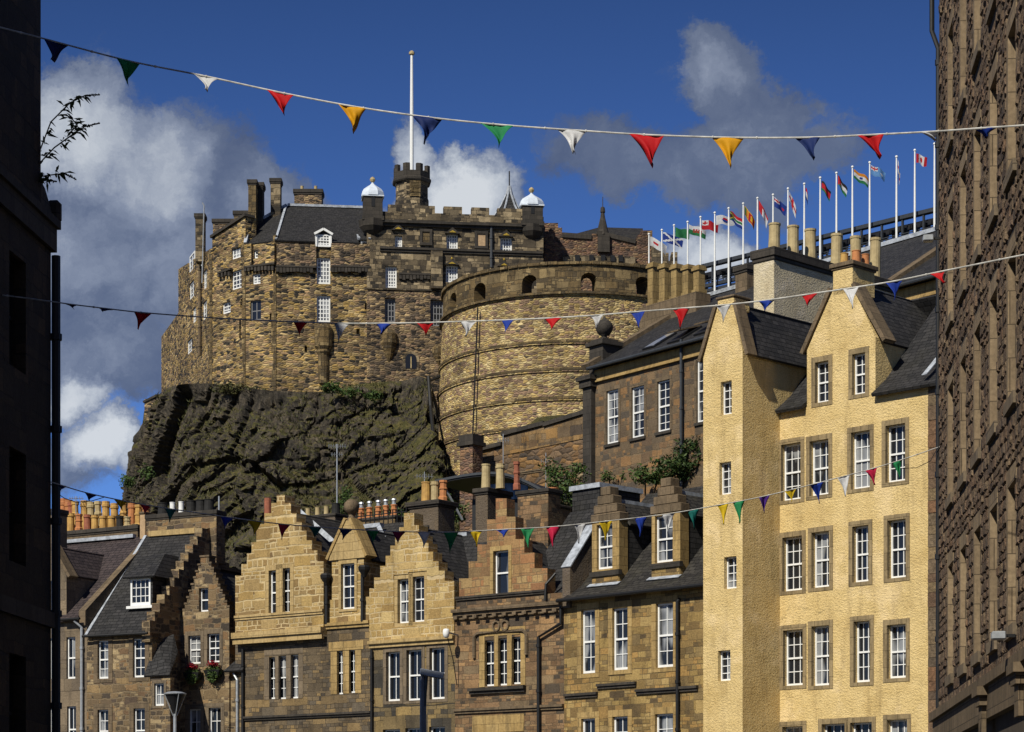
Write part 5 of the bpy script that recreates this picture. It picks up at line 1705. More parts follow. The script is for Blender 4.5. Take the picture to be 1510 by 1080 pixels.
for (a, b, c, d, nx, ny) in [(344, 356, 355, 381, 3, 4), (344, 400, 356, 426, 3, 4), (330, 447, 340, 462, 2, 3)]:
    window(K, facets[2], a, b, c, d, nx, ny, 'casement', .2, fw=.12, mw=.08, mat='glass_pale')
for (a, b, c, d) in [(280, 376, 285, 399), (281, 417, 286, 439), (296, 366, 300, 391), (302, 400, 305, 425), (278, 502, 283, 520), (301, 446, 305, 470), (286, 455, 289, 475)]:
    window(K, facets[1], a, b, c, d, 2, 3, 'casement', .15, fw=.16, mw=.08, mat='glass_pale')
# slit openings in the rubble
for f_, spots_ in ((4, [(540, 452, 4, 10), (528, 489, 5, 8), (451, 515, 4, 9), (556, 482, 4, 7)]), (3, [(400, 468, 5, 12)]), (2, [(356, 448, 6, 14), (354, 485, 5, 28)])):
    for (a, b, ww, hh) in spots_:
        x, z = facets[f_].at(a, b)
        s_ = 209 / FPX
        facets[f_].cuts.append((MB().box(x - ww * s_ / 2, x + ww * s_ / 2, -.4, .5, z - hh * s_ / 2, z + hh * s_ / 2), facets[f_]))
o = FCa.o.xy
pl_ = [p - o for p in LW]
back = [Vector((at_y(545, 226), 226)) - o, Vector((at_y(300, 250), 250)) - o, Vector((at_y(238, 252), 252)) - o]
poly = [(p.x, p.y) for p in pl_[1:]] + [(back[0].x, back[0].y), (back[1].x, back[1].y)]
wall(K, 'wall', M['castle'], MB().plan(poly, base, [59.7, 57.7, ze_c, ze_c, ze_c, ze_c, 59.7]), facets)
low_ = [(pl_[0].x, pl_[0].y), (pl_[1].x - .02, pl_[1].y + .02), (back[1].x, back[1].y + .1), (back[2].x, back[2].y)]
MB().plan(low_, base, [CH + (HY - 497) / FPX * 240, CH + (HY - 462) / FPX * 229, CH + (HY - 470) / FPX * 245, CH + (HY - 500) / FPX * 250]).build('low_range', M['castle'], K)
# corbel courses and the darker ashlar band above on the front facets
for f_, a, b, py in ((4, 409, 464, 399), (4, 490, 545, 399), (3, 364, 406, 397), (2, 326, 343, 405)):
    corbels(K, facets[f_], a, b, py, 5.0, 0, .42)
def band(root, fr, px0, px1, pt, pb, mat, y0=-.3):
    x0_, x1_ = fr.x(px0), fr.x(px1)
    m_ = (px0 + px1) / 2
    MB().box(x0_, x1_, y0, -.003, fr.z(m_, pb), fr.z(m_, pt)).build('ashlar_band', M[mat], root, rel(root, fr))
band(K, facets[4], 488, 545, 361, 395, 'castle_grey')
band(K, facets[4], 408, 466, 361, 395, 'castle_grey')
band(K, facets[3], 386, 407, 361, 393, 'castle')
band(K, facets[3], 363, 373, 361, 393, 'castle')
# corner stones
for f_, pxx, wpx in ((3, 407, 3), (2, 362, 3), (2, 313, 3)):
    q_ = MB()
    x_ = facets[f_].x(pxx)
    z = 43.5
    while z < ze_c:
        h = random.uniform(.4, .6)
        q_.box(x_ - random.uniform(.25, .55), x_ + .03, -.05, .3, z, z + h - .03)
        z += h
    q_.build('corner_stone', M['castle_band'], K, rel(K, facets[f_]))
# slate roof with hip, lead ridge
f4 = facets[4]
R4 = rel(K, f4)
xr0_, xr1_ = f4.x(362), f4.x(545)
yr_ = 6.0
zr_ = f4.z(480, 306, yr_)
xh = f4.x(422, yr_)
rf = MB()
rf.slab([(f4.x(405), -.2, ze_c), (xr1_, -.2, ze_c), (xr1_, yr_, zr_), (xh, yr_, zr_)], .15)
m34 = f4.M.inverted()
c3 = m34 @ Vector((LW[3].x, LW[3].y, ze_c))
c4 = m34 @ Vector((LW[4].x, LW[4].y, ze_c))
hp = f4.at(383, 326, 5.0)
rf.slab([(c3.x, c3.y - .1, ze_c), (c4.x, c4.y - .1, ze_c), (xh, yr_, zr_), (f4.x(383, 5.0), 5.0, f4.z(383, 326, 5.0))], .15)
rf.slab([(xr1_, yr_, zr_), (xr1_, 14, ze_c), (xh, 14, ze_c), (xh, yr_, zr_)], .15)
ro = rf.build('roof', M['slate'], K, R4)
rl = MB().box(f4.x(424, yr_), xr1_, yr_ - .15, yr_ + .15, zr_, zr_ + .22)
rl.bar((xh, yr_, zr_ + .05), (c4.x, c4.y - .1, ze_c + .1), .2)
rl.bar((xh, yr_, zr_ + .1), (f4.x(383, 5.0), 5.0, f4.z(383, 326, 5.0) + .1), .25)
rl.bar((c3.x, c3.y - .1, ze_c + .1), (f4.x(367, 2.5), 2.5, f4.z(367, 337, 2.5)), .3)
rl.build('ridge_lead', M['lead'], ro)
# dormers breaking the eaves
for (a, b, c, d, ap) in ((467, 346, 487, 364, 340),):
    window(K, f4, a, b, c, d, 4, 4, 'casement', .08, y=-.25, fw=.14, mw=.09, mat='glass_pale', cutit=False)
    x0_, x1_ = f4.x(a - 2, -.25), f4.x(c + 2, -.25)
    zb_, zt_, za_ = f4.z(477, d, -.25), f4.z(477, b, -.25), f4.z(477, ap, -.25)
    dm = MB().box(x0_, x0_ + .16, -.3, 2.5, zb_, zt_).box(x1_ - .16, x1_, -.3, 2.5, zb_, zt_).box(x0_ + .16, x1_ - .16, -.02, 2.5, zb_, zt_)
    do = dm.build('dormer', M['white'], K, R4)
    g_ = MB().bar((x0_ - .1, -.35, zt_), ((x0_ + x1_) / 2, -.35, za_ + .1), .2).bar((x1_ + .1, -.35, zt_), ((x0_ + x1_) / 2, -.35, za_ + .1), .2)
    g_.build('dormer_trim', M['white'], do)
    MB().prism([(x0_, zt_), (x1_, zt_), ((x0_ + x1_) / 2, za_)], -.2, 3).build('dormer_gable', M['slate'], do)
window(K, f4, 532, 354, 544, 371, 3, 3, 'casement', .08, y=-.2, fw=.14, mw=.09, mat='glass_pale', cutit=False)
x0_, x1_ = f4.x(531, -.2), f4.x(545, -.2)
dz = f4.z(538, 354, -.2)
do = MB().box(x0_ + .1, x1_, 0, 3, ze_c - .8, dz).slab([(x0_ - .1, -.3, dz), (x1_, -.3, dz), (x1_, 4.5, dz + 3.4), (x0_ - .1, 4.5, dz + 3.4)], .12).build('dormer', M['slate'], K, R4)
MB().bar((x0_ - .1, -.3, dz + .05), (f4.x(524, 4.5), 4.5, f4.z(524, 338, 4.5)), .22).bar((x1_, -.3, dz + .05), (x1_, 4.5, dz + 4.4), .22).build('dormer_flashing', M['lead'], do)
# half gable rising to the tall chimneys
f2 = facets[2]
R2 = rel(K, f2)
g_ = [(f2.x(313), ze_c + .003), (f2.x(362), ze_c + .003), (f2.x(362), f2.z(362, 318)), (f2.x(356), f2.z(356, 322)), (f2.x(313), f2.z(313, 350))]
MB().prism(g_, 0, 1.2).build('gable', M['castle'], K, R2)
MB().bar((f2.x(312), .4, f2.z(312, 350)), (f2.x(363), .4, f2.z(363, 317)), 1.2, .25).build('gable_coping', M['black_stone'], K, R2)
f1 = facets[1]
R1 = rel(K, f1)
def stack(px0, px1, pyt, pyb, Y, depth, mat, cap=True, pots_=0, side=0):
    x0_, x1_ = at_y(px0, Y) - o.x, at_y(px1, Y) - o.x
    z0_, z1_ = CH + (HY - pyb) / FPX * Y - 1.5, CH + (HY - pyt) / FPX * Y
    y_ = Y - o.y
    pl2 = [(x0_ + (x1_ - x0_) * (i + .5) / pots_, y_ + depth / 2, .5, .16, 'pot_pale', 1) for i in range(pots_)]
    return chimney(K, FCa, x0_, x1_, y_, y_ + depth, z0_, z1_ - .35, mat, 'black_stone' if cap else None, pl2, .12, .35)
stack(366, 377.5, 265, 335, 211, 1.4, 'castle_band')
stack(378, 387.5, 269, 335, 212.5, 1.4, 'black_stone')
stack(399, 413.5, 263, 320, 213, 1.2, 'castle_ashlar')
s_ = stack(434, 474.5, 279, 305, 217, 1.6, 'castle_grey', True, 2)
stack(288, 301, 315, 362, 216, 1.2, 'castle_ashlar')
stack(314, 350, 323, 345, 221, 1.5, 'castle_grey')
stack(345, 366, 311, 340, 219, 1.5, 'castle_ashlar')
MB().tube([(at_y(298, 215.5) - o.x, 2, 55), (at_y(301, 215.5) - o.x, 2, 62.2), (at_y(298.5, 215.5) - o.x, 2, 62.5)], .06, 5).build('vent_pipe', M['galv'], K)
pipe(K, FCa, [(*(FCa.M.inverted() @ f1.M @ Vector((f1.x(297.5), -.2, 0))).xy, f1.z(297.5, 525)), (*(FCa.M.inverted() @ f1.M @ Vector((f1.x(297.5), -.2, 0))).xy, f1.z(297.5, 355))], .14, 'brown_stone')
# hanging garderobe turrets on the lower wall
def garderobe(root, fr, pxl, pxr, pt, pb, ptop, mat):
    xl, xr = fr.x(pxl), fr.x(pxr)
    c_, r_ = (xl + xr) / 2, (xr - xl) / 2
    m_ = (pxl + pxr) / 2
    z1_, z0_ = fr.z(m_, pt), fr.z(m_, pb)
    zt_ = fr.z(m_, ptop)
    prof = [(r_ * .55, z0_ - zt_), (r_ * .62, z0_ - zt_ + .9), (r_ * .62, z1_ - zt_ - .9), (r_ * .8, z1_ - zt_ - .6), (r_ * .78, z1_ - zt_ - .4), (r_, z1_ - zt_ - .1), (r_, -.5), (r_ * .7, -.1), (r_ * .1, 0)]
    MB().lathe(prof, (c_, 0.15, zt_), 12).build('garderobe', M[mat], root, rel(root, fr))
garderobe(K, f4, 463, 491, 510, 566, 477, 'castle_band')
f_p = FPal
Kp = [x for x in COL.objects if x.name == 'castle_palace'][0]
def hang(root, fr, pxl, pxr, pt, pb):
    xl, xr = fr.x(pxl), fr.x(pxr)
    c_, r_ = (xl + xr) / 2, (xr - xl) / 2
    m_ = (pxl + pxr) / 2
    zt_, zb_ = fr.z(m_, pt), fr.z(m_, pb)
    h_ = zt_ - zb_
    MB().lathe([(r_ * .2, 0), (r_ * .6, h_ * .22), (r_ * .62, h_ * .28), (r_ * .85, h_ * .4), (r_ * .87, h_ * .46), (r_, h_ * .56), (r_, h_ * .85), (r_ * .5, h_)], (c_, .1, zb_), 10).build('garderobe', M['castle_band'], root, rel(root, fr))
hang(Kp, FPal, 561, 586, 486, 533)
hang(Kp, FPal, 637, 660, 508, 540)
xx_, zz_ = FPal.at(606, 546)
aw = MB().prism([(xx_ - .75, zz_)] + [(xx_ - .75 * math.cos(i * math.pi / 8), zz_ + 1.0 + .7 * math.sin(i * math.pi / 8)) for i in range(9)] + [(xx_ + .75, zz_)], -.05, .1)
awo = MB().prism([(xx_ - .5, zz_ + .12)] + [(xx_ - .5 * math.cos(i * math.pi / 8), zz_ + 1.0 + .48 * math.sin(i * math.pi / 8)) for i in range(9)] + [(xx_ + .5, zz_ + .12)], -.08, .05)
ao = aw.build('arched_window', M['castle_ashlar'], Kp)
awo.build('pane', M['glass_dark'], ao)
MB().box(xx_ - .05, xx_ + .05, -.11, -.082, zz_ + .15, zz_ + 1.2).build('frame', M['pot_pale'], ao)
# little corbelled lookout on the crag edge
FSe = facing(222, 219.5, -20)
H = thing('lookout_turret', FSe, 'small corbelled stone lookout jutting from the cliff edge', 'turret')
x0_, x1_ = FSe.x(213), FSe.x(230)
z0_, z1_ = FSe.z(222, 620), FSe.z(222, 588)
mt_ = MB().box(x0_, x1_, 0, 2.2, z0_, z1_).lathe([(.15, -1.2), (.5, -.6), (.62, -.001)], (x0_ + .6, .6, z0_), 8)
mt_.build('wall', M['castle_grey'], H)
MB().slab([(x0_ - .12, -.15, z1_ - .2), (x1_ + .12, -.15, z1_ + .35), (x1_ + .12, 2.3, z1_ + .35), (x0_ - .12, 2.3, z1_ - .2)], .2).build('roof', M['black_stone'], H)
MB().box(x0_ + .4, x0_ + .62, -.02, .05, z0_ + .6, z0_ + 1.2).build('window_slit', M['black'], H)

# ------------------------------------------------------------------ great hall at the back right
FHa = facing(798, 214.0, 6)
K = thing('great_hall', FHa, 'low reddish castle hall with crow-stepped ends, slate roof and a thin stone pinnacle', 'castle')
xe = FHa.x(962)
tp = [(798, 329), (823, 329), (823, 336), (829, 336), (829, 348), (872, 351), (872, 345), (880, 345), (937, 357), (937, 352), (941, 352), (941, 346), (946, 346), (946, 340), (962, 340)]
out = [(FHa.x(798), base)] + [(FHa.x(a), FHa.z(a, b)) for a, b in tp] + [(xe, base)]
MB().prism(out, 0, 1.0).build('wall', M['hall'], K)
cp = MB()
step_caps(cp, out[1:-1], 0, 1.0, .12, .3)
for a, b in ((5, 6), (8, 9)):
    pass
cp.bar((FHa.x(829), .5, FHa.z(829, 347)), (FHa.x(872), .5, FHa.z(872, 350)), 1.3, .45).bar((FHa.x(880), .5, FHa.z(880, 345) + .1), (FHa.x(937), .5, FHa.z(937, 357)), 1.3, .4)
cp.build('coping', M['black_stone'], K)
rf = MB()
zt_ = FHa.z(910, 336, 5)
rf.slab([(FHa.x(830, 1), 1, FHa.z(900, 352, 1)), (FHa.x(948, 1), 1, FHa.z(900, 352, 1)), (FHa.x(948, 5), 5, zt_), (FHa.x(884, 5), 5, zt_)], .2)
rf.build('roof', M['slate_grey'], K)
pn, pz = FHa.at(889, 352, .3)
pb_ = MB().box(pn - .55, pn + .55, -.35, 1.0, pz - 1.4, pz + .2).lathe([(.62, .5), (.56, .8), (.5, 1.0), (.34, 1.7), (.22, 2.2), (.17, 2.6), (.24, 2.66), (.2, 3.1), (.06, 3.2)], (pn, .4, pz - .2), 8)
pb_.lathe([(.04, 3.1), (.035, 4.1)], (pn, .4, pz - .2), 5)
pb_.build('pinnacle', M['black_stone'], K)
MB().box(FHa.x(829), FHa.x(936), -.35, .0 - .002, FHa.z(880, 392), FHa.z(880, 379)).box(FHa.x(829), FHa.x(936), -.5, -.002, FHa.z(880, 393.5), FHa.z(880, 392.2)).build('band_course', M['castle_ashlar'], K)
for a in (851, 872, 889, 903, 915):
    x, z = FHa.at(a, 382, -.35)
    MB().box(x - .2, x + .2, -.6, -.33, z - .3, z + .3).build('recess_shade_block', M['black'], K)  # black blocks stand in for the shade of small recesses
MB().box(FHa.x(801), FHa.x(813), -.8, -.002, FHa.z(806, 400), FHa.z(806, 352)).build('buttress', M['hall'], K)
# stepped forework seen past the flags
FFo = facing(962, 205.0, 0)
K = thing('forework', FFo, 'dark stepped castle wall and battlement behind the first flags', 'castle')
tp = [(962, 361), (973, 361), (973, 366), (980, 366), (980, 373), (986, 373), (986, 385), (990, 385), (990, 372), (999, 372), (999, 400), (1012, 400)]
out = [(FFo.x(962), 40)] + [(FFo.x(a), FFo.z(a, b)) for a, b in tp] + [(FFo.x(1012), 40)]
MB().prism(out, 0, 2).build('wall', M['castle_ashlar'], K)

# ------------------------------------------------------------------ half-moon battery
YB, RB = 207.0, 11.9
cxB = at_y(848, YB)
FBa = Frame(cxB, YB, 0)
K = thing('gun_battery', FBa, 'huge round rubble gun battery with ledges and gun openings in its parapet', 'castle')
zbt = CH + (HY - 389) / FPX * (YB - RB)
zst = CH + (HY - 434) / FPX * (YB - RB)
NB = 96
ledges = [(CH + (HY - py) / FPX * (YB - RB)) for py in (506, 547, 590, 632)]
prof = [(RB * 1.10, 20.0)]
r_ = RB * 1.10
zs_ = [20.0] + sorted(ledges) + [zst]
body = []
for i in range(len(zs_) - 1):
    za_, zb_ = zs_[i], zs_[i + 1]
    ra_ = RB * (1.0 + .115 * (zst - za_) / (zst - 22)) + .0
    rb_ = RB * (1.0 + .115 * (zst - zb_) / (zst - 22))
    body += [(ra_, za_), (rb_ + .03, zb_ - .14), (rb_ + .14, zb_ - .13), (rb_ + .14, zb_ - .001)]
MB().lathe(body, (0, 0, 0), NB).build('wall', M['battery'], K, uv='cyl', radius=RB)
# ledges stand slightly proud
lg = MB()
for zl in ledges + [zst]:
    rl_ = RB * (1.0 + .115 * (zst - zl) / (zst - 22))
    big = .18 if zl != zst else .30
    lg.lathe([(rl_ - .3, zl - .02), (rl_ + big, zl), (rl_ + big, zl + .2), (rl_ - .3, zl + .34)], (0, 0, 0), NB)
lg.build('ledge', M['castle_band'], K, uv='cyl', radius=RB)
outer = MB()
b0 = 0
ring = [(RB, zst + .35), (RB * .995, zbt)]
vs, fs = [], []
ri = RB - 1.9
for k_ in range(NB):
    a_ = 2 * math.pi * k_ / NB
    c_, s_2 = math.cos(a_), math.sin(a_)
    zt_ = zbt + random.uniform(-.05, .05)
    vs += [(RB * c_, RB * s_2, zst + .3), (RB * .995 * c_, RB * .995 * s_2, zt_), (ri * c_, ri * s_2, zt_), (ri * c_, ri * s_2, zst + .3)]
for k_ in range(NB):
    a_, b_ = k_ * 4, ((k_ + 1) % NB) * 4
    for j in range(4):
        j2 = (j + 1) % 4
        fs.append((a_ + j, b_ + j, b_ + j2, a_ + j2))
outer.add(vs, fs)
cs = []
for pcx, pcy in ((666, 431), (707, 424), (780, 415), (866, 411), (946, 420)):
    ang = math.asin(max(-.985, min(.985, (at_y(pcx, 199) - cxB) / RB)))
    zc_ = (zst + zbt) / 2 - .35
    m = MB()
    hw, hi = .42, .62
    w2 = random.uniform(.68, .82)
    # splayed opening with arched head, local axis -y
    def arch(hw_, y_):
        return [(-hw_, y_, zc_ - .8), (hw_, y_, zc_ - .8)] + [(hw_ * math.cos(t_ * math.pi / 6), y_, zc_ + .35 + .55 * math.sin(t_ * math.pi / 6)) for t_ in range(7)]
    A_, B_ = arch(w2, -RB - .6), arch(hw, -RB + 2.4)
    n_ = len(A_)
    m.add(A_ + B_, [tuple(range(n_)), tuple(range(2 * n_ - 1, n_ - 1, -1))] + [(i, i + n_, (i + 1) % n_ + n_, (i + 1) % n_) for i in range(n_)])
    m.xf(Matrix.Rotation(ang, 4, 'Z'))
    cs.append(m)
outer = cut(outer, cs)
outer.build('parapet', M['castle_band'], K, uv='cyl', radius=RB)
cpm = MB()
k_ = 0.0
while k_ < 2 * math.pi - .03:      # separate worn coping stones
    w_ = random.uniform(.05, .10)
    r1_, dz_ = RB * (1.008 + random.uniform(0, .006)), random.uniform(.16, .27)
    n_ = len(cpm.v)
    ring = [(r_q, k_ + .002 + (w_ - .004) * t_, z_q) for z_q in (zbt - .055, zbt + dz_) for (r_q, t_) in ((r1_, 0), (r1_, 1), (ri, 1), (ri, 0))]
    cpm.add([(r_q * math.cos(a_q), r_q * math.sin(a_q), z_q) for r_q, a_q, z_q in ring], [(0, 3, 2, 1), (4, 5, 6, 7), (0, 1, 5, 4), (1, 2, 6, 5), (2, 3, 7, 6), (3, 0, 4, 7)])
    k_ += w_
cpm.build('parapet_coping', M['castle_band'], K, uv='cyl', radius=RB)
MB().lathe([(ri - .02, zst), (ri - .02, zst + .6)], (0, 0, 0), 48).build('gun_platform', M['castle_ashlar'], K)
ang = math.asin((at_y(703, 200) - cxB) / (RB * 1.05))
cb_ = MB().tube([(math.sin(ang) * RB * q_, -math.cos(ang) * RB * q_, z_) for q_, z_ in ((1.15, 24), (1.085, 38), (1.035, zst - .4))], .07, 5)
cb_.build('lightning_cable', M['black'], K)

# ================================================================== esplanade stand with its row of flags
pA, pB = Vector((at_y(945, 192), 192.0)), Vector((at_y(1420, 163), 163.0))
dS = pB - pA
FSt = Frame(pA.x, pA.y, math.degrees(math.atan2(dS.y, dS.x)))
Ls = dS.length
G = thing('grandstand', FSt, 'long dark steel grandstand with railed walkway and row of empty seats against the sky', 'grandstand')
tl = lambda px, py: FSt.at(px, py)
zt0, zt1 = FSt.z(1010, 396), FSt.z(1376, 306)
slope = (zt1 - zt0) / (FSt.x(1376) - FSt.x(1010))
zt_at = lambda x: zt0 + slope * (x - FSt.x(1010))
def sbar(m, x0_, x1_, dz, y_, w_, h_):
    m.bar((x0_, y_, zt_at(x0_) + dz), (x1_, y_, zt_at(x1_) + dz), w_, h_)
xs0_ = FSt.x(998)
hS = (352 - 306) / FPX * 166
m = MB()
sbar(m, xs0_, Ls, -.12, .3, .5, .28)
m.build('roof_edge', M['steel'], G)
m = MB()
sbar(m, xs0_, Ls, -hS * .80, .2, .3, .22)
sbar(m, xs0_, Ls, -hS * .98, .2, .4, .22)
x = xs0_
i = 0
while x < Ls:
    zt_ = zt_at(x)
    m.bar((x, .2, zt_ - .2), (x, .2, zt_ - hS * 1.5), .14)
    x += 2.1
m.build('frame', M['steel'], G)
m = MB()
for dz in (.60, .67, .74):
    sbar(m, xs0_, Ls, -hS * dz, .1, .06, .06)
x = xs0_
while x < Ls:
    m.bar((x, .1, zt_at(x) - hS * .58), (x, .1, zt_at(x) - hS * .8), .06)
    x += .7
m.build('railing', M['steel'], G)
m = MB()
sbar(m, xs0_, Ls, -hS * .19, 1.8, .2, hS * .20)
x = xs0_ + .3
m.build('back_panel', M['black'], G)
m = MB()
x = xs0_ + .4
while x < Ls - .4:
    z_ = zt_at(x) - hS * .66
    # tipped-up seat: back and pan
    m.slab([(x - .27, 1.2, z_ + .42), (x + .27, 1.2, z_ + .42), (x + .24, 1.45, z_ + 1.1), (x - .24, 1.45, z_ + 1.1)], .06)
    m.slab([(x - .25, 1.1, z_ + .3), (x + .25, 1.1, z_ + .3), (x + .38, .8, z_ + .72), (x - .02, .8, z_ + .82)], .06)
    m.bar((x, 1.3, z_), (x, 1.3, z_ + .5), .08)
    x += 1.05
so = m.build('seat_row', M['black'], G)
so['kind'] = 'stuff'
MB().prism([(0, 25), (Ls, 25), (Ls, zt_at(Ls) - hS * 1.02), (xs0_, zt_at(xs0_) - hS * 1.02), (xs0_, zt_at(xs0_) - 4), (0, zt_at(xs0_) - 6)], .5, 6).build('support', M['steel'], G)

C_ = {'w': cloth('white_flag_cloth', (0.80, 0.80, 0.80), .3), 'r': cloth('red_flag_cloth', (0.55, 0.02, 0.03), .3), 'b': cloth('blue_flag_cloth', (0.02, 0.05, 0.28), .3),
      'g': cloth('green_flag_cloth', (0.03, 0.20, 0.07), .3), 'y': cloth('yellow_flag_cloth', (0.75, 0.45, 0.03), .3), 'k': cloth('black_flag_cloth', (0.015, 0.015, 0.015), .1),
      'l': cloth('pale_blue_flag_cloth', (0.16, 0.36, 0.68), .3), 'o': cloth('orange_flag_cloth', (0.70, 0.26, 0.03), .3)}
CK = list(C_)
def f_saltire(u, v): return 'w' if abs(abs(u - .5) - abs(v - .5)) < .1 else 'b'
def f_emblem(u, v): return 'r' if (u - .35) ** 2 + (v - .5) ** 2 < .022 else 'w'
def f_wales(u, v): return 'r' if (abs(v - .5) < .2 and .25 < u < .75 and (int(u * 20) + int(v * 9)) % 3) else ('w' if v > .5 else 'g')
def f_canton_cross(u, v):
    if u < .42 and v > .45:
        return 'r' if (abs(u - .21) < .05 and abs(v - .72) < .2) or (abs(v - .72) < .07 and abs(u - .21) < .14) else 'w'
    return 'r'
def f_taeguk(u, v):
    d = math.hypot((u - .5) * 1.5, v - .5)
    if d < .27:
        return 'r' if v > .5 else 'b'
    if .36 < d < .55 and (abs(abs(u - .5) * 1.5 - abs(v - .5)) < .12) and int(d * 40) % 2:
        return 'k'
    return 'w'
def f_safrica(u, v):
    if u < .3 and abs(v - .5) < .3 - u: return 'k'
    if u < .36 and abs(v - .5) < .36 - u: return 'y'
    if abs(v - .5) < .12 or abs(abs(v - .5) - max(0, .42 - u)) < .09: return 'g'
    if abs(v - .5) < .19: return 'w'
    return 'r' if v > .5 else 'b'
def f_srilanka(u, v):
    if u < .07 or u > .95 or v < .08 or v > .92 or .36 < u < .42: return 'y'
    return 'g' if u < .2 else ('o' if u < .36 else ('y' if (abs(u - .68) < .1 and abs(v - .5) < .25) else 'r'))
def f_redwhite(u, v): return 'r' if u < .42 or v > .75 else 'w'
def f_ensign(f):
    def g(u, v):
        if u < .45 and v > .5:
            uu, vv = u / .45, (v - .5) * 2
            if abs(uu - .5) < .1 or abs(vv - .5) < .14: return 'r'
            if abs(uu - .5) < .2 or abs(vv - .5) < .24: return 'w'
            return 'w' if abs(abs(uu - .5) - abs(vv - .5)) < .1 else 'b'
        if (u - .75) ** 2 + (v - .45) ** 2 < .012: return 'w' if f == 'l' else 'r'
        return f
    return g
def f_stgeorge(u, v): return 'r' if abs(u - .5) < .1 or abs(v - .5) < .14 else 'w'
def f_rwb(u, v): return 'r' if v > .66 else ('w' if v > .33 else 'b')
def f_malawi(u, v): return 'k' if v > .75 else ('r' if v > .22 else 'g')
def f_jordan(u, v):
    if u < .5 - abs(v - .5): return 'r'
    return 'k' if v > .66 else ('w' if v > .33 else 'g')
def f_india(u, v):
    if abs(v - .5) < .12 and abs(u - .5) < .08: return 'b'
    return 'o' if v > .66 else ('w' if v > .33 else 'g')
def f_leafcross(u, v):
    if u < .27 or u > .73: return 'r'
    return 'r' if abs(u - .5) < .12 and abs(v - .5) < .3 - abs(u - .5) else 'w'
def f_green(u, v): return 'g'
FLAGS = [
    (957, 347, f_emblem, 25, 14, 'white flag with a small red badge'), (976, 341, f_saltire, 30, 10, 'blue flag with a white diagonal cross'), (994, 334, f_green, 21, 4, 'plain green flag'),
    (1014, 329, f_wales, 26, 9, 'white over green flag with a red beast'), (1033, 322, f_canton_cross, 25, 6, 'red flag with a red cross on a white corner'), (1054, 315.5, f_taeguk, 28, 2, 'white flag with a red and blue disc'),
    (1074.5, 309, f_safrica, 20, 16, 'flag in green, black, gold, red and blue'), (1096, 302, f_srilanka, 16, 22, 'gold and maroon flag'), (1117, 294, f_redwhite, 14, 26, 'red flag with a white fly'),
    (1140, 289, f_ensign('b'), 18, 14, 'dark blue ensign'), (1162, 280, f_stgeorge, 11, 28, 'white flag with a red upright cross'), (1186, 273, f_rwb, 4, 14, 'limp red, white and blue flag'),
    (1209.5, 264, f_malawi, 14, 18, 'black, red and green flag'), (1233.5, 257, f_jordan, 14, 20, 'striped flag with a red triangle'), (1257, 248, f_india, 23, 14, 'saffron, white and green flag'),
    (1282.5, 241.5, f_ensign('l'), 22, 10, 'pale blue ensign'), (1322, 233, f_stgeorge, 3, 22, 'limp white and red flag'), (1349, 223.5, f_leafcross, 16, 8, 'red and white flag with a red leaf'),
    (1378, 214, None, 0, 0, 'no flag flying'),
]
for n_, (px, pyt, fn, wpx, drop, desc) in enumerate(FLAGS):
    x = FSt.x(px, -.35)
    pw_ = FSt.world(x, -.35)
    zb_ = zt_at(x) - hS * 1.15 - (4.0 if px < 1040 else 0)
    ff = Frame(pw_.x, pw_.y, 0, zb_)
    lab = ('white pole with a ' + desc) if fn else 'white pole with no flag, beside the right-hand building, on the grandstand'
    H = thing('flagpole', ff, lab, 'flagpole', 'flagpoles along the grandstand')
    zt_ = CH + (HY - pyt) / FPX * pw_.y - zb_
    MB().lathe([(.085, 0), (.07, zt_ * .6), (.05, zt_)], (0, 0, 0), 8).lathe([(.06, 0), (.10, .05), (.09, .14), (.02, .18)], (0, 0, zt_), 8).build('pole', M['white'], H)
    if fn:
        s_ = pw_.y / FPX
        W_, D_ = wpx * s_, drop * s_
        hh = (13.5 if wpx > 8 else 17) * s_
        nu, nv = 20, 13
        m = MB()
        for j in range(nv + 1):
            for i in range(nu + 1):
                u, v = i / nu, j / nv
                wave = math.sin(u * 7 + n_ * 1.7 + v * 1.2) * .13 * (0.3 + u)
                m.v.append(Vector((.1 + W_ * u * (1 - .12 * (1 - v) * (drop / 20)), wave + .18 * u * (1 - v), zt_ - .12 - hh * (1 - v) * (1 - .08 * u) - D_ * (u ** 1.25) + .04 * math.sin(u * 9 + n_))))
        for j in range(nv):
            for i in range(nu):
                a_ = j * (nu + 1) + i
                m.f.append((a_, a_ + 1, a_ + nu + 2, a_ + nu + 1))
        fo = m.build('flag', [C_[k_] for k_ in CK], H, smooth=True)
        for j in range(nv):
            for i in range(nu):
                fo.data.polygons[j * nu + i].material_index = CK.index(fn((i + .5) / nu, (j + .5) / nv))
# ================================================================== ground, hill, crag
def lerp_pts(pts, x):
    if x <= pts[0][0]:
        return pts[0][1]
    for (a, za), (b, zb_) in zip(pts, pts[1:]):
        if x <= b:
            return za + (zb_ - za) * (x - a) / (b - a)
    return pts[-1][1]


def sstep(a, b, x):
    t = max(0, min(1, (x - a) / (b - a)))
    return t * t * (3 - 2 * t)


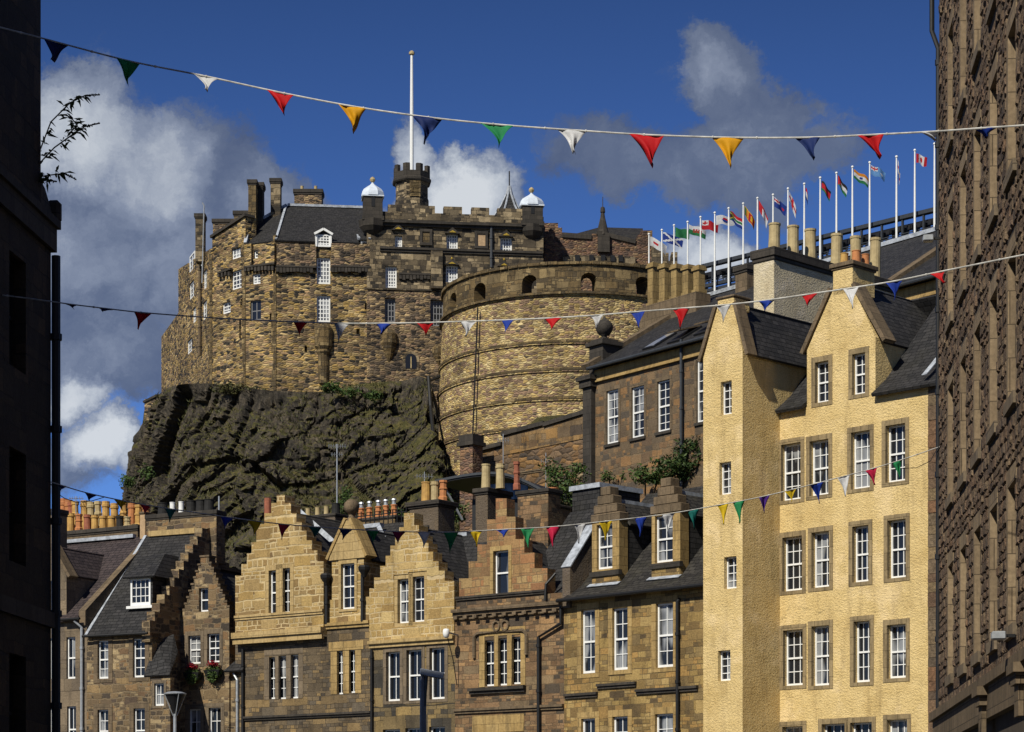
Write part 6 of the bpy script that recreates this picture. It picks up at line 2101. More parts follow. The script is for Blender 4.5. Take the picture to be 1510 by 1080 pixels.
m, t, bs = new_mat('cobbled_street')
v = uvvec(t, False)
br = t.new('ShaderNodeTexBrick', offset=0.5)
t.put(br, Vector=v, Color1=(0.05, 0.048, 0.045, 1), Color2=(0.10, 0.095, 0.085, 1), Mortar=(0.02, 0.02, 0.018, 1), Scale=1.0)
br.inputs['Brick Width'].default_value = .22
br.inputs['Row Height'].default_value = .12
br.inputs['Mortar Size'].default_value = .01
t.put(bs, Base_Color=br.outputs['Color'], Roughness=.7)
bump(t, bs, br.outputs['Fac'], .01, -.8)
M['cobbles'] = m
M['earth'] = plain('bare_ground', (0.07, 0.065, 0.04), 0.95, 0.4, 0, 0.5)
MB().add([(-2500, -800, 0), (2500, -800, 0), (2500, 3500, 0), (-2500, 3500, 0)], [(0, 1, 2, 3)]).build('ground', M['earth'])['kind'] = 'structure'
MB().add([(-13, -60, .004), (8, -60, .004), (9.2, 80, .004), (8, 84, .004), (-19, 104, .004), (-30, 104, .004)], [(0, 1, 2, 3, 4, 5)]).build('street', M['cobbles'])['kind'] = 'structure'

LEFT = [(0, 0), (112, 0), (150, 9), (176, 14), (190, 20), (202, 27), (300, 30)]
RIGHT = [(0, 0), (97, 0), (104, 8), (113, 17.2), (118, 18.2), (150, 24.5), (175, 30), (200, 40), (300, 43)]
def hill_z(x, y):
    k = sstep(-9, 3, x)
    z = lerp_pts(LEFT, y) * (1 - k) + lerp_pts(RIGHT, y) * k
    z *= 1 - .7 * sstep(-34, -52, x)
    z *= 1 - .5 * sstep(60, 130, x)
    if z > .5:
        z += (noise.fractal(Vector((x * .09, y * .09, 0)), 1.0, 2.0, 5)) * min(1.4, z * .15)
    return z - .05
hb = MB()
nx_, ny_ = 150, 110
xs = [-160 + 320 * i / nx_ for i in range(nx_ + 1)]
ys_ = [94 + 200 * (j / ny_) ** 1.1 for j in range(ny_ + 1)]
hb.v = [Vector((x, y, hill_z(x, y))) for y in ys_ for x in xs]
hb.f = [(j * (nx_ + 1) + i, j * (nx_ + 1) + i + 1, (j + 1) * (nx_ + 1) + i + 1, (j + 1) * (nx_ + 1) + i) for j in range(ny_) for i in range(nx_)]
m, t, bs = new_mat('rough_hillside')
tcn = t.new('ShaderNodeTexCoord')
n1_ = t.noise(tcn.outputs['Object'], 0.35, 6.0, 0.7)
n2_ = t.noise(tcn.outputs['Object'], 2.6, 6.0, 0.75)
base = t.ramp(t.math('ADD', t.math('MULTIPLY', n1_.outputs['Fac'], .6), t.math('MULTIPLY', n2_.outputs['Fac'], .4)), [(.3, (0.022, 0.024, 0.012)), (.45, (0.055, 0.055, 0.02)), (.56, (0.12, 0.095, 0.035)), (.68, (0.085, 0.075, 0.05))])
t.put(bs, Base_Color=base, Roughness=.95)
bump(t, bs, n2_.outputs['Fac'], .5, 1.0)
M['hill'] = m
hb.build('hillside', M['hill'], smooth=True)['kind'] = 'structure'

m, t, bs = new_mat('dark_crag')
tcn = t.new('ShaderNodeTexCoord')
geo = t.new('ShaderNodeNewGeometry')
ob = tcn.outputs['Object']
n1_ = t.noise(ob, 0.30, 7.0, 0.72)
n2_ = t.noise(t.vmath('MULTIPLY', ob, (1.6, 1.6, .8)), 1.6, 7.0, 0.75)
rock = t.ramp(n2_.outputs['Fac'], [(.28, (0.016, 0.015, 0.014)), (.42, (0.036, 0.032, 0.027)), (.56, (0.078, 0.067, 0.053)), (.72, (0.20, 0.165, 0.12))])
rock = t.mix(1.0, rock, t.ramp(n1_.outputs['Fac'], [(.32, (.45, .44, .43)), (.6, (1.5, 1.45, 1.35))]), 'MULTIPLY')
lich = t.rng(n1_.outputs['Fac'], .50, .66)
rock = t.mix(t.math('MULTIPLY', lich, .6), rock, (0.085, 0.064, 0.038, 1))
sepn = t.new('ShaderNodeSeparateXYZ')
t.put(sepn, Vector=geo.outputs['Normal'])
n3_ = t.noise(ob, 0.8, 6.0, 0.7)
veg = t.math('ADD', t.math('MULTIPLY', sepn.outputs[2], 1.0), t.math('MULTIPLY', t.math('SUBTRACT', n3_.outputs['Fac'], .5), 2.0))
vc = t.ramp(n2_.outputs['Fac'], [(.3, (0.030, 0.034, 0.010)), (.5, (0.085, 0.078, 0.024)), (.7, (0.20, 0.155, 0.055))])
sepx = t.new('ShaderNodeSeparateXYZ')
t.put(sepx, Vector=ob)
veg = t.math('ADD', veg, t.rng(sepx.outputs[0], -16.0, -4.0, -.06, .2))
col = t.mix(t.rng(veg, .57, .76), rock, vc)
t.put(bs, Base_Color=col, Roughness=.9)
bump(t, bs, t.math('ADD', n2_.outputs['Fac'], t.math('MULTIPLY', n1_.outputs['Fac'], 1.5)), .45, 1.0)
M['crag'] = m

COLS = [  # px, Y, row at the top; px, Y, row at the bottom
    ((226, 262, 600), (200, 262, 850)), ((214, 236, 602), (170, 232, 850)), ((212, 226, 625), (160, 214, 850)), ((226, 220, 592), (178, 202, 850)), ((255, 213, 570), (240, 195, 850)),
    ((310, 210, 566), (310, 190, 850)), ((400, 206.5, 576), (400, 187, 850)), ((480, 207, 578), (480, 186, 850)), ((520, 207.5, 568), (520, 184, 850)), ((590, 207.5, 562), (575, 180, 850)), ((634, 205.5, 566), (640, 176, 850)), ((668, 203, 690), (680, 170, 850)), ((700, 200, 715), (720, 168, 850))]
NU, NV = 300, 110
NC = len(COLS) - 1
rk = MB()
def cr_(p0, p1, p2, p3, t_):
    return .5 * ((2 * p1) + (-p0 + p2) * t_ + (2 * p0 - 5 * p1 + 4 * p2 - p3) * t_ ** 2 + (-p0 + 3 * p1 - 3 * p2 + p3) * t_ ** 3)
grid = []
for i in range(NU + 1):
    s = i / NU * NC
    k = min(int(s), NC - 1)
    f_ = s - k
    pts4 = [COLS[max(0, min(NC, k + d_))] for d_ in (-1, 0, 1, 2)]
    T4 = [P(*(q[0][0], q[0][2], q[0][1])) for q in pts4]
    B4 = [P(*(q[1][0], q[1][2], q[1][1])) for q in pts4]
    tp_, bt_ = T4[1].lerp(T4[2], f_), B4[1].lerp(B4[2], f_)
    if f_ > 0 and k > 0:
        tp_, bt_ = cr_(*T4, f_), cr_(*B4, f_)
    col_ = []
    for j in range(NV + 1):
        v_ = j / NV
        w_ = v_ ** 1.15
        p = tp_.lerp(bt_, v_)
        # steep upper face, spreading foot
        p.x, p.y = (tp_.x + (bt_.x - tp_.x) * (w_ * .8 + .2 * v_), tp_.y + (bt_.y - tp_.y) * (.25 * v_ + .75 * v_ ** 1.6))
        col_.append(p)
    grid.append(col_)
cen = Vector((at_y(430, 225), 232, 0))
for i in range(NU + 1):
    for j in range(NV + 1):
        p = grid[i][j]
        out_ = (p - cen)
        out_.z = 0
        out_.normalize()
        a_ = min(1.0, j / NV / .06) * (1 if j / NV < .95 else 1)
        q = p.copy()
        rot = Vector((q.x * .985 - q.z * .17, q.y, q.z * .985 + q.x * .17))          # tilted bedding
        def block(sc, k_):
            ps = Vector((rot.x * sc, rot.y * sc, rot.z * sc * .36)) + Vector((k_, 0, 0))
            ps += noise.noise_vector(ps * 1.6) * .13
            ds, pp = noise.voronoi(ps)
            cv = noise.cell(pp[0] * 13.7 + Vector((.5, .5, .5)))
            tl_ = noise.cell_vector(pp[0] * 7.3 + Vector((.5, .5, .5)))
            tilt = (ps - pp[0]).dot(tl_ - Vector((.5, .5, .5)))
            gap = min(1.0, (ds[1] - ds[0]) / .14)
            return cv * .55 + tilt * 1.5 - (1 - gap) * .35
        d_ = block(.12, 0) * 2.3 + block(.34, 40) * 1.3 + block(1.0, 80) * .55
        d_ += noise.fractal(Vector((rot.x * .7, rot.y * .7, rot.z * .9)), .9, 2.1, 4) * .30
        d_ *= a_
        q += out_ * d_ * .9 + Vector((0, 0, noise.noise(q * .3) * .4 * a_))
        rk.v.append(q)
rk.f = [(i * (NV + 1) + j, i * (NV + 1) + j + 1, (i + 1) * (NV + 1) + j + 1, (i + 1) * (NV + 1) + j) for i in range(NU) for j in range(NV)]
# closing top inside the castle
b_ = len(rk.v)
cr_top = [rk.v[i * (NV + 1)].copy() for i in range(0, NU + 1)]
rk.v.append(Vector((cen.x, 238, 45)))
rk.f += [(i * (NV + 1), (i + 1) * (NV + 1), b_) for i in range(NU)]
rock_o = rk.build('castle_crag', M['crag'])
rock_o['kind'] = 'structure'
# grass tufts on the ledges
rnd = random.Random(5)
gm = MB()
me = rock_o.data
cand = [p for p in me.polygons if p.normal.z > .42 and p.center.y < 225 and len(p.vertices) == 4]
rnd.shuffle(cand)
for p in cand[:3200]:
    if noise.noise(p.center * .25) < -.12:
        continue
    for _ in range(5):
        c = p.center + Vector((rnd.uniform(-.3, .3), rnd.uniform(-.3, .3), -.05))
        h = rnd.uniform(.15, .42)
        d_ = Vector((rnd.gauss(0, .22), rnd.gauss(-.1, .22), h))
        s = Vector((rnd.uniform(-1, 1), rnd.uniform(-.6, .6), 0)).normalized() * .05
        gm.add([c - s, c + s, c + d_], [(0, 1, 2)])
for _ in range(2500):     # hillside below the battery
    x, y = rnd.uniform(-16, 16), rnd.uniform(120, 178)
    c = Vector((x, y, hill_z(x, y) - .1))
    for _ in range(4):
        d_ = Vector((rnd.gauss(0, .25), rnd.gauss(-.1, .25), rnd.uniform(.3, 1.0)))
        s = Vector((rnd.uniform(-1, 1), rnd.uniform(-.6, .6), 0)).normalized() * .09
        cc = c + Vector((rnd.uniform(-.4, .4), rnd.uniform(-.4, .4), 0))
        gm.add([cc - s, cc + s, cc + d_], [(0, 1, 2)])
tag(gm.build('grass', M['grass']), 'dry rough grass tufts growing on the crag ledges and hillside', 'grass', kind='stuff')
# waste pipe down the crag
H = thing('cliff_pipe', Frame(at_y(637, 203), 203, 0, 30), 'black pipe running down the crag beside the round battery', 'pipe')
o_ = Vector((at_y(637, 203), 203, 30))
MB().tube([P(632, 556, 204.8) - o_, P(635, 600, 203.0) - o_, P(641, 660, 198.5) - o_, P(645, 715, 195) - o_], .17, 8).tube([P(633, 562, 204.6) - o_, P(648, 556, 205.3) - o_, P(656, 551, 205) - o_], .14, 6).build('pipe', M['black'], H)

# ================================================================== shrubs
def shrub(px, py, Y, blobs, n, size, label, mat='leaf_dark', seed=1):
    p = P(px, py, Y)
    f = Frame(p.x, p.y, 0, p.z)
    S = thing('shrub', f, label, 'shrub', 'shrubs on the slope')
    leaf_cloud(n, blobs, size, seed).build('foliage', M[mat], S)
    st = MB()
    r_ = random.Random(seed)
    for c, r in blobs:
        st.tube([(c[0] * .4, c[1] * .4 + .3, -.6), (c[0] * .8, c[1] * .8, c[2] * .5), (c[0] + r_.uniform(-.2, .2), c[1], c[2] + r[2] * .4)], [.05, .035, .015], 5)
    st.build('stem', M['twig'], S)
shrub(1000, 706, 112, [((-.2, 0, .6), (1.1, .8, .6)), ((.9, 0, 1.0), (1.0, .9, 1.1)), ((1.6, .3, 1.9), (.7, .7, .9)), ((.4, .2, 1.5), (.7, .6, .6))], 3600, .10, 'large dark leafy shrub against the yellow tower below the long stone building', 'leaf_dark', 2)
shrub(952, 712, 113, [((0, 0, .4), (.9, .6, .45)), ((.8, 0, .3), (.6, .5, .5))], 1100, .09, 'low shrub at the foot of the long stone building', 'leaf', 3)
shrub(838, 742, 108, [((0, 0, .5), (.8, .7, .8)), ((-.5, 0, 1.2), (.6, .5, .7)), ((.4, 0, 1.4), (.6, .5, .6)), ((-.9, .2, 1.7), (.4, .4, .5))], 2200, .08, 'light green bush behind the orange chimney pot', 'leaf', 4)
shrub(905, 706, 116, [((-.3, 0, .1), (.45, .4, .3)), ((.6, 0, .15), (.3, .4, .3))], 350, .08, 'thin weeds at the foot of the corner pier', 'leaf', 5)
shrub(668, 765, 118, [((0, 0, .4), (1.0, .7, .6)), ((-.6, 0, 1.0), (.5, .5, .4))], 1100, .085, 'small bush beside the pavilion roof strut', 'leaf', 6)
shrub(508, 765, 116, [((0, 0, .5), (.5, .5, .7)), ((.1, 0, 1.2), (.35, .35, .5))], 800, .075, 'ivy bush beside the ball finial behind the honey stone house', 'leaf', 7)
shrub(580, 768, 120, [((0, 0, .4), (.6, .5, .6)), ((1.0, 0, .1), (.6, .5, .4))], 700, .08, 'low scrub behind the row of capped chimney pots', 'leaf', 8)
shrub(135, 700, 214, [((0, 0, 0), (.01, .01, .01))], 1, .01, 'x', 'leaf', 9) if False else None
shrub(186, 716, 210, [((.2, 0, .4), (.9, .7, .6)), ((1.9, 0, 1.2), (.8, .6, .7))], 900, .12, 'grassy shrub on the left skyline of the crag', 'leaf', 9)
shrub(490, 574, 204.5, [((0, 0, .1), (1.2, .6, .6)), ((1.6, 0, -.3), (1.0, .6, .5)), ((3.5, 0, -.6), (1.0, .6, .5))], 1300, .13, 'green shrubs on the crag top below the hanging turret', 'leaf', 10)
shrub(340, 578, 208, [((0, 0, .3), (1.8, .7, .6)), ((1.8, 0, .1), (1.4, .7, .45))], 1200, .13, 'brownish scrub at the foot of the faceted range', 'grass', 11)
shrub(912, 548, 117.4, [((0, .4, .2), (.5, .5, .4)), ((.5, .4, .5), (.4, .4, .3))], 400, .06, 'weeds sprouting on the parapet beside the ball finial', 'leaf', 12)

# ================================================================== buildings either side of the view
FRW = facing(1385, 50.5, -95.4)
R_ = thing('tenement', FRW, 'tall rough rubble tenement filling the right-hand edge, seen along its wall', 'building')
M['rstone'] = stones('rough_brown_wall_stones', [(0.10, 0.072, 0.052), (0.17, 0.115, 0.075), (0.13, 0.09, 0.065), (0.21, 0.15, 0.095), (0.09, 0.066, 0.052), (0.19, 0.12, 0.075), (0.15, 0.112, 0.083)])
M['rmortar'] = plain('brown_wall_mortar', (0.085, 0.065, 0.048), .95, .4, 0, 3.0)
M['jamb'] = ashlar('pale_brown_jamb_stone', (0.20, 0.145, 0.09), (0.28, 0.205, 0.125), .4, .6, .55)
cols_x = [2.35 + 2.6 * k_ for k_ in range(16)]
sills = [5.3, 9.0, 12.7, 16.4, 20.1]
HWIN, WW = 2.3, .95
openings = [(x, x + WW, z, z + HWIN) for x in cols_x for z in sills]
for (a, b, c, d) in openings:
    wo = MB().add([(a, .34, c), (b, .34, c), (b, .34, d), (a, .34, d)], [(0, 1, 2, 3)]).build('window', M['glass'], R_)
    fb = MB().box(a, a + .07, .27, .338, c, d).box(b - .07, b, .27, .338, c, d).box(a + .07, b - .07, .27, .338, c, c + .09).box(a + .07, b - .07, .27, .338, d - .07, d).box(a + .07, b - .07, .26, .338, (c + d) / 2 - .03, (c + d) / 2 + .03)
    fb.build('frame', M['white'], wo)
    sb = MB().box(a - .2, a, -.028, .36, c, d).box(b, b + .12, -.015, .36, c, d).box(a - .2, b + .12, -.03, .36, d + .002, d + .28)
    sb.build('surround', M['jamb'], wo)
    MB().box(a - .2, b + .14, -.08, .36, c - .2, c - .002).build('sill', M['grey_margin'], wo)
    FRW.cuts.append((MB().box(a - .199, b + .119, -.5, .37, c - .19, d + .279), FRW))
wall(R_, 'wall', M['rmortar'], MB().box(0, 44, 0, .8, 0, 24), [FRW], MB().box(0, 44, .8, 9, 0, 24))
rnd = random.Random(11)
sm = MB()
z = 4.75
while z < 22:
    h = rnd.uniform(.13, .27)
    x = .25
    while x < 43.5:
        w_ = rnd.uniform(.16, .5)
        x1_ = x + w_
        zz0, zz1 = z + .012, z + h - .012
        bad = False
        for (a, b, c, d) in openings:
            if x1_ > a - .22 and x < b + .14 and zz1 > c - .22 and zz0 < d + .32:
                if x < a - .22 - .1:
                    x1_ = a - .215
                else:
                    bad = True
                    nxt = b + .145
                break
        if bad:
            x = nxt
            continue
        pr = rnd.uniform(.012, .05)
        j = lambda k_: rnd.uniform(-k_, k_)
        q = [(x + .012, z + .012), (x1_ - .012, z + .012), (x1_ - .012, z + h - .012), (x + .012, z + h - .012)]
        mid = [(px_ * .72 + .28 * (x + x1_) / 2 + j(.02), -pr + j(.012), pz_ * .72 + .28 * (z + h / 2) + j(.015)) for px_, pz_ in q]
        edge = [(px_ + j(.008), -.012 + j(.01), pz_ + j(.008)) for px_, pz_ in q]
        backq = [(px_, .03, pz_) for px_, pz_ in q]
        vs = backq + edge + mid
        fs = [(8, 9, 10, 11)]
        for k_ in range(4):
            k2 = (k_ + 1) % 4
            fs += [(k_, k2, 4 + k2, 4 + k_), (4 + k_, 4 + k2, 8 + k2, 8 + k_)]
        sm.add(vs, fs)
        x = x1_
    z += h
sm.build('rubble_facing', M['rstone'], R_)
bd = MB().box(-.05, 44, -.14, .05, 3.95, 4.5).box(-.08, 44, -.22, .05, 4.502, 4.68)
bd.build('stone_band', M['brown_stone'], R_)
for xx_ in (9.9, 15.0, 20.1, 25.2, 30.3):
    MB().box(xx_, xx_ + .9, -.32, -.141, 4.35, 4.499).box(xx_ + .1, xx_ + .8, -.27, -.141, 4.18, 4.348).box(xx_ + .2, xx_ + .7, -.22, -.141, 3.7, 4.178).build('bracket', M['brown_stone'], R_)
pipe(R_, FRW, [(.12, -.03, 0), (.12, -.03, 19.2), (-.2, -.14, 19.7), (-.2, -.14, 21.6)], .055)
def wall_lamp(fr, px, py, label):
    x, z = fr.at(px, py, -.1)
    wp = fr.world(x, 0)
    f = Frame(wp.x, wp.y, math.degrees(fr.rz), z)
    L = thing('wall_lamp', f, label, 'wall lamp')
    MB().box(-.03, .03, -.28, -.13, -.02, .03).build('arm', M['black'], L)
    MB().box(-.11, .11, -.5, -.28, -.06, .07).build('lamp_housing', M['galv'], L, bevel=.02)
wall_lamp(FRW, 1389, 352, 'small white floodlight on the far corner of the right-hand tenement')
wall_lamp(FRW, 1500, 938, 'grey floodlight low on the right-hand tenement above the stone band')

FLW = Frame(-.2 * 44.9, 44.9, 84.6)
L_ = thing('tenement', FLW, 'tenement in deep shadow filling the left-hand edge', 'building')
M['lstone'] = coursed('shade_darkened_brown_stone', [(0.030, 0.023, 0.017), (0.05, 0.037, 0.024), (0.022, 0.018, 0.014), (0.065, 0.044, 0.027)], .6, .3, (0.02, 0.017, 0.013), .014, .03, .5, .5)  # sooty brown stone, its colours darkened further to deepen the wall's shade
xu = FLW.x(59)
zc_ = FLW.z(75, 345)
for (a, b) in ((-2.6, -1.6), (-5.6, -4.6), (-8.6, -7.6), (-11.6, -10.6), (-14.6, -13.6)):
    for z in (3.2, 7.0, 10.6):
        wo = MB().add([(a, .3, z), (b, .3, z), (b, .3, z + 2.1), (a, .3, z + 2.1)], [(0, 1, 2, 3)]).build('window', M['glass_dark'], L_)
        MB().box(a, a + .07, .24, .298, z, z + 2.1).box(b - .07, b, .24, .298, z, z + 2.1).box(a + .07, b - .07, .24, .298, z, z + .08).box(a + .07, b - .07, .24, .298, z + 2.03, z + 2.1).box(a + .07, b - .07, .23, .298, z + 1.0, z + 1.06).build('frame', M['black'], wo)
        FLW.cuts.append((MB().box(a, b, -.4, .35, z, z + 2.1), FLW))
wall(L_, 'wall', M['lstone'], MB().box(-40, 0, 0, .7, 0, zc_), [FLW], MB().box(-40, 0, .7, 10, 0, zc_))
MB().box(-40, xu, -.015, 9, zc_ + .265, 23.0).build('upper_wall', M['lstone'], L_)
MB().box(-40, .08, -.10, .3, zc_ - .35, zc_ + .1).box(-40, .12, -.17, .25, zc_ + .102, zc_ + .26).build('cornice', M['black_stone'], L_)
sb = MB().prism([(xu, zc_ + .26), (.05, zc_ + .26), (.05, FLW.z(72, 312)), (xu + .25, FLW.z(62, 275)), (xu, FLW.z(60, 268))], -.02, .6)
sb.build('gable_skew', M['black_stone'], L_)
MB().box(.0, .22, -.17, .1, FLW.z(78, 330), FLW.z(78, 297)).build('skew_block', M['black_stone'], L_, bevel=.06)
pipe(L_, FLW, [(.14, -.06, 0), (.14, -.06, zc_ - .4)], .09)
MB().box(-40, .05, -.08, .05, 6.0, 6.3).build('string_course', M['black_stone'], L_)

# buddleia rooted in the shadowed wall
p = P(58, 238, 44.0)
f = Frame(p.x, p.y, 0, p.z)
S = thing('buddleia', f, 'spindly buddleia with drooping flower spikes growing out of the shadowed left wall', 'shrub')
st, lf, fl_ = MB(), MB(), MB()
rnd = random.Random(3)
o_ = Vector((p.x, p.y, p.z))
for pts_ in ([(50, 245), (75, 180), (103, 152), (126, 141), (147, 140)], [(50, 250), (80, 218), (105, 200), (125, 187), (147, 182)], [(52, 262), (70, 259), (95, 256), (112, 265)], [(102, 197), (114, 185), (106, 175), (101, 172)], [(52, 268), (70, 266), (84, 268)]):
    q = [P(a, b, 44.0 + .3 * math.sin(i)) - o_ for i, (a, b) in enumerate(pts_)]
    st.tube(q, [.014] * len(q), 5)
    tip = len(q) - 1
    # dry flower spike
    for k_ in range(26):
        u = k_ / 25
        c = q[tip - 1].lerp(q[tip], u)
        r_ = .022 * (1 - u * .6)
        fl_.lathe([(0.002, -r_), (r_, 0), (.002, r_)], c + Vector((rnd.gauss(0, .01), rnd.gauss(0, .01), rnd.gauss(0, .01))), 5)
    for i in range(1, tip):
        for k_ in range(12):
            c = q[i - 1].lerp(q[i], rnd.uniform(.3, 1.0)) + Vector((rnd.gauss(0, .02), rnd.gauss(0, .05), rnd.gauss(0, .02)))
            d_ = Vector((rnd.gauss(.2, 1), rnd.gauss(0, .8), rnd.gauss(-.1, .6))).normalized() * rnd.uniform(.12, .24)
            d_.z -= .05
            sd = d_.cross(Vector((0, .6, 1))).normalized() * .028
            e_ = c + d_
            mid_ = c + d_ * .5 + Vector((0, 0, .02))
            lf.add([c, mid_ - sd, e_, mid_ + sd], [(0, 1, 2, 3)])
st.build('stem', M['twig'], S)
lf.build('foliage', M['leaf_dark'], S)
fl_.build('flower_spike', M['twig'], S)

# ================================================================== bunting
CL = {'red': cloth('red_bunting', (0.62, 0.012, 0.018)), 'yellow': cloth('yellow_bunting', (0.80, 0.40, 0.01)), 'blue': cloth('blue_bunting', (0.02, 0.06, 0.42)), 'navy': cloth('navy_bunting', (0.015, 0.035, 0.16)),
      'green': cloth('green_bunting', (0.03, 0.32, 0.12)), 'white': cloth('white_bunting', (0.78, 0.78, 0.80)), 'teal': cloth('teal_bunting', (0.01, 0.18, 0.16)), 'crimson': cloth('crimson_bunting', (0.62, 0.02, 0.08)),
      'purple': cloth('purple_bunting', (0.10, 0.03, 0.30)), 'maroon': cloth('maroon_bunting', (0.28, 0.015, 0.07)), 'lemon': cloth('lemon_bunting', (0.78, 0.56, 0.02))}
M['tape'] = plain('white_bunting_tape', (0.60, 0.59, 0.56), .6, .5)


def bunting(ctrl, YL, YR, r, pens, label, seed):
    rnd = random.Random(seed)
    pl, pr = ctrl[0][0], ctrl[-1][0]
    Y_ = lambda px: YL + (YR - YL) * (px - pl) / (pr - pl)

    def row(px):
        for i in range(len(ctrl) - 1):
            if px <= ctrl[i + 1][0] or i == len(ctrl) - 2:
                p0, p1, p2, p3 = ctrl[max(0, i - 1)], ctrl[i], ctrl[i + 1], ctrl[min(len(ctrl) - 1, i + 2)]
                t_ = (px - p1[0]) / (p2[0] - p1[0])
                m1 = (p2[1] - p0[1]) / (p2[0] - p0[0]) * (p2[0] - p1[0])
                m2 = (p3[1] - p1[1]) / (p3[0] - p1[0]) * (p2[0] - p1[0])
                return (2 * t_ ** 3 - 3 * t_ ** 2 + 1) * p1[1] + (t_ ** 3 - 2 * t_ ** 2 + t_) * m1 + (-2 * t_ ** 3 + 3 * t_ ** 2) * p2[1] + (t_ ** 3 - t_ ** 2) * m2
    o_ = P(pl, ctrl[0][1], YL)
    B = thing('bunting', Frame(o_.x, o_.y, 0, o_.z), label, 'bunting', 'bunting strung across the street')
    at = lambda px, dy=0: P(px, row(px) + dy, Y_(px)) - o_
    n_ = int((pr - pl) / 9)
    cord = MB().tube([at(pl + (pr - pl) * i / n_) for i in range(n_ + 1)], r, 6)
    x = pl + 20
    while x < pr - 20:      # joins in the tape
        cord.tube([at(x), at(x + 2.2)], r * 1.5, 6)
        x += rnd.uniform(60, 130)
    cord.build('cord', M['tape'], B)
    for (a, b, tx, ty, cname) in pens:
        A_, B_ = at(a, .6), at(b, .6)
        tip = P(tx, ty, Y_(tx)) - o_ + Vector((0, rnd.uniform(-.10, .10), 0))
        nu, nv = 8, 9
        m = MB()
        ph, am = rnd.uniform(0, 6), rnd.uniform(.04, .10) * (B_ - A_).length / .4
        fq, f2 = rnd.uniform(3.5, 8), rnd.uniform(-5, 5)
        blunt = rnd.choice((0, 0, 0, .10))
        for j in range(nv + 1):
            v_ = j / nv
            for i in range(nu + 1):
                u_ = i / nu
                top = A_.lerp(B_, u_)
                # sides pulled in a little, as hung cloth does
                e_ = v_ + .16 * math.sin(v_ * math.pi) * (1 if abs(u_ - .5) > .05 else 1)
                c_ = A_.lerp(B_, .5)
                cen_ = c_.lerp(tip, v_)
                w_ = max(blunt, 1 - min(1, e_))
                pnt = cen_ + (top - c_) * w_
                pnt = pnt + Vector((math.sin(v_ * 5 + ph * 2) * am * .25 * v_, (math.sin(u_ * fq + v_ * f2 + ph) + .4 * math.sin(u_ * 13 - v_ * 6 + ph)) * am * (v_ * .8 + .2), 0))
                m.v.append(pnt)
        for j in range(nv):
            for i in range(nu):
                k_ = j * (nu + 1) + i
                m.f.append((k_, k_ + 1, k_ + nu + 2, k_ + nu + 1))
        po = m.build('pennant', CL[cname], B, smooth=True)
        sd = po.modifiers.new('cloth_thickness', 'SOLIDIFY')
        sd.thickness = .003
    return B


bunting([(-170, -5), (-40, 30), (60, 56), (190, 90), (300, 112), (415, 137), (520, 157), (630, 173), (735, 184), (843, 192), (953, 199), (1073, 203), (1192, 203), (1285, 199), (1380, 194), (1450, 189), (1510, 185), (1570, 180)],
        36.0, 31.6, .013,
        [(65, 101, 76, 89, 'navy'), (172, 206, 187, 123, 'green'), (286, 322, 306, 136, 'white'), (394, 433, 419, 171, 'red'), (499, 540, 523, 197, 'yellow'), (608, 652, 629, 213, 'navy'), (709, 757, 737, 217, 'green'),
         (822, 864, 847, 228, 'white'), (928, 979, 963, 249, 'red'), (1050, 1097, 1076, 249, 'yellow'), (1173, 1209, 1199, 236, 'navy'), (1264, 1303, 1298, 232, 'red'), (1358, 1384, 1382, 205, 'white'), (1438, 1470, 1455, 200, 'blue')],
        'uppermost and largest string of bunting, crossing the sky above the castle', 21)
bunting([(-10, 434), (40, 440), (105, 449), (155, 455), (208, 461), (330, 470), (440, 475), (500, 477), (566, 477), (626, 476), (690, 474), (750, 472), (815, 469), (880, 465), (940, 460), (1003, 455), (1067, 450), (1130, 443), (1193, 434), (1254, 425), (1318, 415), (1381, 402), (1440, 390), (1510, 376), (1545, 370)],
        42.0, 33.6, .012,
        [(95, 113, 109, 455, 'navy'), (145, 167, 152, 461, 'navy'), (198, 224, 203, 485, 'red'), (433, 453, 441, 497, 'red'), (493, 515, 498, 505, 'white'), (555, 578, 562, 494, 'blue'), (615, 640, 627, 494, 'red'), (679, 703, 687, 497, 'white'), (740, 758, 745, 493, 'blue'),
         (803, 829, 813, 487, 'red'), (871, 890, 880, 484, 'white'), (930, 951, 942, 486, 'blue'), (992, 1017, 1004, 486, 'red'), (1056, 1078, 1068, 474, 'white'), (1119, 1143, 1129, 458, 'blue'), (1182, 1206, 1190, 453, 'red'), (1243, 1266, 1255, 457, 'white'), (1306, 1331, 1320, 441, 'blue'), (1371, 1393, 1390, 419, 'red')],
        'string of red, white and blue bunting crossing in front of the castle walls', 22)
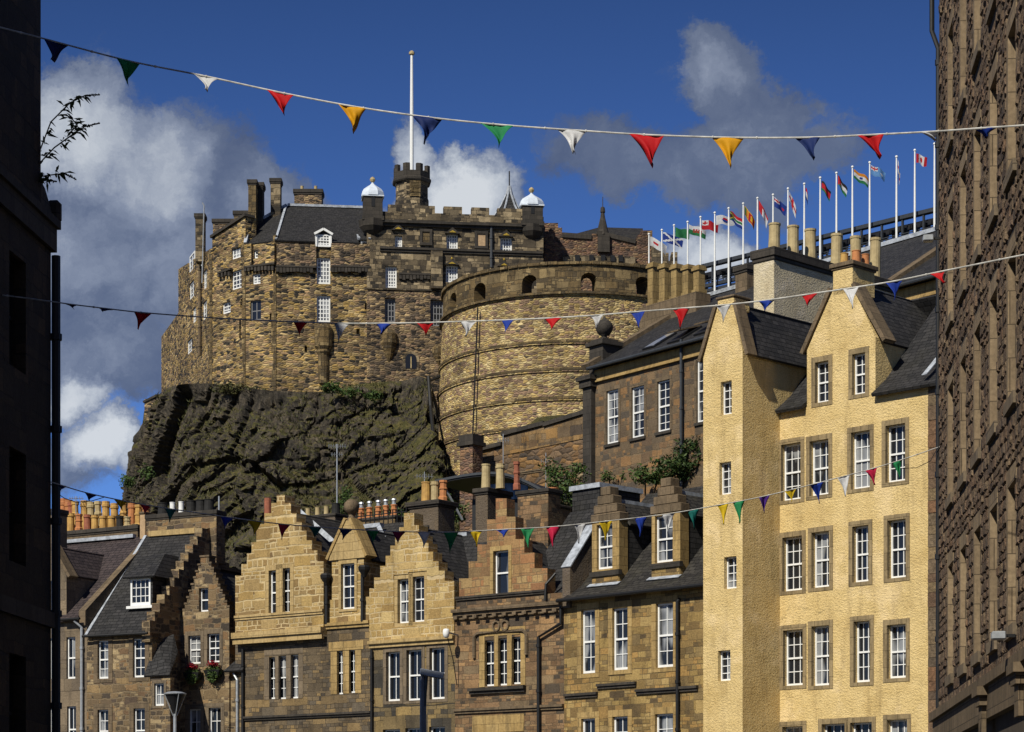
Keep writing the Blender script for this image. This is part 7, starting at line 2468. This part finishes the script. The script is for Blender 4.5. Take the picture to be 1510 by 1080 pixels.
bunting([(75, 711), (128, 727), (210, 744), (330, 762), (415, 773), (505, 780), (587, 784), (664, 785), (742, 781), (815, 777), (893, 769), (985, 758), (1066, 744), (1127, 732), (1204, 713), (1284, 692), (1330, 678), (1386, 659)],
        44.9, 50.3, .012,
        [(86, 97, 90, 724, 'navy'), (125, 143, 131, 739, 'navy'), (168, 187, 178, 752, 'lemon'), (206, 223, 213, 758, 'crimson'), (243, 260, 250, 770, 'teal'), (325, 345, 331, 780, 'blue'), (365, 386, 375, 790, 'lemon'), (410, 428, 415, 797, 'crimson'), (455, 474, 465, 795, 'teal'), (500, 520, 505, 796, 'navy'),
         (541, 559, 550, 800, 'green'), (578, 598, 586, 803, 'maroon'), (616, 635, 625, 808, 'white'), (654, 676, 664, 817, 'green'), (693, 711, 702, 807, 'lemon'), (732, 751, 743, 793, 'blue'), (768, 788, 778, 810, 'green'), (805, 826, 815, 809, 'crimson'), (847, 864, 854, 801, 'white'), (883, 903, 893, 798, 'lemon'),
         (936, 954, 944, 792, 'blue'), (976, 995, 985, 785, 'white'), (1014, 1031, 1023, 781, 'teal'), (1058, 1074, 1068, 774, 'lemon'), (1081, 1098, 1090, 772, 'green'), (1119, 1135, 1127, 756, 'purple'), (1157, 1174, 1167, 741, 'lemon'), (1195, 1214, 1208, 742, 'blue'), (1235, 1253, 1247, 733, 'white'), (1276, 1293, 1290, 716, 'crimson'), (1316, 1331, 1326, 707, 'green')],
        'lowest, many-coloured string of bunting crossing in front of the house roofs', 23)
# slack cables
def cable(pts, Ys, r, label):
    q = [P(a, b, y) for (a, b), y in zip(pts, Ys)]
    o_ = q[0]
    f = Frame(o_.x, o_.y, 0, o_.z)
    c = thing('cable', f, label, 'cable')
    MB().tube([p_ - o_ for p_ in q], r, 5).build('wire', M['black'], c)
cable([(75, 714), (82, 726), (95, 735), (112, 741), (135, 739), (155, 733)], [44.9, 45.2, 45.5, 46, 46.5, 47], .008, 'thin slack black cable looping below the left end of the lowest bunting')
cable([(1386, 655), (1372, 680), (1352, 690), (1330, 691)], [50.3, 50.2, 50, 49.8], .008, 'thin slack cable looping below the right end of the lowest bunting')

# ================================================================== street furniture and roof fittings
f = facing(258, 72, 0)
L = thing('street_lamp', f, 'street lamp with inverted cone head in front of the dark gable house', 'street lamp')
zt_ = CH + (HY - 1019) / FPX * 72
MB().lathe([(.09, 0), (.085, 1.2), (.06, 1.25), (.05, zt_ - .7)], (0, 0, 0), 10).build('pole', M['galv'], L)
hd = MB().lathe([(.05, 0), (.06, .08), (.30, .58), (.31, .6)], (0, 0, zt_ - .72), 20)
hd.build('lamp_shade', M['black'], L, smooth=False)
MB().lathe([(.35, 0), (.36, .03), (.22, .08), (.02, .10)], (0, 0, zt_ - .115), 20).build('lamp_cap', M['galv'], L)
rb_ = MB()
for k_ in range(4):
    a_ = k_ * math.pi / 2 + .5
    rb_.tube([(.06 * math.cos(a_), .06 * math.sin(a_), zt_ - .78), (.2 * math.cos(a_), .2 * math.sin(a_), zt_ - .45), (.345 * math.cos(a_), .345 * math.sin(a_), zt_ - .1)], .016, 5)
rb_.build('bracket', M['galv'], L)

f = facing(624, 60, 0)
L = thing('street_lamp', f, 'grey post with boxy floodlight head in front of the narrow buff house', 'street lamp')
zt_ = CH + (HY - 1000) / FPX * 60
MB().lathe([(.10, 0), (.085, zt_ - .1), (.06, zt_ + .12)], (0, 0, 0), 10).build('pole', M['grey_paint'], L)
MB().bar((0, 0, zt_ - 1.2), (.1, -.12, zt_ + .05), .05).build('arm', M['steel'], L)
hm = MB().slab([(-.06, -.22, zt_ + .24), (.56, -.22, zt_ + .12), (.56, .16, zt_ + .14), (-.06, .16, zt_ + .26)], .17)
ho = hm.build('lamp_housing', M['galv'], L, bevel=.02)
MB().slab([(-.02, -.18, zt_ + .068), (.52, -.18, zt_ - .055), (.52, .12, zt_ - .035), (-.02, .12, zt_ + .088)], .012).build('lens', M['glass_dark'], ho)

x, z = FD.at(669, 938, -.3)
wp = FD.world(x, 0)
f = Frame(wp.x, wp.y, -36, z)
L = thing('security_camera', f, 'white domed security camera on a bracket between the narrow buff house and the reddish house', 'security camera')
MB().bar((0, -.0, .05), (0, -.75, .12), .06).build('bracket', M['galv'], L)
MB().lathe([(.03, -.18), (.11, -.13), (.14, 0), (.14, .12), (.11, .19), (.03, .21)], (0, -.8, .05), 14).build('camera_housing', M['white'], L, smooth=True)
MB().tube([(0, -.7, -.1), (.05, -.4, -1.0), (.0, -.08, -2.0)], .02, 5).build('wire', M['black'], L)


def mast(px, pyb, pyt, Y, label, arms, r=.03, group='aerials on the roofs'):
    f = facing(px, Y, 0)
    f = Frame(f.o.x, f.o.y, 0, CH + (HY - pyb) / FPX * Y)
    A_ = thing('aerial', f, label, 'aerial', group)
    h = (pyb - pyt) / FPX * Y
    MB().tube([(0, 0, 0), (0, 0, h)], r, 6).build('mast', M['galv'], A_)
    am = MB()
    for (dz, w_, n_) in arms:
        am.tube([(-w_, 0, h - dz), (w_, .1, h - dz)], .012, 4)
        for k_ in range(n_):
            x_ = -w_ + 2 * w_ * (k_ + .5) / n_
            am.tube([(x_, -.2, h - dz), (x_, .2, h - dz)], .01, 4)
            am.tube([(x_, 0, h - dz - .10), (x_, 0, h - dz + .10)], .01, 4)
    if arms:
        am.build('antenna', M['galv'], A_)
mast(497, 790, 655, 112, 'tall thin television aerial standing before the crag behind the honey stone house', [(.1, .45, 8), (.5, .3, 5)], .035)
mast(323, 806, 732, 108, 'plain thin mast on the stepped end wall of the slate-roofed house', [], .04)
mast(112, 790, 732, 111, 'small aerial among the far left clay pots', [(.1, .35, 6)], .02)
mast(626, 742, 696, 104, 'aerial above the stack with three fat pots', [(.2, .4, 6)], .02)
mast(742, 700, 640, 110, 'thin aerial rising behind the reddish house chimneys', [(.3, .3, 5)], .02)
mast(805, 745, 668, 109, 'thin pole aerial left of the light green bush', [(.4, .25, 5)], .02)
f = facing(200, 112, 0)
f = Frame(f.o.x, f.o.y, 0, CH + (HY - 785) / FPX * 112)
D_ = thing('satellite_dish', f, 'small grey satellite dish on the chimney at the end of the far left roof', 'satellite dish')
MB().tube([(0, .1, 0), (0, .1, .5)], .03, 6).build('mast', M['galv'], D_)
dm = MB().lathe([(.02, 0), (.2, .03), (.36, .10), (.37, .12), (.34, .115), (.2, .06), (.03, .03)], (0, 0, 0), 18).xf(Matrix.Translation((0, 0, .55)) @ Matrix.Rotation(math.radians(72), 4, 'X'))
dm.build('dish', M['galv'], D_)

# roofs and stacks seen just behind the reddish house
f = facing(735, 113, -20)
Pv = thing('pavilion', f, 'low dark pavilion with shallow curved roof and pale edge behind the reddish house chimneys', 'building')
f = FR['pavilion']
rp = []
for i in range(13):
    u = i / 12
    px = 655 + 165 * u
    py = 716 - 12 * math.sin(u * math.pi * .95) + (22 * max(0, u - .55) ** 1.5 * 3)
    rp.append(f.at(px, py))
rf = MB()
for (xa, za), (xb2, zb2) in zip(rp, rp[1:]):
    rf.slab([(xa, -1.2, za), (xb2, -1.2, zb2), (xb2, 5, zb2 + .3), (xa, 5, za + .3)], .12)
rf.build('roof', M['black'], Pv)
ed = MB()
for (xa, za), (xb2, zb2) in zip(rp, rp[1:]):
    ed.bar((xa, -1.22, za + .02), (xb2, -1.22, zb2 + .02), .07, .12)
ed.build('roof_edge', M['steel'], Pv)
MB().box(rp[3][0], rp[11][0], 0, 4.5, 10, min(rp[3][1], rp[11][1]) - .15).build('wall', M['black'], Pv)
gp = MB().box(rp[4][0], rp[9][0], -.03, .02, rp[4][1] - 1.1, rp[4][1] - .3)
gp.build('window', M['glass'], Pv)
MB().bar((rp[0][0] + .3, -.9, rp[0][1] - .1), (rp[2][0], -.05, rp[2][1] - 1.9), .08).build('strut', M['galv'], Pv)
f = facing(808, 107, -37)
Ck = thing('chimney_stack', f, 'low dark chimney with one orange pot left of the slate-hung block', 'chimney')
f = FR['chimney_stack']
z1_ = f.z(808, 750)
chimney(Ck, f, f.x(798), f.x(825), 0, .8, 8, z1_, 'brown_stone', 'black_stone', [(f.x(808), .4, (750 - 722) / FPX * 107, .26, 'pot_orange', 1)], .08, .12)
